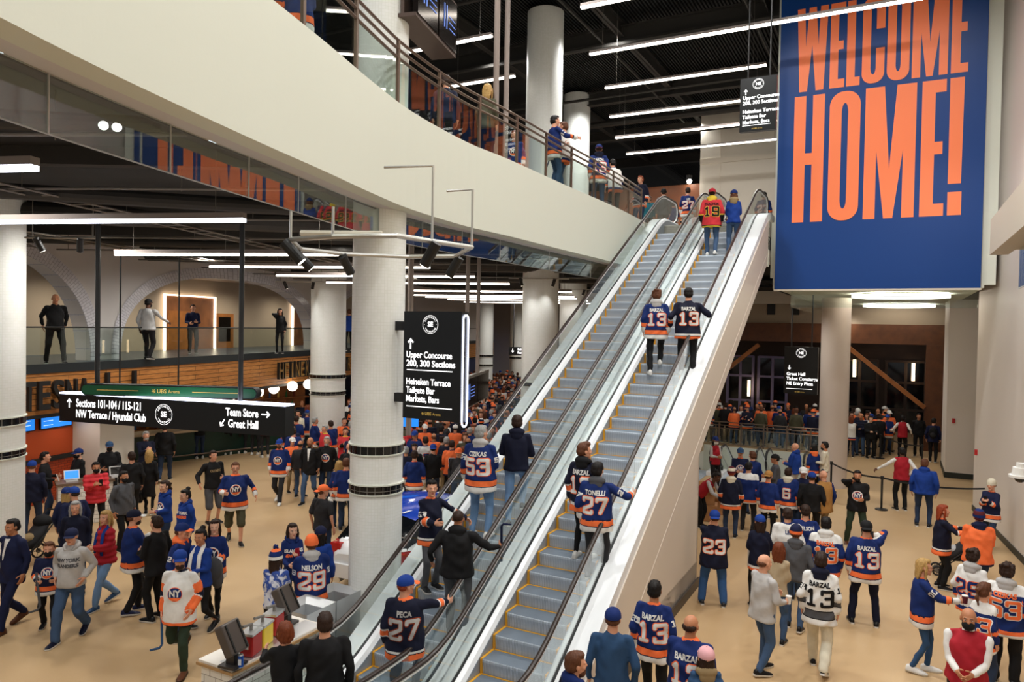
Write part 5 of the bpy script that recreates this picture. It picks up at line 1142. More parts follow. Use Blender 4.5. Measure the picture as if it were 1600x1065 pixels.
COLS = dict(royal='#122862', navy='#141b3c', dnavy='#10142a', orange='#f3743f', white='#dfdeda', cream='#d6cfba', black='#141416', char='#2a2a2d', grey='#8d8d8f', lgrey='#b4b2b0', mgrey='#4f5054', denim='#3d5474', ldenim='#6f90b8', ddenim='#26344c', red='#a51f2c', bred='#c5333a', tan='#a3763f', beige='#b3a184', brown='#5b3622', dbrown='#2e1d14', blonde='#b08d55', auburn='#6a3218', hblack='#15100e', grey2='#9a9a98', teal='#1a5a66', blue='#153886', bblue='#2348c4', slate='#2c4a6e', camo='#4a4836', maroon='#5a1f28', yellow='#e0c040', pink='#d9a3a8', khaki='#8f7a58', green='#2c3a2c', silver='#a8a8a8', rust='#8c3a1c', purple='#5a4a7a', sblue='#355a8c')
SKIN = dict(l='#d69c7e', m='#b67c5a', d='#63402e', p='#e0ae92')
def CM2(c, kind='cloth'):
    return mat(kind + '_' + c, COLS.get(c, c), {'cloth': .8, 'hair': .55, 'leather': .4}.get(kind, .6), bump=(.25 if kind == 'hair' else .12), vary=(.18 if kind == 'hair' else .06), scale=(60 if kind == 'hair' else 14), spec=.25)
def SK(s): return mat('skin_' + s, SKIN[s], .5, vary=.06, scale=12, spec=.3)
# tops: main, hem stripes (height above hem), sleeve stripes (0 shoulder .. 2 wrist), yoke, collar
JER = dict(
 RB=('royal', [(0, .08, 'white'), (.08, .095, 'navy'), (.095, .18, 'orange'), (.18, .195, 'navy')], [(1.25, 1.55, 'orange'), (1.55, 1.62, 'navy'), (1.62, 2.3, 'white')], None, 'orange', 'white', 'orange'),
 NV=('navy', [(0, .08, 'white'), (.08, .095, 'navy'), (.095, .18, 'orange'), (.18, .19, 'white')], [(1.25, 1.5, 'orange'), (1.5, 1.75, 'white')], None, 'orange', 'white', 'orange'),
 BK=('dnavy', [(0, .05, 'orange'), (.06, .1, 'white')], [(1.2, 1.35, 'white'), (1.35, 1.6, 'orange')], None, 'dnavy', 'white', 'orange'),
 BO=('dnavy', [(0, .09, 'orange'), (.1, .13, 'white')], [(1.02, 1.12, 'white'), (1.12, 1.45, 'orange'), (1.45, 1.5, 'white')], None, 'orange', 'white', 'orange'),
 WH=('white', [(0, .02, 'dnavy'), (.02, .06, 'orange')], [(.35, .85, 'orange'), (.85, 1.2, 'dnavy'), (1.2, 1.27, 'white'), (1.27, 2.3, 'orange')], None, 'dnavy', 'navy', 'orange'),
 WR=('royal', [(0, .04, 'white'), (.04, .1, 'orange')], [(1.1, 1.35, 'orange')], 'white', 'white', 'orange', 'white'),
 W2=('white', [(0, .05, 'orange'), (.05, .12, 'royal')], [(1.2, 1.6, 'royal'), (1.6, 1.8, 'orange')], None, 'royal', 'royal', 'orange'),
 OR=('orange', [(0, .05, 'navy')], [(1.3, 1.6, 'navy')], 'none', 'navy', 'navy', 'white'),
 RD=('bred', [(0, .03, 'yellow'), (.03, .05, 'black')], [(1.2, 1.3, 'yellow'), (1.3, 2.3, 'black')], None, 'yellow', 'black', 'yellow'),
 GR=('white', [(.09, .1, 'black'), (.1, .2, 'mgrey'), (.2, .21, 'black')], [(1.15, 1.2, 'black'), (1.2, 1.45, 'mgrey'), (1.45, 1.5, 'black')], None, 'black', 'black', None),
 B2=('dnavy', [], [], None, 'dnavy', 'white', 'orange'),
 GK=('cream', [(0, .05, 'dnavy'), (.05, .12, 'orange')], [(1.2, 1.5, 'dnavy')], None, 'orange', 'navy', 'orange'))
LEGS = dict(stand=((-.11, 0, 0), (.11, .02, 0)), wide=((-.17, .02, 0), (.17, -.02, 0)), walk=((-.09, .27, 0), (.09, -.27, .07)), walk2=((-.09, -.27, .07), (.09, .27, 0)), small=((-.09, .1, 0), (.1, -.12, .02)),
            step=((-.1, -.16, 0), (.1, .17, .2)), kick=((-.08, .05, 0), (.09, -.42, .28)), cross=((.02, .04, 0), (.1, -.02, 0)))
ARMS = dict(down=(.07, .02, -.5), fwd=(.05, .2, -.45), back=(.05, -.2, -.45), bent=(-.08, .27, -.27), phone=(-.1, .3, -.14), ear=(-.06, .06, .1), rail=(.22, .3, -.2), hip=(.0, -.06, -.4), hip2=(.16, .02, -.38), pocket=(.03, .04, -.42), cross=(-.13, .3, -.33),
            reach=(.04, .46, -.16), face=(-.12, .2, .02), hold=(-.02, .26, -.32), side=(.2, .12, -.38), high=(.12, .25, .25), stanch=(.42, .16, -.32))
def ik(a, t, l1, l2, pole):
    a, t = V(a), V(t); d = t - a; L_ = d.length
    if L_ > (l1 + l2) * .995: t = a + d * ((l1 + l2) * .995 / L_); d = t - a; L_ = d.length
    x = (l1 * l1 - l2 * l2 + L_ * L_) / (2 * L_); h = math.sqrt(max(0, l1 * l1 - x * x)); n = d.normalized(); p = V(pole); p = (p - n * p.dot(n)).normalized()
    return a + n * x + p * h, t
PEOPLE = []
def person(loc, face, label, h=1.75, t='hoodie', c='black', b='jeans', bc='ddenim', hair='short', hc='dbrown', hat=None, pose='stand', L='down', R_='down', num=None, nm=None, front=None, w=1.0, s='l', sex='m',
           hood=None, shoe='black', sole='white', beard=None, mask=None, cb=0, lean=0, turn=0, low=False, hold=None, group=None, absrot=None, ncol=None, sleeve=None, glasses=False, scarf=None, vest=None, hem=None, far=False):
    PEOPLE.append(dict(locals()))
def prep(p):
    """skeleton and raw volumes of one person in local space (faces +y)"""
    H = p['h'] / 1.75; w = p['w'] * (.93 if p['sex'] == 'f' else 1); lean = R(p['lean']); low = p['low']
    legs = [V(q) * H for q in LEGS[p['pose']]]
    hipz = .90 * H - (.03 if p['pose'] in ('walk', 'walk2') else 0)
    T = Matrix.Translation((0, 0, hipz)) @ Matrix.Rotation(-lean, 4, 'X') @ Matrix.Translation((0, 0, -hipz))
    hips = [V((-.09 * H * w, 0, hipz)), V((.09 * H * w, 0, hipz))]; knees = []; ank = []
    for i in (0, 1):
        a = legs[i] + V((0, 0, .085 * H)); a.x *= w; k, a = ik(hips[i], a, .425 * H, .415 * H, (0.12 * (i * 2 - 1), 1, 0)); knees.append(k); ank.append(a)
    sh = [T @ V((-.172 * H * w, 0, 1.405 * H)), T @ V((.172 * H * w, 0, 1.405 * H))]
    sx_ = .82 if p['sex'] == 'f' else 1
    for i in (0, 1): sh[i].x *= sx_
    elb = []; wr = []
    for i, k in enumerate((p['L'], p['R_'])):
        q = ARMS[k] if isinstance(k, str) else k; s_ = i * 2 - 1; tgt = sh[i] + V((q[0] * s_, q[1], q[2])) * H
        e, q2 = ik(sh[i], tgt, .285 * H, .245 * H, (.5 * s_, -.8, -.5) if (not isinstance(k, str) or k != 'ear') else (s_, .2, -.6)); elb.append(e); wr.append(q2)
    neck = T @ V((0, -.01, 1.47 * H)); hc_ = T @ V((0, .015, 1.625 * H)); fat = max(1, w)
    p.update(H=H, ww=w, T=T, hips=hips, knees=knees, ank=ank, sh=sh, elb=elb, wr=wr, neck=neck, headc=hc_)
    # body
    t0 = p['t']; b = MB(); torso = [(.84, .12, .09, 0), (.95, .14, .1, 0), (1.08, .125, .09, 0), (1.25, .14, .095, 0), (1.37, .125, .075, -.005), (1.46, .065, .055, -.01), (1.5, .055, .055, -.01)]
    loft(b, [(z * H, rx * H * w, ry * H * fat, y * H) for z, rx, ry, y in torso], 16, T)
    for i in (0, 1):
        thin = p['b'] != 'shorts'; cap(b, hips[i], knees[i], (.062 if thin else .08) * H, (.042 if thin else .056) * H); cap(b, knees[i], ank[i], (.04 if thin else .054) * H, (.028 if thin else .036) * H); sl = t0 not in ('tee', 'tank'); cap(b, sh[i], elb[i], (.034 if sl else .045) * H, (.028 if sl else .038) * H); cap(b, elb[i], wr[i], (.029 if sl else .036) * H, .023 * H)
        cap(b, ank[i] - V((0, .02, .03)) * H, ank[i] + V((0, .1, -.055)) * H, .03 * H, .025 * H)
    p['i_body'] = raw(b, .03 if low else .02, 2)
    # top
    t = p['t']; jer = t in JER; big = dict(coat=.0, puffer=.03, jacket=.012, suit=.008, hoodie=.016, sweater=.0, tee=.0, vest=.012, shirt=.0, tank=.0).get(t, .028)
    hemz = p['hem'] or dict(coat=.5, puffer=.8, jacket=.82, suit=.76, hoodie=.86, sweater=.86, tee=.85, vest=.86, shirt=.86).get(t, .735)
    p['hemz'] = hemz * H; r = .2 if jer else .178
    secs = [(hemz, (r + .012) + big * .6, .14 + big, 0), (hemz + .04, (r + .012) + big * .6, .145 + big, 0), (.95 if hemz < .9 else hemz + .08, r + big * .5, .14 + big, 0.005), (1.1, r - .01 + big * .5, .132 + big, 0.005), (1.24, r - .005 + big * .4, .13 + big, 0), (1.35, .168 + big * .4, .115 + big * .6, -.005), (1.42, .135 + big * .2, .092 + big * .3, -.01), (1.475, .075, .07, -.012), (1.495, .06, .06, -.012)]
    fx = w * (.95 if p['sex'] == 'f' else 1)
    b = MB(); loft(b, [(z * H, rx * H * fx, ry * H * (fat ** 1.5), y * H) for z, rx, ry, y in secs], 20, T)
    sr = (.06, .058, .05) if jer else ((.072, .068, .055) if t == 'puffer' else (.058, .05, .04))
    if t in ('hoodie', 'coat', 'jacket', 'suit'): sr = (.062, .055, .043)
    if t != 'tank':
        for i in (0, 1):
            if t == 'vest': cap(b, sh[i] + (neck - sh[i]) * .5, sh[i] + (neck - sh[i]) * .2, .045 * H, .05 * H); continue
            e = elb[i]; cap(b, sh[i] + (neck - sh[i]) * .25, sh[i], .05 * H, sr[0] * H * w ** .5)
            if t == 'tee': cap(b, sh[i], sh[i] + (e - sh[i]) * .75, sr[0] * H, .058 * H); continue
            cap(b, sh[i], e, sr[0] * H * w ** .5, sr[1] * H); cap(b, e, e + (wr[i] - e) * (.9 if not low else .95), sr[1] * H, sr[2] * H)
    p['i_top'] = raw(b, .03 if low else .0145, 3)
    if t == 'vest':
        b = MB()
        for i in (0, 1): cap(b, sh[i], elb[i], .056 * H, .05 * H); cap(b, elb[i], elb[i] + (wr[i] - elb[i]) * .92, .05 * H, .036 * H)
        loft(b, [(1.3 * H, .12 * H, .08 * H, 0), (1.46 * H, .085 * H, .07 * H, -.005), (1.52 * H, .058 * H, .06 * H, -.01)], 14, T); p['i_shirt'] = raw(b, .0145, 2)
    # trousers
    b = MB(); bt = p['b']; rr = dict(jeans=(.095, .07, .058), pants=(.095, .072, .062), leggings=(.085, .056, .043), shorts=(.1, .09, .085), baggy=(.1, .085, .078))[bt]
    loft(b, [((hipz / H - .08) * H, .15 * H * w, .11 * H * fat, 0), (hipz + .02, .165 * H * w, .118 * H * fat, 0), (hipz + .12 * H, .15 * H * w, .11 * H * fat, 0)], 16)
    for i in (0, 1):
        cap(b, hips[i], knees[i] + ((ank[i] - knees[i]) * .12 if bt == 'shorts' else V((0, 0, 0))), rr[0] * H * w ** .5, rr[1] * H)
        if bt != 'shorts': cap(b, knees[i], ank[i] + V((0, 0, .01)), rr[1] * H, rr[2] * H * .9)
    p['i_bot'] = raw(b, .03 if low else .0145, 3)
    if p['vest'] or p['scarf']: pass
def wrinkle(v, seed, amp):
    g = np.random.RandomState(seed); d = np.zeros(len(v))
    for _ in range(7): k = g.normal(size=3); k *= g.uniform(14, 38) / np.linalg.norm(k); d += np.sin(v @ k + g.uniform(0, 6.28) + 1.5 * np.sin(v @ k[::-1] * .5))
    return d * amp / 2.6
def vnorm(v, f):
    n = np.cross(v[f[:, 2]] - v[f[:, 0]], v[f[:, 3]] - v[f[:, 1]]); o = np.zeros_like(v)
    for k in range(4): np.add.at(o, f[:, k], n)
    return o / np.maximum(1e-9, np.linalg.norm(o, axis=1))[:, None]
def segd(P, a, c):
    a, c = np.array(a), np.array(c); d = c - a; t = np.clip(((P - a) @ d) / (d @ d), 0, 1); return np.linalg.norm(P - (a + t[:, None] * d), axis=1), t
def xf(M, v): A = np.array(M); return v @ A[:3, :3].T + A[:3, 3]
def project(bm, vs, fs, origin, right, up, direc, off, maxe=.035):
    """lay flat lettering (x,z) onto cloth: ray casts from origin + x*right + z*up along direc"""
    me = bmesh.new(); vv = [me.verts.new(q) for q in vs]
    for f in fs:
        try: me.faces.new([vv[i] for i in f])
        except Exception: pass
    for _ in range(3):
        ed = [e for e in me.edges if e.calc_length() > maxe]
        if not ed: break
        bmesh.ops.subdivide_edges(me, edges=ed, cuts=1); bmesh.ops.triangulate(me, faces=me.faces[:])
    me.verts.ensure_lookup_table(); out = []; last = None
    for q in me.verts:
        o = origin + right * q.co.x + up * q.co.z - direc * .45; hit = bm.ray_cast(o, direc, .8)
        if hit[0] is None: out.append(None)
        else: out.append(hit[0] - direc * off)
    good = [(i, q) for i, q in enumerate(out) if q is not None]
    if not good: me.free(); return [], []
    fs2 = [tuple(x.index for x in f.verts) for f in me.faces]; me.free()
    ds = [(q - origin).dot(direc) for i, q in good]; med = sorted(ds)[len(ds) // 2]
    keep = {i for i, q in good if abs((q - origin).dot(direc) - med) < .16}
    fs2 = [f for f in fs2 if all(i in keep for i in f)]
    return [q if q is not None else V((0, 0, 0)) for q in out], fs2
DIG = {'0': [[(0, 0), (1, 0), (1, 1), (0, 1), (0, 0)]], '1': [[(.2, .8), (.5, 1), (.5, 0)], [(.15, 0), (.85, 0)]], '2': [[(0, .78), (0, 1), (1, 1), (1, .55), (0, .22), (0, 0), (1, 0), (1, .15)]], '3': [[(0, .78), (0, 1), (1, 1), (1, 0), (0, 0), (0, .22)], [(.35, .53), (1, .53)]],
       '4': [[(.8, 0), (.8, 1), (0, .35), (0, .3), (1.1, .3)]], '5': [[(1, 1), (0, 1), (0, .56), (1, .56), (1, 0), (0, 0), (0, .2)]], '6': [[(1, .8), (1, 1), (0, 1), (0, 0), (1, 0), (1, .53), (0, .53)]], '7': [[(0, .82), (0, 1), (1, 1), (.35, 0)]], '8': [[(0, 0), (1, 0), (1, 1), (0, 1), (0, 0)], [(0, .53), (1, .53)]], '9': [[(0, .2), (0, 0), (1, 0), (1, 1), (0, 1), (0, .47), (1, .47)]]}
def digits(s, h, th):
    """block numerals as little quads, centred; chamfered strokes"""
    vs, fs = [], []; w_ = h * .52; gap = th * 1.75; tot = len(s) * w_ + (len(s) - 1) * gap; x0 = -tot / 2
    for ch in s:
        for pl in DIG[ch]:
            P = [V((x0 + q[0] * (w_ if ch != '1' else w_), q[1] * (h - th) + th / 2 - h / 2)) for q in pl]
            for i, (a, c) in enumerate(zip(P[:-1], P[1:])):
                d = (c - a).normalized(); n = V((-d.y, d.x)) * th / 2; e0 = d * th * .32; o = len(vs)
                a2, c2 = a - (e0 if True else 0), c + e0
                vs += [(q.x, 0, q.y) for q in (a2 - n * .55, a2 + n * .55, a + n, c + n, c2 + n * .55, c2 - n * .55, c - n, a - n)]; fs.append(tuple(range(o, o + 8)))
        x0 += w_ + gap
    return vs, fs
def finish(p, R0, root_fn=None):
    H, T = p['H'], p['T']; seed = sum(map(ord, p['label'])) % 9999; low = p['low']
    loc = V(p['loc'])
    az = math.atan2(-loc.x, loc.y) if p['absrot'] is None else R(-p['absrot'])
    rz = az - R(p['face'])
    r = empty('person', loc, rz, p['label'], 'person', p['group'])
    hm = Matrix.Translation(p['headc']) @ Matrix.Rotation(-R(p['turn']), 4, 'Z') @ Matrix.Rotation(-R(p['lean']) * .6 - R(p.get('nod', 0)), 4, 'X') @ Matrix.Scale(H ** .5 * 1.05, 4)
    if p['h'] < 1.5: hm = hm @ Matrix.Scale(1.02, 4)
    # body with head and hands
    v, f = R0[p['i_body']]; vs, fs = [v], [f]; n = len(v); mi = [np.zeros(len(f))]
    v2, f2 = TPL['head_low' if p['far'] else 'head']; vs.append(xf(hm, v2)); fs.append(f2 + n); n += len(v2)
    c = v2[f2].mean(1); mi.append(np.where((abs(c[:, 2] + .058) < .009) & (abs(c[:, 0]) < .024) & (c[:, 1] > .086), 1, 0))
    for i in (0, 1):
        d = (p['wr'][i] - p['elb'][i]).normalized(); k = (p['L'], p['R_'])[i]; tv, tf = TPL['hand_low' if p['far'] else 'grip' if (p['hold'] and i == 1) or k in ('bent', 'hold', 'phone', 'stanch') else 'hand']
        z = -d; s_ = i * 2 - 1; x = V((s_, 0, 0)); x = (x - z * x.dot(z))
        if x.length < .3: x = V((0, 0, 1)) - z * z.z
        x.normalize(); y = z.cross(x)
        if y.y < -.3 and abs(d.z) > .6: pass
        M = Matrix.Identity(4)
        for q in range(3): M[q][0] = x[q]; M[q][1] = y[q] * s_; M[q][2] = z[q]; M[q][3] = (p['wr'][i] - d * .012)[q]
        M = M @ Matrix.Scale(H, 4); hv = xf(M, tv); ff = tf if M.determinant() > 0 else tf[:, ::-1]; vs.append(hv); fs.append(ff + n); n += len(hv); mi.append(np.zeros(len(ff)))
    sk = SK(p['s']); lips = mat('lips_' + p['s'], {'l': '#a8584c', 'm': '#8a4a3c', 'd': '#4a2a24', 'p': '#b86458'}[p['s']], .5)
    bo = link('body', npmesh('body', np.concatenate(vs), np.concatenate(fs), [sk, lips], np.concatenate(mi)), r)
    # top
    t = p['t']; jer = t in JER; v, f = R0[p['i_top']]; nrm = vnorm(v, f); v = v + nrm * wrinkle(v, seed, .0095 if not low else .004)[:, None]
    if t == 'puffer': v = v + nrm * (.009 * np.sin(v[:, 2] * 62))[:, None]
    c = v[f].mean(1); mi = np.zeros(len(f), dtype=int)
    if jer: J = JER[t]; mats = [CM2(J[0])]
    else: mats = [CM2(p['c'])]; J = (p['c'], [], [], None, None, 'white', 'orange')
    def mid(cn):
        m_ = CM2(cn)
        if m_ not in mats: mats.append(m_)
        return mats.index(m_)
    if jer or t == 'tee':
        Ti = np.array(T.inverted()); cl = c @ Ti[:3, :3].T + Ti[:3, 3]
        arm = np.zeros(len(c), bool); at = np.zeros(len(c))
        for i in (0, 1):
            d1, t1 = segd(c, p['sh'][i], p['elb'][i]); d2, t2 = segd(c, p['elb'][i], p['wr'][i]); fore = d2 < d1; d = np.minimum(d1, d2)
            tor = np.abs(cl[:, 0]) / (.19 * H * p['w']); isa = (d < .085 * H * p['w'] ** .5) & ((tor > .93) | (fore & (t2 > .3)) | (cl[:, 1] > .19 * H)); at = np.where(isa, np.where(fore, 1 + t2, t1), at); arm |= isa
        if J[3] and J[3] != 'none': mi[(cl[:, 2] > 1.33 * H) & ~(arm & (at > .35))] = mid(J[3])
        for a, e, cn in J[1]: mi[~arm & (c[:, 2] - p['hemz'] >= a * H) & (c[:, 2] - p['hemz'] < e * H)] = mid(cn)
        if J[1]: mi[~arm & (c[:, 2] < p['hemz'])] = mid(J[1][0][2])
        for a, e, cn in J[2]: mi[arm & (at >= a) & (at < e)] = mid(cn)
        if J[4]: mi[(cl[:, 2] > 1.468 * H) & (np.hypot(cl[:, 0], cl[:, 1]) < .1 * H)] = mid(J[4])
    if p['c'] == 'tiedye' or p.get('tiedye'): pass
    nmn = 'jersey' if jer else dict(hoodie='hoodie', jacket='jacket', coat='coat', suit='suit_jacket', puffer='puffer_jacket', sweater='sweater', tee='t_shirt', vest='vest', shirt='shirt').get(t, 'top')
    tm = npmesh(nmn, v, f, mats, mi); to = link(nmn, tm, r)
    if 'i_shirt' in p:
        v2, f2 = R0[p['i_shirt']]; v2 = v2 + vnorm(v2, f2) * wrinkle(v2, seed + 5, .006)[:, None]; link('shirt', npmesh('shirt', v2, f2, [CM2(p['vest'] or 'white')]), r)
    # trousers
    v, f = R0[p['i_bot']]; v = v + vnorm(v, f) * wrinkle(v, seed + 1, .0065)[:, None]
    bn = dict(jeans='jeans', pants='trousers', leggings='leggings', shorts='shorts', baggy='trousers')[p['b']]
    link(bn, npmesh(bn, v, f, [CM2(p['bc'])]), r)
    # shoes
    for i in (0, 1):
        me = shared(('shoe', p['shoe'], p['sole']), lambda: SHOEB.mesh('shoe', [CM2(p['shoe'], 'leather'), CM2(p['sole'], 'leather')], True))
        o = link('shoe', me, r); a = p['ank'][i]; lift = a.z - .085 * H; o.location = a + V((0, .0, -.085)) * H; o.rotation_euler = (-min(.7, max(0, lift) * 5) if p['pose'] in ('walk', 'walk2', 'kick', 'small') else 0, 0, (.12 if i == 0 else -.12)); o.scale = (H * 1.08,) * 3
        if p['pose'] in ('walk', 'walk2') and lift > .02: o.location = a + V((0, .01, -.08)) * H
    # hair and hats
    if p['hair'] and p['hair'] != 'none':
        hk = 'bald' if (p['hat'] and p['hair'] in ('short', 'tall', 'shaggy', 'buzz')) else p['hair']; v2, f2 = TPL['hair_' + hk]; me = shared(('hair', hk, p['hc']), lambda: npmesh('hair', v2, f2, [CM2(p['hc'], 'hair')])); o = link('hair', me, r); o.matrix_local = hm
        if p['hat'] and hk != 'bald': o.matrix_local = hm @ Matrix.Translation((0, .004, -.018)) @ Matrix.Scale(.93, 4)
    for k, cn in (('beard', p['beard']), ('mask', p['mask']), ('hood', p['hood'])):
        if cn:
            key = 'hoodup' if (k == 'hood' and cn[0] == '^') else k; cc = cn.strip('^'); v2, f2 = TPL[key]
            me = shared((key, cc), lambda: npmesh(k if k != 'mask' else 'face_mask', v2, f2, [CM2(cc, 'hair' if k == 'beard' else 'cloth')])); o = link(k if k != 'mask' else 'face_mask', me, r)
            o.matrix_local = hm if k != 'hood' or key == 'hoodup' else Matrix.Translation(p['headc']) @ Matrix.Rotation(-R(p['lean']), 4, 'X') @ Matrix.Scale(H, 4)
    ht = p['hat']
    if ht:      # 'cap:royal:orange' or 'back:...' or 'beanie:royal:white:orange' (+pom)
        q = ht.split(':'); kind = q[0]; cs = q[1:]
        while len(cs) < 3: cs.append(cs[-1])
        if kind in ('cap', 'back'):
            me = shared(('cap', cs[0], cs[1]), lambda: CAPB.mesh('cap', [CM2(cs[0]), CM2(cs[1])], True)); o = link('cap', me, r); o.matrix_local = hm @ (Matrix.Rotation(math.pi, 4, 'Z') @ Matrix.Translation((0, .02, 0)) if kind == 'back' else Matrix.Identity(4)) @ Matrix.Scale(1.07, 4)
        else:
            me = shared(('beanie',) + tuple(cs), lambda: BEANB.mesh('beanie', [CM2(cs[0]), CM2(cs[1]), CM2(cs[2])], True)); o = link('beanie', me, r); o.matrix_local = hm @ Matrix.Scale(1.05, 4)
            if kind == 'pom': o2 = link('pompom', shared(('pom', cs[0]), lambda: POMB.mesh('pompom', CM2(cs[0]), True)), o)
    if not low and 100 < p['face'] % 360 < 260 or p.get('eyes'):
        def eyes():
            b = MB()
            for s_ in (-1, 1): b.ell((s_ * .031, .081, .008), .013, .008, .006, 10, 6, 0); b.ell((s_ * .031, .0875, .008), .005, .003, .005, 8, 5, 1); b.tube([(s_ * .016, .0945, .03), (s_ * .046, .083, .031)], .0035, 5, 1)
            return b.mesh('eyes', [mat('eye_white', '#cfc8c0', .3), mat('eye_dark', '#1a120e', .3)], True)
        o = link('eyes', shared('eyes', eyes), r); o.matrix_local = hm
    if p['glasses']:
        def gl():
            b = MB()
            for s_ in (-1, 1): b.tube([(s_ * .033 + .022 * math.cos(a), .098, .006 + .016 * math.sin(a)) for a in np.linspace(0, 6.28, 13)[:-1]], .002, 4, closed=True); b.tube([(s_ * .056, .096, .01), (s_ * .08, .0, .01)], .0018, 4)
            return b.mesh('glasses', mat('glasses_frame', '#1a1512', .3))
        o = link('glasses', shared('glasses', gl), r); o.matrix_local = hm
    # lettering
    if not low and (p['num'] or p['nm'] or p['front'] or p['sleeve']):
        bv = BVHTree.FromPolygons([tuple(x) for x in tm_co(tm)], [tuple(q) for q in f_of(tm)])
        up = (T.to_3x3() @ V((0, 0, 1))).normalized(); bk = (T.to_3x3() @ V((0, 1, 0))).normalized(); rt = V((1, 0, 0)); nc, oc = p['ncol'] or (J[5], J[6])
        if p['num']:
            o_ = T @ V((0, -.02, 1.135 * H)); b = MB(); k = 0
            for th, cn, off in ((.062, oc, .005), (.044, nc, .009)) if oc else ((.046, nc, .007),):
                vs, fs = digits(p['num'], .26 * H, .044 * H); 
                if cn == oc and oc: vs, fs = digits(p['num'], .26 * H, .044 * H); vs, fs = fat_digits(p['num'], .26 * H, .044 * H, .012 * H)
                a, c2 = project(bv, vs, fs, o_, rt, up, bk, off); b.add(a, c2, k); k += 1
            if b.f: link('number', b.mesh('number', [CM2(q) for q in ((oc, nc) if oc else (nc,))]), to)
        if p['nm']:
            v3, f3 = text_mesh(p['nm'], .095 * H, .004, 'CENTER', .82); a, c2 = project(bv, [tuple(q) for q in v3], f3, T @ V((0, -.02, 1.325 * H)), rt, up, bk, .007)
            b = MB(); b.add(a, c2); 
            if b.f: link('name_lettering', b.mesh('name_lettering', CM2(nc)), to)
        if p['sleeve']:
            for i in (0, 1):
                d = (p['elb'][i] - p['sh'][i]).normalized(); s_ = i * 2 - 1; out = V((s_, -.15, 0)); out = (out - d * out.dot(d)).normalized(); vs, fs = digits(p['sleeve'], .085 * H, .018 * H); rr_ = (-d).cross(-out) * -1
                a, c2 = project(bv, vs, fs, p['sh'][i] + d * .17 * H, (-out).cross(-d).normalized(), -d, -out, .006); b = MB(); b.add(a, c2)
                if b.f: link('sleeve_number', b.mesh('sleeve_number', CM2(nc)), to)
        if p['front']:
            o_ = T @ V((0, .02, 1.19 * H)); kind = p['front']
            if kind == 'NY':
                b = MB()
                for k, (rad, off) in enumerate(((.115, .005), (.1, .007), (.092, .009))):
                    n = 24; vs = [(0, 0, 0)] + [(rad * H * math.cos(2 * math.pi * q / n), 0, rad * H * math.sin(2 * math.pi * q / n)) for q in range(n)]; a, c2 = project(bv, vs, [(0, q + 1, (q + 1) % n + 1) for q in range(n)], o_, -rt, up, -bk, off); b.add(a, c2, k)
                v3, f3 = text_mesh('NY', .13 * H, .006, 'CENTER', .8); a, c2 = project(bv, [tuple(q) for q in v3], f3, o_ + up * .01, -rt, up, -bk, .013); b.add(a, c2, 0)
                vs = [(x * H, 0, z * H) for x, z in ((-.09, -.045), (.09, -.045), (.05, -.085), (-.05, -.085))]; a, c2 = project(bv, vs, [(0, 1, 2, 3)], o_, -rt, up, -bk, .012); b.add(a, c2, 1)
                if b.f: link('crest', b.mesh('crest', [CM2('white'), CM2('orange'), CM2('royal' if J[0] != 'royal' else 'navy')]), to)
            else:
                b = MB()
                for j, (s_, cn) in enumerate(kind):
                    v3, f3 = text_mesh(s_, .075 * H, .004, 'CENTER', .85); a, c2 = project(bv, [tuple(q) for q in v3], f3, o_ + up * (.1 - .085 * j) * H, -rt, up, -bk, .007); b.add(a, c2, j)
                if b.f: link('chest_lettering', b.mesh('chest_lettering', [CM2(q[1]) for q in kind]), to)
    if t in ('suit',):
        b = MB(); o_ = T @ V((0, .0, 1.3 * H)); bv = BVHTree.FromPolygons([tuple(x) for x in tm_co(tm)], [tuple(q) for q in f_of(tm)])
        a, c2 = project(bv, [(-.045 * H, 0, .16 * H), (.045 * H, 0, .16 * H), (.008, 0, -.16 * H), (-.008, 0, -.16 * H)], [(0, 1, 2, 3)], o_, -V((1, 0, 0)), V((0, 0, 1)), -V((0, 1, 0)), .006); b.add(a, c2)
        if b.f: link('shirt_front', b.mesh('shirt_front', CM2('white')), to)
    if p['scarf']:
        b = MB(); Z = lambda x, y, z: T @ V((x, y, z)) * 1.0
        b.tube([T @ (V(q) * H) for q in ((-.09, .15, .98), (-.09, .16, 1.15), (-.085, .12, 1.36), (-.06, .0, 1.49), (0, -.07, 1.5), (.06, 0, 1.49), (.085, .12, 1.36), (.09, .16, 1.15), (.09, .15, 1.0))], .032 * H, 8, sx=1.2, sz=.5)
        link('scarf', b.mesh('scarf', CM2(p['scarf']), True), r)
    M = Matrix.Translation(loc) @ Matrix.Rotation(rz, 4, 'Z')
    p['hands'] = [M @ (p['wr'][i] + (p['wr'][i] - p['elb'][i]).normalized() * .08 * H) for i in (0, 1)]; p['M'] = M; p['root'] = r
    return r
def tm_co(me): v = np.empty(len(me.vertices) * 3); me.vertices.foreach_get('co', v); return v.reshape(-1, 3).tolist()
def f_of(me): v = np.empty(len(me.polygons) * 4, dtype=np.int32); me.loops.foreach_get('vertex_index', v); return v.reshape(-1, 4).tolist()
def fat_digits(s, h, th, g):
    v, f = digits(s, h, th); out = []
    for q in f:
        P = [V((v[i][0], v[i][2])) for i in q]; c = sum(P, V((0, 0))) / len(P)
        for k, pt in enumerate(P):
            d = (pt - c); a = (P[(k + 1) % len(P)] - P[k - 1]).normalized(); n = V((a.y, -a.x)); n = n if n.dot(d) > 0 else -n; out.append((pt.x + n.x * g, 0, pt.y + n.y * g))
    return out, f
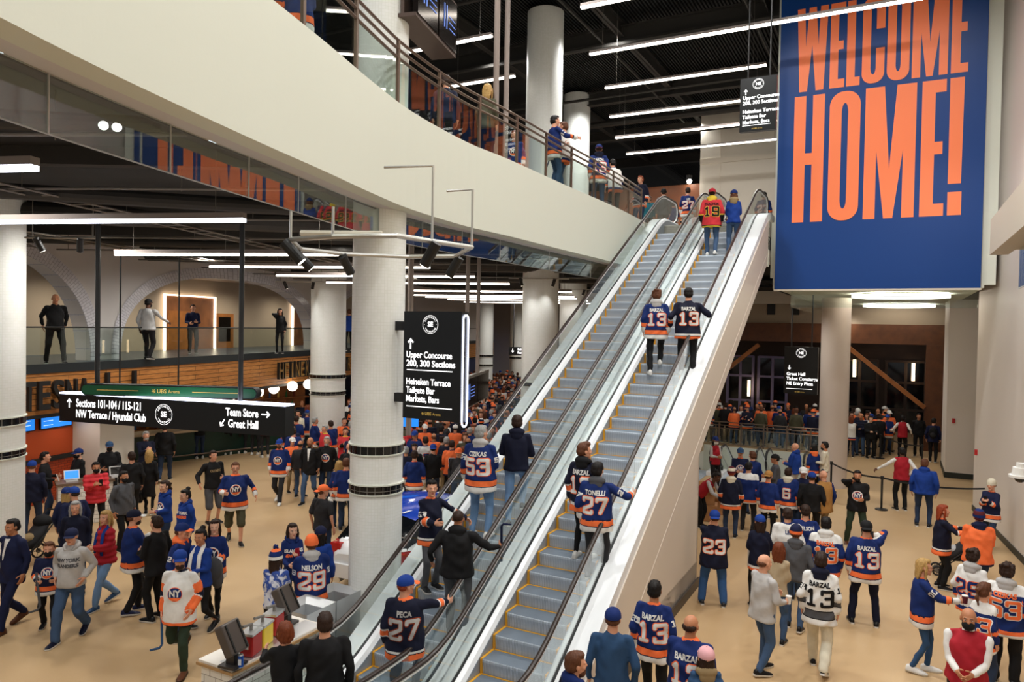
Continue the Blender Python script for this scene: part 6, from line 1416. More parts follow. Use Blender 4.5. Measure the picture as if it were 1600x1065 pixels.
# placement helpers
def g(hx, hy, h=1.75): q = onz(hx, hy, h); return V((q.x, q.y, 0))                    # head-top pixel, standing on the ground
def gf(fx, fy, z=0): q = onz(fx, fy, z); return V((q.x, q.y, z))                      # foot pixel
def esc(hx, hy, h, phase):                                                           # head-top pixel, standing on an escalator step
    d = ray(hx, hy); lo, hi = 6., 30.
    for _ in range(60):
        m_ = (lo + hi) / 2; q = V((0, 0, HC)) + d * (m_ / d.y); u = uvof(q)[0]
        if q.z - h > zs(u) + .1: lo = m_
        else: hi = m_
    q = V((0, 0, HC)) + d * (lo / d.y); u, v = uvof(q); k = math.floor((phase - u) / DU); ui = phase - DU * k
    while ui - DU > u: ui -= DU
    while ui < u: ui += DU
    return V((*uv(u, v)[:2], zs(ui)))
def up8(hx, hy, h=1.75): q = onz(hx, hy, ZU + h); return V((q.x, q.y, ZU))
# ============================================================ PEOPLE: who stands where
P = person
PH_L, PH_R = 21.781, 20.674
# -- on the escalators
P(esc(635, 896, 1.78, PH_L), 8, 'person in black jersey 27 and royal cap gripping the left escalator handrail', 1.78, 'BO', b='pants', bc='ddenim', hair='short', hc='rust', hat='cap:blue:orange', num='27', nm='PECA', R_=(.3, .42, -.12), L='down', pose='step', turn=55, ncol=('lgrey', 'rust'), w=1.12)
P(esc(716, 790, 1.82, PH_L), 12, 'person in plain black hoodie, hand on hip, on the left escalator', 1.82, 'hoodie', 'black', 'jeans', 'mgrey', 'buzz', 'dbrown', pose='small', L='hip2', R_=(.32, .28, -.2), hood='black', w=1.22, hold=('stick', 'navy'), s='m')
P(esc(674, 757, 1.68, PH_L), 150, 'young person with headband in black jersey 13 looking back down the left escalator', 1.68, 'BO', b='jeans', bc='mgrey', hair='short', hc='hblack', sleeve='13', L='stanch', R_='bent', num=None, turn=20, w=.95)
P(esc(752, 671, 1.84, PH_L), 22, 'grey-haired person in royal jersey 53 and grey hood on the left escalator', 1.84, 'RB', b='jeans', bc='ldenim', hair='short', hc='grey2', hood='lgrey', num='53', nm='CIZIKAS', R_='bent', L='down', shoe='white', turn=25, w=1.15, sleeve='53')
P(esc(808, 651, 1.8, PH_L), 2, 'person in plain navy hoodie and light jeans seen from behind on the left escalator', 1.8, 'hoodie', 'dnavy', 'jeans', 'ldenim', 'short', 'dbrown', hood='dnavy', R_='hold', L='hold', pose='step', w=1.05)
P(esc(913, 698, 1.76, PH_R), 25, 'brown-haired person in black jersey 13 on the right escalator, standing left of jersey 27', 1.76, 'BO', b='leggings', bc='black', hair='tall', hc='brown', num='13', nm='BARZAL', shoe='white', turn=45, hood='black', w=.95, L='down', R_='down')
P(esc(934, 719, 1.72, PH_R), 12, 'dark-haired person in royal jersey 27 with grey hood, hand on the right handrail', 1.72, 'RB', b='pants', bc='char', hair='short', hc='hblack', hood='mgrey', num='27', nm='TONELLI', R_=(.3, .3, -.14), L='down', turn=10, sleeve='27', w=1.12)
P(esc(1026, 455, 1.76, PH_R), -3, 'person in royal jersey 13 with grey hood, halfway up the right escalator', 1.76, 'RB', b='pants', bc='black', hair='shaggy', hc='brown', hood='lgrey', num='13', nm='BARZAL', shoe='white', L='down', R_='down', pose='step', w=1.08)
P(esc(1076, 448, 1.8, PH_R), -4, 'person in black jersey 13 halfway up the right escalator, right of royal 13', 1.8, 'BK', b='pants', bc='black', hair='short', hc='hblack', num='13', nm='BARZAL', shoe='white', R_=(.22, .22, -.2), L=(.15, .1, -.4), pose='small', w=1.15)
P(esc(1113, 295, 1.82, PH_R), 3, 'person in red jersey 19 and red cap near the right escalator top', 1.82, 'RD', b='jeans', bc='denim', hair='short', hc='dbrown', hat='back:red:red', hood='yellow', num='19', nm='TKACHUK', ncol=('black', 'yellow'), shoe='white', w=1.12, pose='small')
P(esc(1147, 297, 1.74, PH_R), 2, 'person in blue jacket and blue cap, at the top of the right escalator', 1.74, 'hoodie', 'blue', 'jeans', 'denim', 'bob', 'brown', hat='cap:royal:royal', hood='khaki', shoe='white', sex='f', L='bent', R_='bent', w=1.05)
# -- front left floor
P(g(20, 811, 1.8), 232, 'person in navy suit with lanyard walking out of the left edge', 1.8, 'suit', 'navy', 'pants', 'navy', 'short', 'hblack', pose='walk', L='down', R_='back', shoe='brown', sole='brown', w=1.08, s='m', scarf=None)
P(g(77, 848, 1.42), 190, 'child in navy jersey and black face mask holding a grey mini hockey stick', 1.42, 'NV', b='pants', bc='black', hair='short', hc='brown', mask='black', L='hold', R_='hold', hold=('stick', 'mgrey'), w=1.1, pose='small', front='NY')
P(g(112, 826, 1.76), 208, 'person in grey hoodie with navy and white cap walking in loose jeans', 1.76, 'hoodie', 'lgrey', 'baggy', 'denim', 'short', 'grey2', hat='cap:navy:navy', hood='lgrey', pose='walk2', L='pocket', R_='pocket', w=1.1, front=(('NEW YORK', 'mgrey'), ('ISLANDERS', 'mgrey')), shoe='dnavy', turn=-12)
P(g(118, 783, 1.72), 188, 'white-haired person in navy sweatshirt behind the grey hoodie', 1.72, 'sweater', 'dnavy', 'jeans', 'ddenim', 'long', 'grey2', L='down', R_='down', sex='f', w=1.2)
P(g(104, 762, 1.66), 15, 'person with blonde hair and blue cap seen from behind, left of a navy cap', 1.66, 'hoodie', 'navy', 'jeans', 'ddenim', 'long', 'blonde', hat='cap:royal:royal', sex='f', w=1.0)
P(g(116, 761, 1.74), 330, 'person in navy vest and blue cap at the counter queue, back to the camera', 1.74, 'jacket', 'navy', 'jeans', 'ddenim', 'short', 'dbrown', hat='cap:blue:blue', w=1.1)
P(g(166, 798, 1.7), 235, 'person in red quilted jacket with royal scarf walking in jeans', 1.7, 'puffer', 'red', 'jeans', 'ldenim', 'long', 'blonde', sex='f', pose='walk', scarf='blue', L='bent', R_='down', shoe='slate', turn=-15, w=1.02)
P(g(209, 797, 1.8), 78, 'bearded person in royal jersey with orange and white hem looking at a phone', 1.8, 'RB', b='pants', bc='black', hair='buzz', hc='brown', hat='cap:dnavy:white', beard='dbrown', L='phone', R_='phone', pose='small', hold=('phone', 'black'), turn=8, w=1.1, shoe='navy')
P(g(245, 806, 1.78), 318, 'person in black coat and black trousers with back turned, between the royal jerseys', 1.78, 'jacket', 'black', 'pants', 'black', 'short', 'dbrown', L='bent', R_='down', w=1.05, hem=.78, shoe='black')
P(g(284, 818, 1.78), 118, 'person in orange hood under a royal jersey 2 with royal and orange cap', 1.78, 'RB', b='jeans', bc='denim', hair='short', hc='brown', hat='cap:royal:orange', hood='orange', sleeve='2', L='down', R_='down', w=1.1)
P(g(282, 860, 1.8), 205, 'person in white and orange jersey with royal cap, one leg kicked back', 1.8, 'WH', b='jeans', bc='green', hair='short', hc='dbrown', hat='cap:blue:blue', front='NY', pose='kick', L=(.03, .1, -.44), R_=(.06, .02, -.5), shoe='brown', sole='dbrown', turn=-25, w=1.04, hold=('stick', 'slate'), beard='dbrown')
P(g(314, 827, 1.72), 222, 'dark-haired person with bun in open royal jacket and white scarf, hand in pocket, striding', 1.72, 'jacket', 'blue', 'leggings', 'black', 'bun', 'hblack', sex='f', L='bent', R_='down', pose='walk2', shoe='black', w=1.12, turn=-10, scarf='white', s='m')
P(g(336, 812, 1.7), 196, 'long-haired person in royal jersey carrying a rolled grey coat', 1.7, 'RB', b='leggings', bc='black', hair='long', hc='dbrown', sex='f', L='hold', R_='down', front='NY', w=1.0, pose='small', turn=-12, s='p', hold=('coat', 'mgrey'))
P(g(368, 722, 1.86), 178, 'person in royal jersey with round crest, glasses and camo shorts holding a snack', 1.86, 'RB', b='shorts', bc='camo', hair='short', hc='brown', front='NY', L='side', R_=(.02, .28, -.25), pose='walk', glasses=True, w=1.22, shoe='black')
P(g(333, 704, 1.84), 152, 'person in black sweatshirt and dark shorts behind the camo shorts', 1.84, 'sweater', 'black', 'shorts', 'mgrey', 'short', 'dbrown', L='bent', R_='side', w=1.15, front=(('OLYMPIC', 'khaki'),))
P(g(290, 765, 1.68), 238, 'person in royal hoodie with high bun, walking right of the ponytail', 1.68, 'hoodie', 'blue', 'jeans', 'ddenim', 'bun', 'hblack', sex='f', front=(('NEW YORK', 'white'), ('ISLANDERS', 'orange')), w=1.15, hood='blue', s='p')
P(g(258, 751, 1.7), 232, 'person in royal hoodie with dark ponytail smiling to the left', 1.7, 'hoodie', 'blue', 'jeans', 'ddenim', 'pony', 'dbrown', sex='f', L='bent', R_='down', front='NY', hood='blue', w=1.0, s='p')
P(g(150, 722, 1.74), 172, 'person in bright red quilted jacket and black mask reading a phone', 1.74, 'puffer', 'bred', 'pants', 'black', 'short', 'hblack', mask='black', L='phone', R_='phone', hold=('phone', 'black'), w=1.1, s='m')
P(g(193, 736, 1.76), 140, 'person in grey and black zipped jacket with dark hair and black mask', 1.76, 'jacket', 'mgrey', 'pants', 'black', 'short', 'hblack', mask='black', w=1.1, s='m')
P(g(206, 706, 1.76), 350, 'person in long black jacket from behind, left of the blonde hair', 1.76, 'jacket', 'black', 'pants', 'black', 'short', 'dbrown', w=1.08)
P(g(233, 703, 1.7), 8, 'person with long blonde hair in black coat carrying a black handbag', 1.7, 'coat', 'black', 'leggings', 'black', 'long', 'blonde', sex='f', shoe='black', hold=('bag', 'black'), pose='small')
P(g(171, 690, 1.78), 176, 'staff person in black sweater, navy cap and black mask, by the white pillar', 1.78, 'sweater', 'black', 'pants', 'black', 'short', 'dbrown', hat='cap:slate:slate', mask='black', L='hold', R_='hold', w=1.15, s='m')
P(g(123, 701, 1.72), 238, 'staff person in black jacket with royal cap and lanyard behind the counter', 1.72, 'jacket', 'black', 'pants', 'black', 'short', 'dbrown', hat='cap:royal:royal', mask='black', w=1.0, s='p', L='bent', R_='bent')
P(g(70, 706, 1.78), 105, 'dark-haired person in black sweater holding a white mini stick', 1.78, 'sweater', 'black', 'jeans', 'ddenim', 'short', 'hblack', L='bent', R_='hold', w=1.05, hold=('stick', 'white'))
P(g(50, 720, 1.78), 10, 'person in dark navy jacket with royal cap beside the big left column', 1.78, 'jacket', 'dnavy', 'jeans', 'ddenim', 'short', 'brown', hat='cap:blue:blue', w=1.15)
P(g(228, 674, 1.78), 160, 'grey-bearded person in dark jacket below the long black sign', 1.78, 'jacket', 'dnavy', 'jeans', 'ddenim', 'short', 'grey2', beard='grey2', L='bent', R_='phone', w=1.1)
P(g(258, 661, 1.86), 8, 'tall person in black jacket from behind, striding under the long black sign', 1.86, 'jacket', 'black', 'jeans', 'ddenim', 'short', 'dbrown', pose='walk2', w=1.1)
# -- around the captain
P(g(437, 686, 1.8), 196, 'person in navy jersey with captain letter C and royal cap striding left of centre', 1.8, 'RB', b='pants', bc='char', hair='short', hc='dbrown', hat='cap:blue:blue', front='NY', pose='walk', L='down', R_='down', beard='brown', shoe='white', w=1.08)
P(g(485, 683, 1.86), 200, 'bald bearded person in black blazer and blue shirt walking', 1.86, 'suit', 'black', 'jeans', 'denim', 'bald', 'brown', beard='brown', pose='walk2', L='down', R_='down', w=1.05, s='m')
P(g(511, 682, 1.84), 196, 'grey-haired person with glasses, black jacket open over a navy jersey', 1.84, 'jacket', 'black', 'jeans', 'ddenim', 'short', 'grey2', glasses=True, pose='small', front='NY', w=1.08, beard='grey2')
P(g(546, 692, 1.78), 20, 'bald person in black jacket from behind, close to the slim column', 1.78, 'jacket', 'black', 'pants', 'black', 'none', 'brown', w=1.1)
P(g(530, 720, 1.66), -6, 'person with blonde hair in royal jersey 13 carrying a white bag', 1.66, 'RB', b='jeans', bc='ddenim', hair='long', hc='blonde', num='13', sex='f', w=1.05, hold=('shopping', 'white'))
P(g(541, 716, 1.78), 5, 'dark-haired person from behind, half hidden by the slim column', 1.78, 'RB', b='jeans', bc='ddenim', hair='short', hc='brown', w=1.05)
P(g(505, 758, 1.78), 38, 'person in dark t-shirt with orange cap walking away', 1.78, 'tee', 'char', 'jeans', 'ddenim', 'short', 'brown', hat='back:orange:orange', pose='walk', w=1.08, turn=30)
# -- group by the bins
P(g(457, 818, 1.66), 165, 'long dark-haired person in royal hoodie looking up, holding a red phone', 1.66, 'hoodie', 'royal', 'jeans', 'ddenim', 'long', 'dbrown', sex='f', front=(('ISLANDERS', 'white'), ('NEW YORK', 'orange')), L='phone', R_='hold', hood='royal', hold=('phone', 'red'), s='p', eyes=True) if 0 else P(g(457, 818, 1.66), 165, 'long dark-haired person in royal hoodie looking up, holding a red phone', 1.66, 'hoodie', 'royal', 'jeans', 'ddenim', 'long', 'dbrown', sex='f', front=(('ISLANDERS', 'white'), ('NEW YORK', 'orange')), L='phone', R_='hold', hood='royal', hold=('phone', 'red'), s='p')
P(g(487, 838, 1.8), -4, 'person in royal jersey 29 with grey hood and orange beanie beside the bins', 1.8, 'RB', b='jeans', bc='ddenim', hair='buzz', hc='brown', hat='beanie:orange:orange', hood='lgrey', num='29', nm='NELSON', sleeve='29', w=1.15, L='bent', R_='bent')
P(g(501, 823, 1.72), 12, 'person in royal jacket and navy cap with long black hair next to jersey 29', 1.72, 'jacket', 'blue', 'jeans', 'ddenim', 'long', 'hblack', hat='cap:navy:navy', sex='f', w=1.0, s='m')
P(g(431, 861, 1.66), 22, 'person in blue and white tie-dye top and bobble hat with long brown hair', 1.66, 'sweater', 'tiedye', 'jeans', 'black', 'long', 'dbrown', hat='pom:royal:white:orange', sex='f', L='bent', R_='phone', w=1.12)
P(g(446, 973, 1.64), -8, 'auburn-haired person in black coat leaning over the tiled counter', 1.64, 'coat', 'black', 'pants', 'black', 'bob', 'auburn', sex='f', L='reach', R_='bent', w=1.1)
P(g(508, 958, 1.76), -2, 'person in black coat with short dark hair, bottom, beside the auburn hair', 1.76, 'coat', 'black', 'pants', 'black', 'short', 'dbrown', w=1.25, L='down', R_='down')
# -- bottom centre
P(g(899, 1019, 1.78), 62, 'bearded brown-haired person in dark jacket at the bottom edge, right of the escalators', 1.78, 'jacket', 'dnavy', 'jeans', 'ddenim', 'short', 'brown', beard='brown', w=1.1, turn=10, hood='royal')
P(g(958, 951, 1.8), 4, 'person in plain blue sweater and royal cap from behind at the bottom', 1.8, 'sweater', 'slate', 'jeans', 'ddenim', 'short', 'brown', hat='cap:royal:royal', w=1.12)
P(g(1023, 908, 1.78), 8, 'black-haired person in royal jersey 13 walking away along the escalator wall', 1.78, 'RB', b='pants', bc='black', hair='short', hc='hblack', num='13', nm='BARZAL', sleeve='13', pose='walk', w=1.02, s='m')
P(g(1080, 961, 1.78), 14, 'balding person in royal jersey 13 at the bottom, left of a pink cap', 1.78, 'RB', b='jeans', bc='ddenim', hair='bald', hc='dbrown', num='13', nm='BARZAL', w=1.2, turn=10, L='bent', s='m')
P(g(1104, 1013, 1.6), -12, 'person in pink cap and fur-hooded dark parka cut by the bottom edge', 1.6, 'puffer', 'slate', 'jeans', 'ddenim', 'long', 'dbrown', hat='cap:pink:pink', hood='khaki', sex='f')
P(g(1117, 798, 1.76), -2, 'person in black jersey 23 and blue trousers beside the escalator wall', 1.76, 'B2', b='baggy', bc='sblue', hair='short', hc='brown', hat='back:blue:blue', num='23', L='face', R_='bent', pose='wide', w=1.15, shoe='char')
# -- right floor, near
P(g(1194, 866, 1.78), 52, 'person in light grey sweater and jeans holding a cup, balding', 1.78, 'sweater', 'lgrey', 'jeans', 'denim', 'bald', 'brown', L='bent', R_='hold', hold=('cup', 'white'), pose='small', w=1.15, hem=.8)
P(g(1217, 848, 1.66), 8, 'person with long reddish hair in beige fleece behind the grey sweater', 1.66, 'sweater', 'beige', 'jeans', 'denim', 'long', 'auburn', sex='f', L='bent', R_='bent')
P(g(1244, 822, 1.78), 6, 'person in charcoal hoodie with orange and navy striped beanie', 1.78, 'hoodie', 'mgrey', 'jeans', 'denim', 'short', 'brown', hat='beanie:navy:orange:navy', hood='mgrey', L='bent', R_='down', w=1.12, pose='small')
P(g(1283, 864, 1.8), 4, 'person in white and grey jersey 13 with beige trousers, walking away', 1.8, 'GR', b='baggy', bc='cream', hair='tall', hc='dbrown', num='13', nm='BARZAL', sleeve='13', hood='dnavy', pose='walk', w=1.02, shoe='black')
P(g(1291, 808, 1.8), 2, 'person in royal jersey 13 with white shoulders and white hood', 1.8, 'WR', b='jeans', bc='black', hair='short', hc='hblack', num='13', nm='BARZAL', hood='white', w=1.1, ncol=('orange', 'white'))
P(g(1354, 814, 1.82), -6, 'person in royal jersey 13 and black cap talking on a phone', 1.82, 'RB', b='pants', bc='dnavy', hair='short', hc='hblack', hat='back:black:black', num='13', nm='BARZAL', R_='ear', L='down', hold=('phone', 'black'), pose='wide', w=1.12, sole='white')
P(g(1340, 735, 1.8), 176, 'person in black jacket over a royal jersey, phone at ear and cup in hand', 1.8, 'jacket', 'black', 'pants', 'green', 'short', 'hblack', beard='hblack', front='NY', R_='ear', L='bent', hold=('phone', 'black'), pose='wide', w=1.12, shoe='brown', s='m')
P(g(1410, 699, 1.82), -20, 'staff person in red vest and white sleeves resting a hand on the belt post', 1.82, 'vest', 'red', 'pants', 'black', 'short', 'hblack', L='stanch', R_='hip', s='d', vest='white', w=1.1)
P(g(1445, 717, 1.8), 4, 'person in bright blue hoodie and dark jeans right of the red vest', 1.8, 'hoodie', 'blue', 'jeans', 'ddenim', 'short', 'brown', hood='blue', L='down', R_='down', w=1.25)
P(uv(20.6, 2.05), 200, 'person with cream beanie and navy jersey against the right pier', 1.68, 'NV', b='leggings', bc='ddenim', hair='short', hc='dbrown', hat='beanie:cream:cream', L='phone', R_='phone', hold=('phone', 'black'), pose='walk', shoe='brown', sex='f', w=1.1)
P(g(1473, 789, 1.68), 78, 'long red-haired person in black jersey with white and orange bands pushing the stroller', 1.68, 'BO', b='pants', bc='black', hair='long', hc='rust', sex='f', L='reach', R_='reach', w=1.1)
P(g(1530, 798, 1.76), -12, 'person in loose orange jersey with patterned bandana beside the stroller', 1.76, 'OR', b='jeans', bc='ddenim', hair='short', hc='maroon', hat='beanie:maroon:royal', hood='navy', L='bent', R_='bent', w=1.15)
P(g(1443, 873, 1.72), 85, 'blonde person with glasses in royal jersey 00 reaching out in navy leggings and white shoes', 1.72, 'RB', b='leggings', bc='slate', hair='long', hc='blonde', sex='f', sleeve='00', R_='reach', L='bent', glasses=True, hold=('cup', 'maroon'), pose='small', shoe='white', w=1.08, turn=-5)
P(g(1521, 858, 1.72), 28, 'person in white jersey 29 with grey hood, dark hair, right of the blonde', 1.72, 'W2', b='jeans', bc='ddenim', hair='shaggy', hc='dbrown', hood='lgrey', num='29', w=1.0)
P(g(1538, 911, 1.62), 35, 'brown-haired person in royal and white jersey behind the red vest at the bottom right', 1.62, 'WR', b='jeans', bc='ddenim', hair='pony', hc='brown', sex='f', num='13')
P(g(1574, 880, 1.78), 8, 'curly-haired person in royal jersey 53 with grey hood at the right edge', 1.78, 'WR', b='baggy', bc='black', hair='shaggy', hc='dbrown', hood='lgrey', num='53', nm='CIZIKAS', sleeve='53', L='reach', R_='down', w=1.08, ncol=('orange', 'white'))
P(g(1514, 950, 1.78), 184, 'staff person in red vest, white shirt and black mask with folded hands, bottom right', 1.78, 'vest', 'red', 'pants', 'black', 'bald', 'hblack', mask='black', L='cross', R_='cross', vest='white', w=1.2, s='m', turn=-5)
# -- right floor, giveaway group
P(g(1118, 682, 1.72), 150, 'staff person in red vest and royal cap handing out bags at the lower escalators', 1.72, 'vest', 'red', 'pants', 'black', 'long', 'hblack', hat='cap:royal:royal', mask='white', vest='lgrey', L='bent', R_='bent', sex='f', s='m')
P(g(1094, 722, 1.68), 120, 'staff person in red vest bending over the cardboard boxes', 1.68, 'vest', 'red', 'pants', 'black', 'bun', 'hblack', vest='lgrey', L=(.0, .35, -.35), R_=(.0, .35, -.35), lean=42, s='d', sex='f')
P(g(1157, 700, 1.76), 178, 'person in navy jersey and navy cap facing the camera among the giveaway group', 1.76, 'NV', b='pants', bc='black', hair='short', hc='dbrown', hat='cap:slate:slate', L='bent', R_='bent', front='NY')
P(g(1176, 705, 1.76), 330, 'person in blue top with short hair right of the navy cap', 1.76, 'hoodie', 'royal', 'jeans', 'ddenim', 'short', 'brown')
P(g(1212, 710, 1.74), 262, 'person in charcoal jacket with backward black cap facing left', 1.74, 'jacket', 'mgrey', 'pants', 'black', 'short', 'hblack', hat='back:black:black', L='bent', R_='bent', s='m')
P(g(1143, 731, 1.72), 4, 'person in black jersey with cream hood and orange cuffs, back turned', 1.72, 'BO', b='jeans', bc='ddenim', hair='short', hc='rust', hood='cream', hat='beanie:cream:maroon', w=1.1)
P(g(1170, 722, 1.76), 14, 'person in royal jersey with white shoulders beside the cream hood', 1.76, 'WR', b='jeans', bc='char', hair='short', hc='hblack', w=1.15)
P(g(1201, 736, 1.7), 16, 'person in royal jersey with tan backward cap', 1.7, 'RB', b='jeans', bc='black', hair='short', hc='dbrown', hat='back:tan:tan', w=1.0)
P(g(1232, 731, 1.72), 12, 'person in royal jersey with a 6 on the back, left of the black fleece', 1.72, 'RB', b='jeans', bc='ddenim', hair='short', hc='dbrown', num='6', w=1.08, hood='cream')
P(g(1255, 730, 1.74), 170, 'person with white cap in navy jacket facing the camera', 1.74, 'jacket', 'navy', 'jeans', 'ddenim', 'short', 'dbrown', hat='cap:white:white', L='bent', R_='bent')
P(g(1269, 738, 1.74), 2, 'person in black fleece and bright blue cap from behind', 1.74, 'jacket', 'black', 'pants', 'black', 'short', 'dbrown', hat='cap:blue:blue', w=1.2)
P(g(1287, 735, 1.78), 318, 'bald person in tan quilted vest over a royal jersey sleeve', 1.78, 'vest', 'tan', 'jeans', 'khaki', 'none', 'brown', vest='royal', w=1.25, hem=.78)
P(g(1243, 692, 1.78), 292, 'bald person in bright royal hoodie, back to the lower escalators', 1.78, 'hoodie', 'blue', 'jeans', 'lgrey', 'none', 'brown', hood='blue', L='bent', R_='bent', w=1.15)
P(g(1272, 694, 1.66), 340, 'person with long black hair over a royal and orange jersey', 1.66, 'RB', b='jeans', bc='black', hair='long', hc='hblack', sex='f', hood='orange')
P(g(1289, 690, 1.76), 268, 'bearded black-haired person in cream shirt beside the plain column', 1.76, 'shirt', 'cream', 'jeans', 'ddenim', 'short', 'hblack', beard='hblack', L='bent', R_='bent', s='m')
P(g(1188, 805, 1.72), 350, 'person in blue cap with white bag under the arm, black jersey', 1.72, 'BK', b='pants', bc='black', hair='long', hc='dbrown', hat='cap:blue:blue', sex='f', L='hold', R_='hold', hold=('shopping', 'white'))
P(g(1231, 794, 1.74), 352, 'dark-haired person in white jersey with name on the back', 1.74, 'W2', b='jeans', bc='denim', hair='short', hc='dbrown', nm='LEE', w=1.12)
P(g(1259, 789, 1.74), 350, 'person in royal jersey with orange collar behind the grey beanie', 1.74, 'RB', b='jeans', bc='ddenim', hair='short', hc='dbrown', nm='NELSON', w=1.05)
P(g(1165, 818, 1.62), 30, 'small person in white and navy jacket next to the blue cap', 1.62, 'W2', b='jeans', bc='ddenim', hair='short', hc='brown', hat='cap:white:white', w=.95) if 0 else None
P(gf(1409, 715), 10, 'distant staff person in red vest at the portal', 1.74, 'vest', 'red', 'pants', 'black', 'short', 'hblack', vest='white', L='hip2', R_='hip2', s='d')
P(gf(1434, 712), 178, 'distant dark-clothed usher facing the camera by the portal', 1.78, 'jacket', 'black', 'pants', 'black', 'short', 'hblack', s='m')
P(gf(1457, 722), 3, 'person in navy jacket with black backpack leaving through the portal', 1.76, 'jacket', 'navy', 'pants', 'black', 'short', 'hblack', hold=('pack', 'black'), pose='small')
# -- terrace on the left
def tr(px, py, h): q = onz(px, py, ZM + h); return V((q.x, q.y, ZM))
P(onz(86, 568, ZM) + V((0, 0, 0)), 172, 'bald person in black sweater and black trousers on the terrace, left arch', 1.82, 'sweater', 'black', 'pants', 'black', 'none', 'brown', L='back', R_='back', pose='wide', w=1.12, s='m')
P(onz(231, 562, ZM), 30, 'person in white shirt and black cap leaning on the terrace rail', 1.8, 'shirt', 'silver', 'pants', 'black', 'short', 'hblack', hat='cap:black:black', mask='black', R_=(.2, .35, -.3), pose='small', w=1.15, s='d')
P(onz(301, 552, ZM), 170, 'person in dark uniform in front of the walnut doorway on the terrace', 1.76, 'shirt', 'navy', 'pants', 'black', 'short', 'dbrown', L='bent', R_='hold')
P(onz(437, 552, ZM), 186, 'person with long black hair phoning on the terrace, left of the white column', 1.7, 'jacket', 'black', 'leggings', 'black', 'long', 'hblack', sex='f', R_='ear', L='down')
P(onz(545, 548, ZM), 350, 'person in blue jacket on the terrace between the two white columns', 1.8, 'jacket', 'blue', 'pants', 'black', 'short', 'brown', w=1.1)
# -- upper concourse
def ub(px, py, h, Y): q = onY(px, py, Y); return V((q.x, q.y, ZU))
P(up8(867, 181, 1.76), 70, 'person in royal jersey 13 hugging another by the tall column upstairs', 1.76, 'RB', b='jeans', bc='denim', hair='short', hc='hblack', sleeve='13', L='bent', R_='reach')
P(up8(881, 191, 1.72), 285, 'person in white jersey holding a royal mini stick upstairs by the rail', 1.72, 'W2', b='jeans', bc='denim', hair='short', hc='brown', L='hold', R_='hold', hold=('stick', 'royal'))
P(up8(936, 226, 1.8), -4, 'person in royal jersey 13 and cap leaning at the upper rail, back turned', 1.8, 'RB', b='jeans', bc='denim', hair='short', hc='dbrown', hat='back:royal:orange', num='13', nm='BARZAL', hood='dnavy')
P(up8(962, 246, 1.72), 335, 'dark-haired person in white and black top with head bent at the upper rail', 1.72, 'W2', b='jeans', bc='char', hair='short', hc='hblack', lean=15)
P(up8(1001, 275, 1.76), 210, 'person in black jersey facing left along the upper rail', 1.76, 'BK', b='jeans', bc='ddenim', hair='short', hc='rust')
P(up8(762, 132, 1.7), 20, 'person with long blonde hair in dark top behind the upper glass rail', 1.7, 'jacket', 'camo', 'jeans', 'dnavy', 'long', 'blonde', sex='f')
P(up8(697, 118, 1.78), 355, 'person in dark navy hoodie behind the upper glass rail, beside the column', 1.78, 'hoodie', 'dnavy', 'jeans', 'black', 'short', 'dbrown')
P(up8(804, 205, 1.72), 185, 'person in navy jersey with crest behind the upper glass, below the tall column', 1.72, 'RB', b='jeans', bc='ddenim', hair='short', hc='rust', front='NY')
P(up8(1075, 293, 1.78), -8, 'person in royal jersey 27 and face mask at the head of the left escalator', 1.78, 'RB', b='jeans', bc='lgrey', hair='short', hc='dbrown', num='27', nm='LEE', mask='lgrey')
P(up8(1037, 296, 1.76), 350, 'person in grey jacket and black beanie at the escalator landing', 1.76, 'jacket', 'mgrey', 'jeans', 'mgrey', 'short', 'dbrown', hat='beanie:black:black')
P(up8(1052, 314, 1.6), 10, 'shorter person in royal jersey waiting upstairs by the landing', 1.6, 'RB', b='jeans', bc='ddenim', hair='bob', hc='dbrown', sex='f')
P(up8(1194, 300, 1.72), 15, 'person in navy jersey 27 beyond the right escalator newel, beside the banner', 1.72, 'RB', b='jeans', bc='ddenim', hair='short', hc='hblack', num='27')
P(up8(1014, 306, 1.6), 200, 'person in teal jersey crouching near the end of the upper rail', 1.6, 'hoodie', 'teal', 'jeans', 'black', 'short', 'dbrown')
P(up8(466, -70, 1.78), -6, 'person in royal and orange jersey behind the rail, cut by the top edge', 1.78, 'RB', b='shorts', bc='royal', hair='short', hc='dbrown', R_='bent')
PEOPLE[:] = [q for q in PEOPLE if q]
# -- mid-distance crowd left of and behind the slim column
rc = random.Random(11)
def rnd_person(loc, face, label, low=True, grp=None, rs=rc, mix=None, h=None):
    t = mix or rs.choice(['RB', 'RB', 'NV', 'NV', 'BK', 'WH', 'W2', 'WR', 'OR', 'hoodie', 'jacket', 'jacket', 'hoodie', 'puffer'])
    c = rs.choice(['black', 'dnavy', 'char', 'mgrey', 'royal', 'maroon', 'khaki', 'black'])
    sex = rs.choice('mmf'); hair = rs.choice(['long', 'bob', 'pony'] if sex == 'f' else ['short', 'short', 'short', 'bald', 'buzz', 'shaggy'])
    hat = rs.choice([None, None, None, 'cap:royal:royal', 'cap:navy:orange', 'back:black:black', 'beanie:royal:orange:white', 'beanie:orange:orange', 'cap:white:white'])
    P(loc, face, label, h or rs.uniform(1.62, 1.84), t, c, 'jeans', rs.choice(['ddenim', 'denim', 'black', 'char', 'khaki']), hair, rs.choice(['dbrown', 'hblack', 'brown', 'blonde', 'grey2', 'dbrown', 'auburn']), hat=hat, sex=sex, s=rs.choice('llpmmd'), L=rs.choice(['down', 'bent', 'hold']), R_=rs.choice(['down', 'bent', 'phone']), low=low, group=grp, w=rs.uniform(1, 1.15), hood=rs.choice([None, None, 'lgrey', 'orange', 'navy']) if t in JER else None)
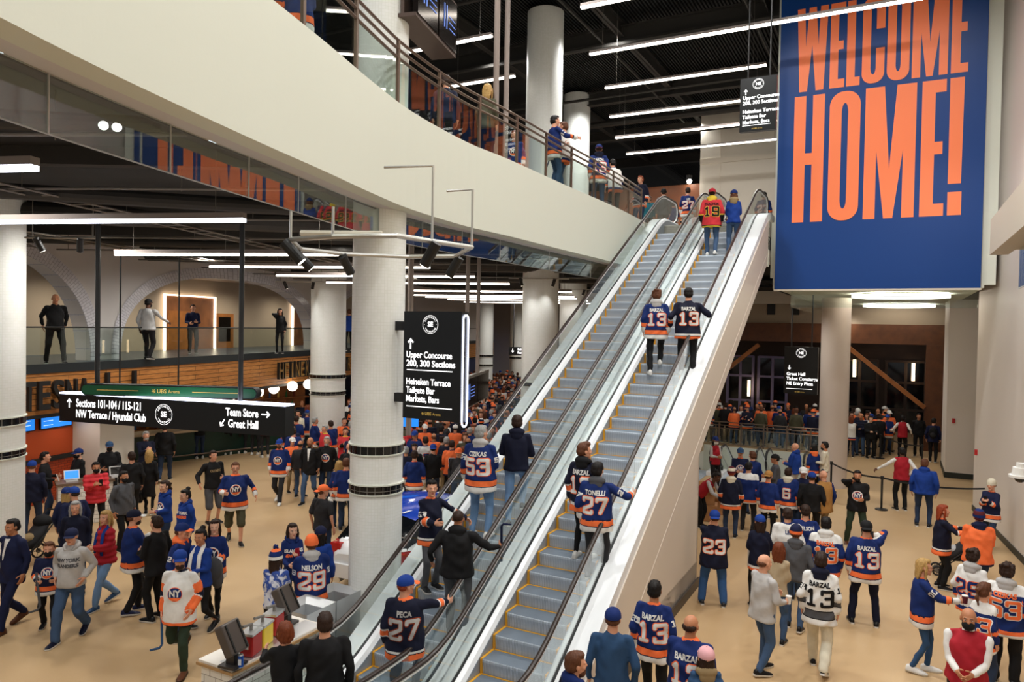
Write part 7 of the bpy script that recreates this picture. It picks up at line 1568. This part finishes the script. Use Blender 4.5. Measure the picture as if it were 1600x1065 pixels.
MIDS = [(466, 641, 200, 'hoodie', 'cream hoodie', 'cream'), (492, 652, 80, 'RB', 'royal jersey', None), (517, 657, 340, 'RB', 'royal jersey and brown hair', None), (538, 653, 170, 'OR', 'orange jersey', None), (548, 632, 180, 'jacket', 'black jacket and bobble hat', 'black'), (562, 643, 0, 'RB', 'royal jersey and blue cap', None), (508, 664, 240, 'RD', 'red and white scarf jersey', None), (540, 668, 175, 'RD', 'red jersey', None), (562, 670, 195, 'jacket', 'rust jacket', 'rust'), (576, 672, 200, 'jacket', 'brown jacket', 'dbrown'),
        (641, 668, 0, 'puffer', 'red hooded jacket', 'bred'), (665, 682, 350, 'W2', 'white jersey 3', None), (677, 694, 0, 'jacket', 'black jacket and royal cap', 'black'), (706, 688, -4, 'OR', 'orange jersey numbered 9', None), (717, 700, 190, 'hoodie', 'grey hoodie and orange cap', 'char'), (690, 665, 20, 'jacket', 'dark jacket and grey hair', 'dnavy'), (734, 668, 10, 'hoodie', 'royal hoodie', 'royal'), (722, 652, 0, 'jacket', 'black coat', 'black'), (661, 652, 30, 'OR', 'orange jersey near the tall lit panel', None), (752, 655, 0, 'NV', 'navy jersey and striped beanie', None), (757, 632, 190, 'NV', 'navy and orange jersey beneath the monitors', None), (768, 640, 350, 'jacket', 'black hoodie below the monitors', 'black'), (741, 640, 180, 'OR', 'orange scarf jersey under the monitors', None), (776, 622, 10, 'hoodie', 'grey sweatshirt', 'mgrey'), (648, 704, 5, 'RB', 'royal jersey right against the slim column', None), (700, 640, 350, 'NV', 'navy jersey under the lit panel', None)]
for hx, hy, fc, t, lab, c in MIDS:
    q = dict(h=1.75); P(g(hx, hy, 1.75), fc, 'person in %s, mid-distance in the concourse crowd' % lab, 1.75, t, c or 'black', 'jeans', rc.choice(['ddenim', 'khaki', 'denim', 'black']), 'short' if 'hooded' not in lab else 'short', rc.choice(['dbrown', 'grey2', 'brown', 'hblack']), low=False, num='9' if '9' in lab else ('3' if ' 3' in lab else None),
      hat={'black jacket and bobble hat': 'pom:royal:royal:white', 'royal jersey and blue cap': 'cap:blue:blue', 'black jacket and royal cap': 'back:blue:blue', 'grey hoodie and orange cap': 'cap:orange:orange', 'navy jersey and striped beanie': 'beanie:navy:orange:white'}.get(lab), hood='^bred' if 'hooded' in lab else None, L=rc.choice(['down', 'bent']), R_=rc.choice(['down', 'bent', 'phone']), w=1.08)
# people lined up at the bar, heads behind the long sign
for i, (fx, fy, c) in enumerate(((262, 738, None), (292, 720, 'white'), (312, 722, 'black'), (336, 716, 'char'), (356, 716, 'black'), (378, 714, 'navy'), (398, 716, 'black'), (414, 720, 'maroon'))[1:]):
    P(gf(fx, fy - 6), rc.choice([-10, 5, 15, 350]), 'person with back turned at the bar, %s along the counter' % ['first', 'second', 'third', 'fourth', 'fifth', 'sixth', 'seventh'][i], 1.76, rc.choice(['jacket', 'hoodie', 'sweater']), c or 'black', 'jeans', rc.choice(['black', 'ddenim', 'char']), 'short', 'dbrown', shoe='white', low=True, L='bent', R_='bent')

# ---- packed crowds: a few kinds of fan, then copies
KINDS = []
FAR0 = V((40, 100, 0))
SPEC = [('RB', 'royal jersey', 'm'), ('NV', 'navy jersey', 'm'), ('OR', 'orange jersey', 'm'), ('BK', 'black jersey', 'm'), ('W2', 'white jersey', 'f'), ('jacket', 'black jacket', 'm'), ('hoodie', 'charcoal hoodie', 'm'), ('WR', 'white-shouldered jersey', 'f'), ('RB', 'royal jersey and cap', 'm'), ('NV', 'navy jersey and long hair', 'f'), ('puffer', 'dark quilted jacket', 'm'), ('OR', 'orange jersey and white cap', 'm'), ('sweater', 'olive sweatshirt', 'm'), ('BO', 'black jersey and orange beanie', 'm')]
for i, (t, lab, sx) in enumerate(SPEC):
    P(FAR0, 0, 'x', 1.75, t, {'jacket': 'black', 'hoodie': 'char', 'puffer': 'dnavy', 'sweater': 'camo'}.get(t, 'black'), 'jeans', ['ddenim', 'black', 'denim', 'khaki'][i % 4], 'long' if sx == 'f' else ['short', 'shaggy', 'bald', 'short'][i % 4], ['dbrown', 'hblack', 'brown', 'grey2', 'auburn'][i % 5], hat={'cap': 'cap:blue:blue'}.get(lab.split()[-1]) if 'orange' not in lab and 'white cap' not in lab else ('cap:white:white' if 'white cap' in lab else 'beanie:orange:navy:orange' if 'beanie' in lab else None), sex=sx, s='lpml'[i % 4], L=['down', 'bent', 'hold'][i % 3], R_=['down', 'phone', 'bent'][i % 3], low=True, far=True, w=1.08)
    PEOPLE[-1]['proto'] = lab; KINDS.append(PEOPLE[-1])
# ============================================================ build everyone
R1 = None
res_ = harvest()
for p in PEOPLE: prep(p)
R1 = harvest()
# tie-dye cloth
def tiedye():
    M = mat('cloth_tiedye', '#c9ccd6', .8, vary=.01); nt = M.node_tree; b_ = nt.nodes['Principled BSDF']; tc = nt.nodes.new('ShaderNodeTexCoord'); n = nt.nodes.new('ShaderNodeTexNoise'); n.inputs['Scale'].default_value = 7; n.inputs['Distortion'].default_value = 1.5; nt.links.new(tc.outputs['Object'], n.inputs[0])
    r_ = nt.nodes.new('ShaderNodeValToRGB'); r_.color_ramp.elements[0].position = .46; r_.color_ramp.elements[0].color = lin('#2a4a9a'); r_.color_ramp.elements[1].position = .54; r_.color_ramp.elements[1].color = lin('#cfd2dc'); nt.links.new(n.outputs[0], r_.inputs[0]); nt.links.new(r_.outputs[0], b_.inputs['Base Color']); return M
TD = tiedye(); _cm = CM2
def CM2(c, kind='cloth'): return TD if c == 'tiedye' else _cm(c, kind)
def held(p):
    k, c = p['hold']; hl, hr = p['hands']; who = __import__('re').split(r' with | and |,| beside | on | talking| halfway| holding| carrying| reading| looking| striding| walking| against| reaching| leaving| over | from ', p['label'].replace('dark-haired ', '').replace('-haired', ''))[0]; rz = p['root'].rotation_euler.z
    if k == 'stick':
        b = MB(); b.tube([(0, 0, -.38), (0, 0, .16)], .014, 8, sx=1.4, sz=.8); b.tube([(0, 0, -.38), (.03, .02, -.42), (.15, .05, -.43)], [.014, .018, .014], 8)
        o = tag(b.build('mini_hockey_stick', CM2(c)), '%s mini hockey stick held by the %s' % (dict(mgrey='grey', slate='blue', navy='dark blue', white='white', royal='royal blue')[c], who), 'stick', 'souvenir mini sticks'); o.location = hr; o.rotation_euler = (.25, .15, rz)
        if 'hand on hip' in p['label']: o.rotation_euler = (math.pi + .1, 0, rz); o.location.z -= .08
    elif k == 'phone':
        q = hl if ('ear' not in (p['L'], p['R_'])) else hr; b = MB(); b.box(-.037, .037, -.005, .005, -.075, .075); o = b.build('case', CM2(c, 'leather')); r = empty('phone', q + V((0, 0, .02)), rz, '%s phone held by the %s' % ('red' if c == 'red' else 'dark', who), 'phone'); o.parent = r; b = MB(); b.box(-.033, .033, -.0065, -.005, -.068, .068); b.build('screen', mat('phone_screen', '#26303c', .1), r)
    elif k == 'cup':
        r = empty('cup', hr + V((0, 0, -.03)), 0, '%s cup held by the %s' % ('white' if c == 'white' else 'half-full clear', who), 'cup'); b = MB(); b.cyl((0, 0), .032, 0, .11, 18, r2=.042); b.build('cup_wall', CM2(c, 'leather'), r); b = MB(); b.cyl((0, 0), .044, .11, .118, 18); b.build('lid', CM2('white', 'leather'), r)
    elif k in ('bag', 'shopping'):
        r = empty('bag', hl + V((0, 0, -.05)), rz, '%s carried by the %s' % ('black handbag' if k == 'bag' else 'white plastic bag', who), 'bag'); b = MB(); w_ = .16 if k == 'bag' else .2; b.box(-.05, .05, -w_, w_, -.42, -.15 if k == 'bag' else -.02); o = b.build('bag_body', CM2(c, 'leather'), r); m_ = o.modifiers.new('Bevel', 'BEVEL'); m_.width = .03; m_.segments = 3
        b = MB(); b.tube([(0, -.1, -.15), (0, -.06, 0), (0, .06, 0), (0, .1, -.15)], .008, 6); b.build('handle', CM2(c, 'leather'), r)
    elif k == 'coat':
        b = MB(); b.ell((0, 0, -.1), .15, .13, .22, 16, 10); b.ell((.05, .03, -.26), .1, .1, .16, 14, 8); o = tag(b.build('folded_coat', CM2('mgrey'), None, True), 'rolled grey coat with olive lining held by the %s' % who, 'coat'); o.location = hl
    elif k == 'pack':
        r = empty('backpack', p['M'] @ V((0, -.22, 1.2)), rz, 'black backpack worn by the %s' % who, 'backpack'); b = MB(); b.ell((0, 0, 0), .15, .1, .24, 16, 10); b.build('pack_body', CM2('black'), r, True); b = MB(); b.ell((0, -.07, -.06), .1, .06, .1, 14, 8); b.build('front_pocket', CM2('char'), r, True)
for p in PEOPLE:
    finish(p, R1)
    if p['hold']: held(p)
def copy_tree(o, parent=None):
    c = o.copy(); COL.objects.link(c)
    if parent is not None: c.parent = parent; c.matrix_parent_inverse = o.matrix_parent_inverse
    for ch in kids.get(o.name, []): copy_tree(ch, c)
    return c
kids = {}
for o in list(bpy.data.objects):
    if o.parent: kids.setdefault(o.parent.name, []).append(o)
rk = random.Random(21); used = set(); placed = []
def crowd(loc, face, where, grp):
    k = rk.randrange(len(KINDS)); K = KINDS[k]; loc = V(loc)
    if k not in used: r = K['root']; used.add(k)
    else: r = copy_tree(K['root'])
    r.location = loc; r.rotation_euler = (0, 0, math.atan2(-loc.x, loc.y) - R(face)); s_ = rk.uniform(.93, 1.05); r.scale = (s_,) * 3
    r['label'] = 'fan in %s %s' % (K['proto'], where); r['group'] = '%s %s' % (K['proto'], grp); r['category'] = 'person'
def free(p, d=.5):
    for q in placed:
        if (q - p).length < d: return False
    for q in PEOPLE:
        if 'proto' not in q and (V(q['loc']) - p).length < d + .1: return False
    for c_ in ((757, 48, .6), (655, 49, .6), (806, 60, .6), (842, 25.3, .75), (893, 34.2, .75), (512, 27.2, .75)):
        z = onY(c_[0], 600, c_[1])
        if math.hypot(z.x - p.x, z.y - p.y) < c_[2] + .3: return False
    placed.append(p); return True
n = 0
cand = []
for _ in range(2600):                       # concourse behind the escalators
    Y = 20.5 * (58 / 20.5) ** rk.random(); px = rk.uniform(630 if Y < 30 else 690, 835); p = onY(px, 600, Y); p = V((p.x, p.y, 0))
    if uvof(p)[1] > -7.6 and uvof(p)[0] < 17: continue
    cand.append(p)
near = []
for p in cand:
    if free(p, .52): near.append(p)
near.sort(key=lambda q: q.y)
for p in near[:105]: crowd(p, rk.choice([0, 10, -15, 180, 170, 200, 90]), 'in the packed concourse behind the left escalator', 'in the packed concourse')
farp = near[105:330]
for _ in range(60):                         # between the slim column and the left white column, and by the bar
    px = rk.choice([rk.uniform(448, 484), rk.uniform(540, 560)]); Y = rk.uniform(21, 33); p = onY(px, 600, Y); p = V((p.x, p.y, 0))
    if n < 26 and free(p, .55): n += 1; crowd(p, rk.choice([0, 20, 180, 200, 160]), 'in the throng by the bar', 'by the bar')
n = 0
for _ in range(400):                        # behind the stairwell railing
    p = uv(33.5 + 3 * rk.random(), rk.uniform(-7.6, -2.4)); 
    if n < 44 and free(p, .5): n += 1; crowd(p, rk.choice([0, 8, -10, 180, 20]), 'behind the railing of the floor opening', 'behind the stairwell railing')
n = 0
for _ in range(200):                        # the queue right of the plain column
    p = gf(rk.uniform(1326, 1388), rk.uniform(698, 716)); 
    if n < 20 and free(p, .45): n += 1; crowd(p, rk.choice([0, 180, 200, 160, 90]), 'in the queue right of the plain column', 'in the portal queue')
for px, y in ((1150, 300), (1012, 312), (985, 302), (1092, 318)): 
    p = up8(px, y, 1.75) + UD * 5; p.z = ZU; crowd(p, 0, 'on the far upper concourse', 'on the upper concourse')
# everyone farther off than that: one mass of people
b = None; V_, F_, MI, MATS = [], [], [], []; off_ = 0
bm_cache = {}
for K in KINDS:
    parts = []
    for ch in kids.get(K['root'].name, []):
        me = ch.data; v = np.empty(len(me.vertices) * 3); me.vertices.foreach_get('co', v); v = xf(ch.matrix_basis, v.reshape(-1, 3)); fl = [tuple(q.vertices) for q in me.polygons]; mi_ = [q.material_index for q in me.polygons]; ms = list(me.materials)
        keep = v[:, 2].max() > .5
        if keep: parts.append((v, fl, mi_, ms))
    bm_cache[K['proto']] = parts
for p in farp:
    K = rk.choice(KINDS); a = math.atan2(-p.x, p.y) - R(rk.choice([0, 180, 10, 190])); M = Matrix.Translation(p) @ Matrix.Rotation(a, 4, 'Z') @ Matrix.Scale(rk.uniform(.94, 1.04), 4)
    for v, fl, mi_, ms in bm_cache[K['proto']]:
        V_.append(xf(M, v)); F_ += [tuple(i + off_ for i in q) for q in fl]; off_ += len(v)
        for q in ms:
            if q not in MATS: MATS.append(q)
        mm = [MATS.index(q) for q in ms]; MI += [mm[i] for i in mi_]
me = bpy.data.meshes.new('distant_crowd'); me.from_pydata(np.concatenate(V_).tolist(), [], F_)
for q in MATS: me.materials.append(q)
me.polygons.foreach_set('material_index', MI); me.polygons.foreach_set('use_smooth', [True] * len(me.polygons))
link('distant_crowd', me, None, 'far mass of fans filling the end of the concourse', 'crowd', kind='stuff')
# ---- strollers
def stroller(p0, rz, label, blanket='silver'):
    r = empty('stroller', p0, rz, label, 'stroller')
    for x, y, rr_ in ((-.25, -.3, .16), (.25, -.3, .16), (-.14, .4, .1), (.14, .4, .1)):
        h = empty('wheel', (x, y, rr_)); h.parent = r; b = MB(); n = 24; b.tube([(0, rr_ * .9 * math.cos(2 * math.pi * k / n), rr_ * .9 * math.sin(2 * math.pi * k / n)) for k in range(n)], .02, 6, closed=True); b.build('tyre', mat('tyre_black', '#151515', .7), h); b = MB(); b.tube([(-.02, 0, 0), (.02, 0, 0)], .05, 10); [b.tube([(0, 0, 0), (0, rr_ * .88 * math.cos(a), rr_ * .88 * math.sin(a))], .006, 4) for a in (0, 1.26, 2.5, 3.77, 5.03)]; b.build('hub', PIPE, h)
    b = MB()
    for s in (-1, 1): b.tube([(s * .22, -.3, .16), (s * .2, -.05, .5), (s * .15, .4, .12)], .014, 6); b.tube([(s * .2, .25, .3), (s * .22, -.1, .62), (s * .22, -.48, 1.02)], .014, 6)
    b.tube([(-.22, -.48, 1.02), (.22, -.48, 1.02)], .018, 8); b.tube([(-.25, -.3, .16), (.25, -.3, .16)], .01, 6); b.build('frame', mat('stroller_black', '#17181a', .4), r)
    b = MB(); loft(b, [(.36, .16, .2, .08), (.5, .2, .22, .02), (.72, .19, .14, -.14), (.86, .16, .09, -.22)], 16); b.build('seat', CM2('char'), r, True)
    b = MB(); b.ell((0, .05, .56), .15, .2, .1, 14, 8); b.build('blanket', CM2(blanket), r, True)
    b = MB(); b.ell((0, -.2, .84), .2, .17, .14, 16, 9); b.build('canopy', CM2('black'), r, True)
stroller(gf(1497, 900), -AZ + R(95), 'black stroller with grey blanket and big rear wheels beside the orange jersey')
stroller(gf(52, 880), R(160), 'black pushchair in front of the big left column, behind the suit', 'khaki')
# ---- concession counter with registers
cA, cB = onz(88, 757, 1.06), onz(180, 748, 1.06); d = V((cB.x - cA.x, cB.y - cA.y, 0)); L_ = d.length
r = empty('service_counter', (cA.x, cA.y, 0), math.atan2(d.y, d.x), 'white-tiled concession counter in front of the orange wall', 'counter')
b = MB(); b.ribbon([(.04, .55), (.04, .04), (L_ - .04, .04), (L_ - .04, .55)], 0, 1.0, .04); b.build('tiled_base', SUBWAY, r)
b = MB(); b.box(0, L_, 0, .6, 1.0, 1.06); b.build('worktop', mat('dark_stone_top', '#6e5b4a', .3), r)
for i, x in enumerate((.35, 1.35)):
    q = cA + d.normalized() * x + V((-d.y, d.x, 0)).normalized() * .28; rr_ = empty('register', q, math.atan2(d.y, d.x) + math.pi * 0, 'white tablet till on the concession counter, %s' % ('left, screen lit blue' if i == 0 else 'right, beside the lanyard staff'), 'till', 'tablet tills')
    b = MB(); b.box(-.13, .13, -.1, .12, 0, .03); b.build('base', mat('till_white', '#d8d8d6', .4), rr_)
    T = Matrix.Translation((0, 0, .16)) @ Matrix.Rotation(R(-25), 4, 'X'); b = MB(); b.box(-.17, .17, -.01, .01, -.12, .12, M=T); b.build('tablet', mat('till_white', '#d8d8d6', .4), rr_)
    b = MB(); b.box(-.145, .145, -.014, -.01, -.095, .095, M=T); b.build('display', mat('menu_blue_glow', '#1f78d8', .3, emit=1.2) if i == 0 else mat('dark_screen', '#1b1716', .12), rr_)
# far end of the concourse
b = MB(); b.box(-16, 30, 66, 66.3, 0, 7.5); struct('wall_concourse_end', b, mat('end_wall_paint', '#a79c92', .6))
for i, (px, w_, cn) in enumerate(((735, 2.2, 'menu_blue_glow'), (700, 3, 'menu_blue_glow'), (640, 2.5, 'menu_blue_glow'))):
    p = onY(px, 540, 60); b = MB(); b.box(p.x - w_ / 2, p.x + w_ / 2, 59.9, 60, 2.6, 4.0); tag(b.build('display_screen', mat('menu_blue_glow', '#1f78d8', .3, emit=1.2)), 'far blue display screen over the crowd, %s' % ('right', 'middle', 'left')[i], 'screen')
p = onY(642, 655, 20); b = MB(); b.box(-.45, .2, 0, .08, -.2, .2); o = tag(b.build('display_screen', mat('menu_blue_glow', '#1f78d8', .3, emit=1.2)), 'blue screen edge showing under the tall lit panel', 'screen'); o.location = (p.x, p.y, p.z)
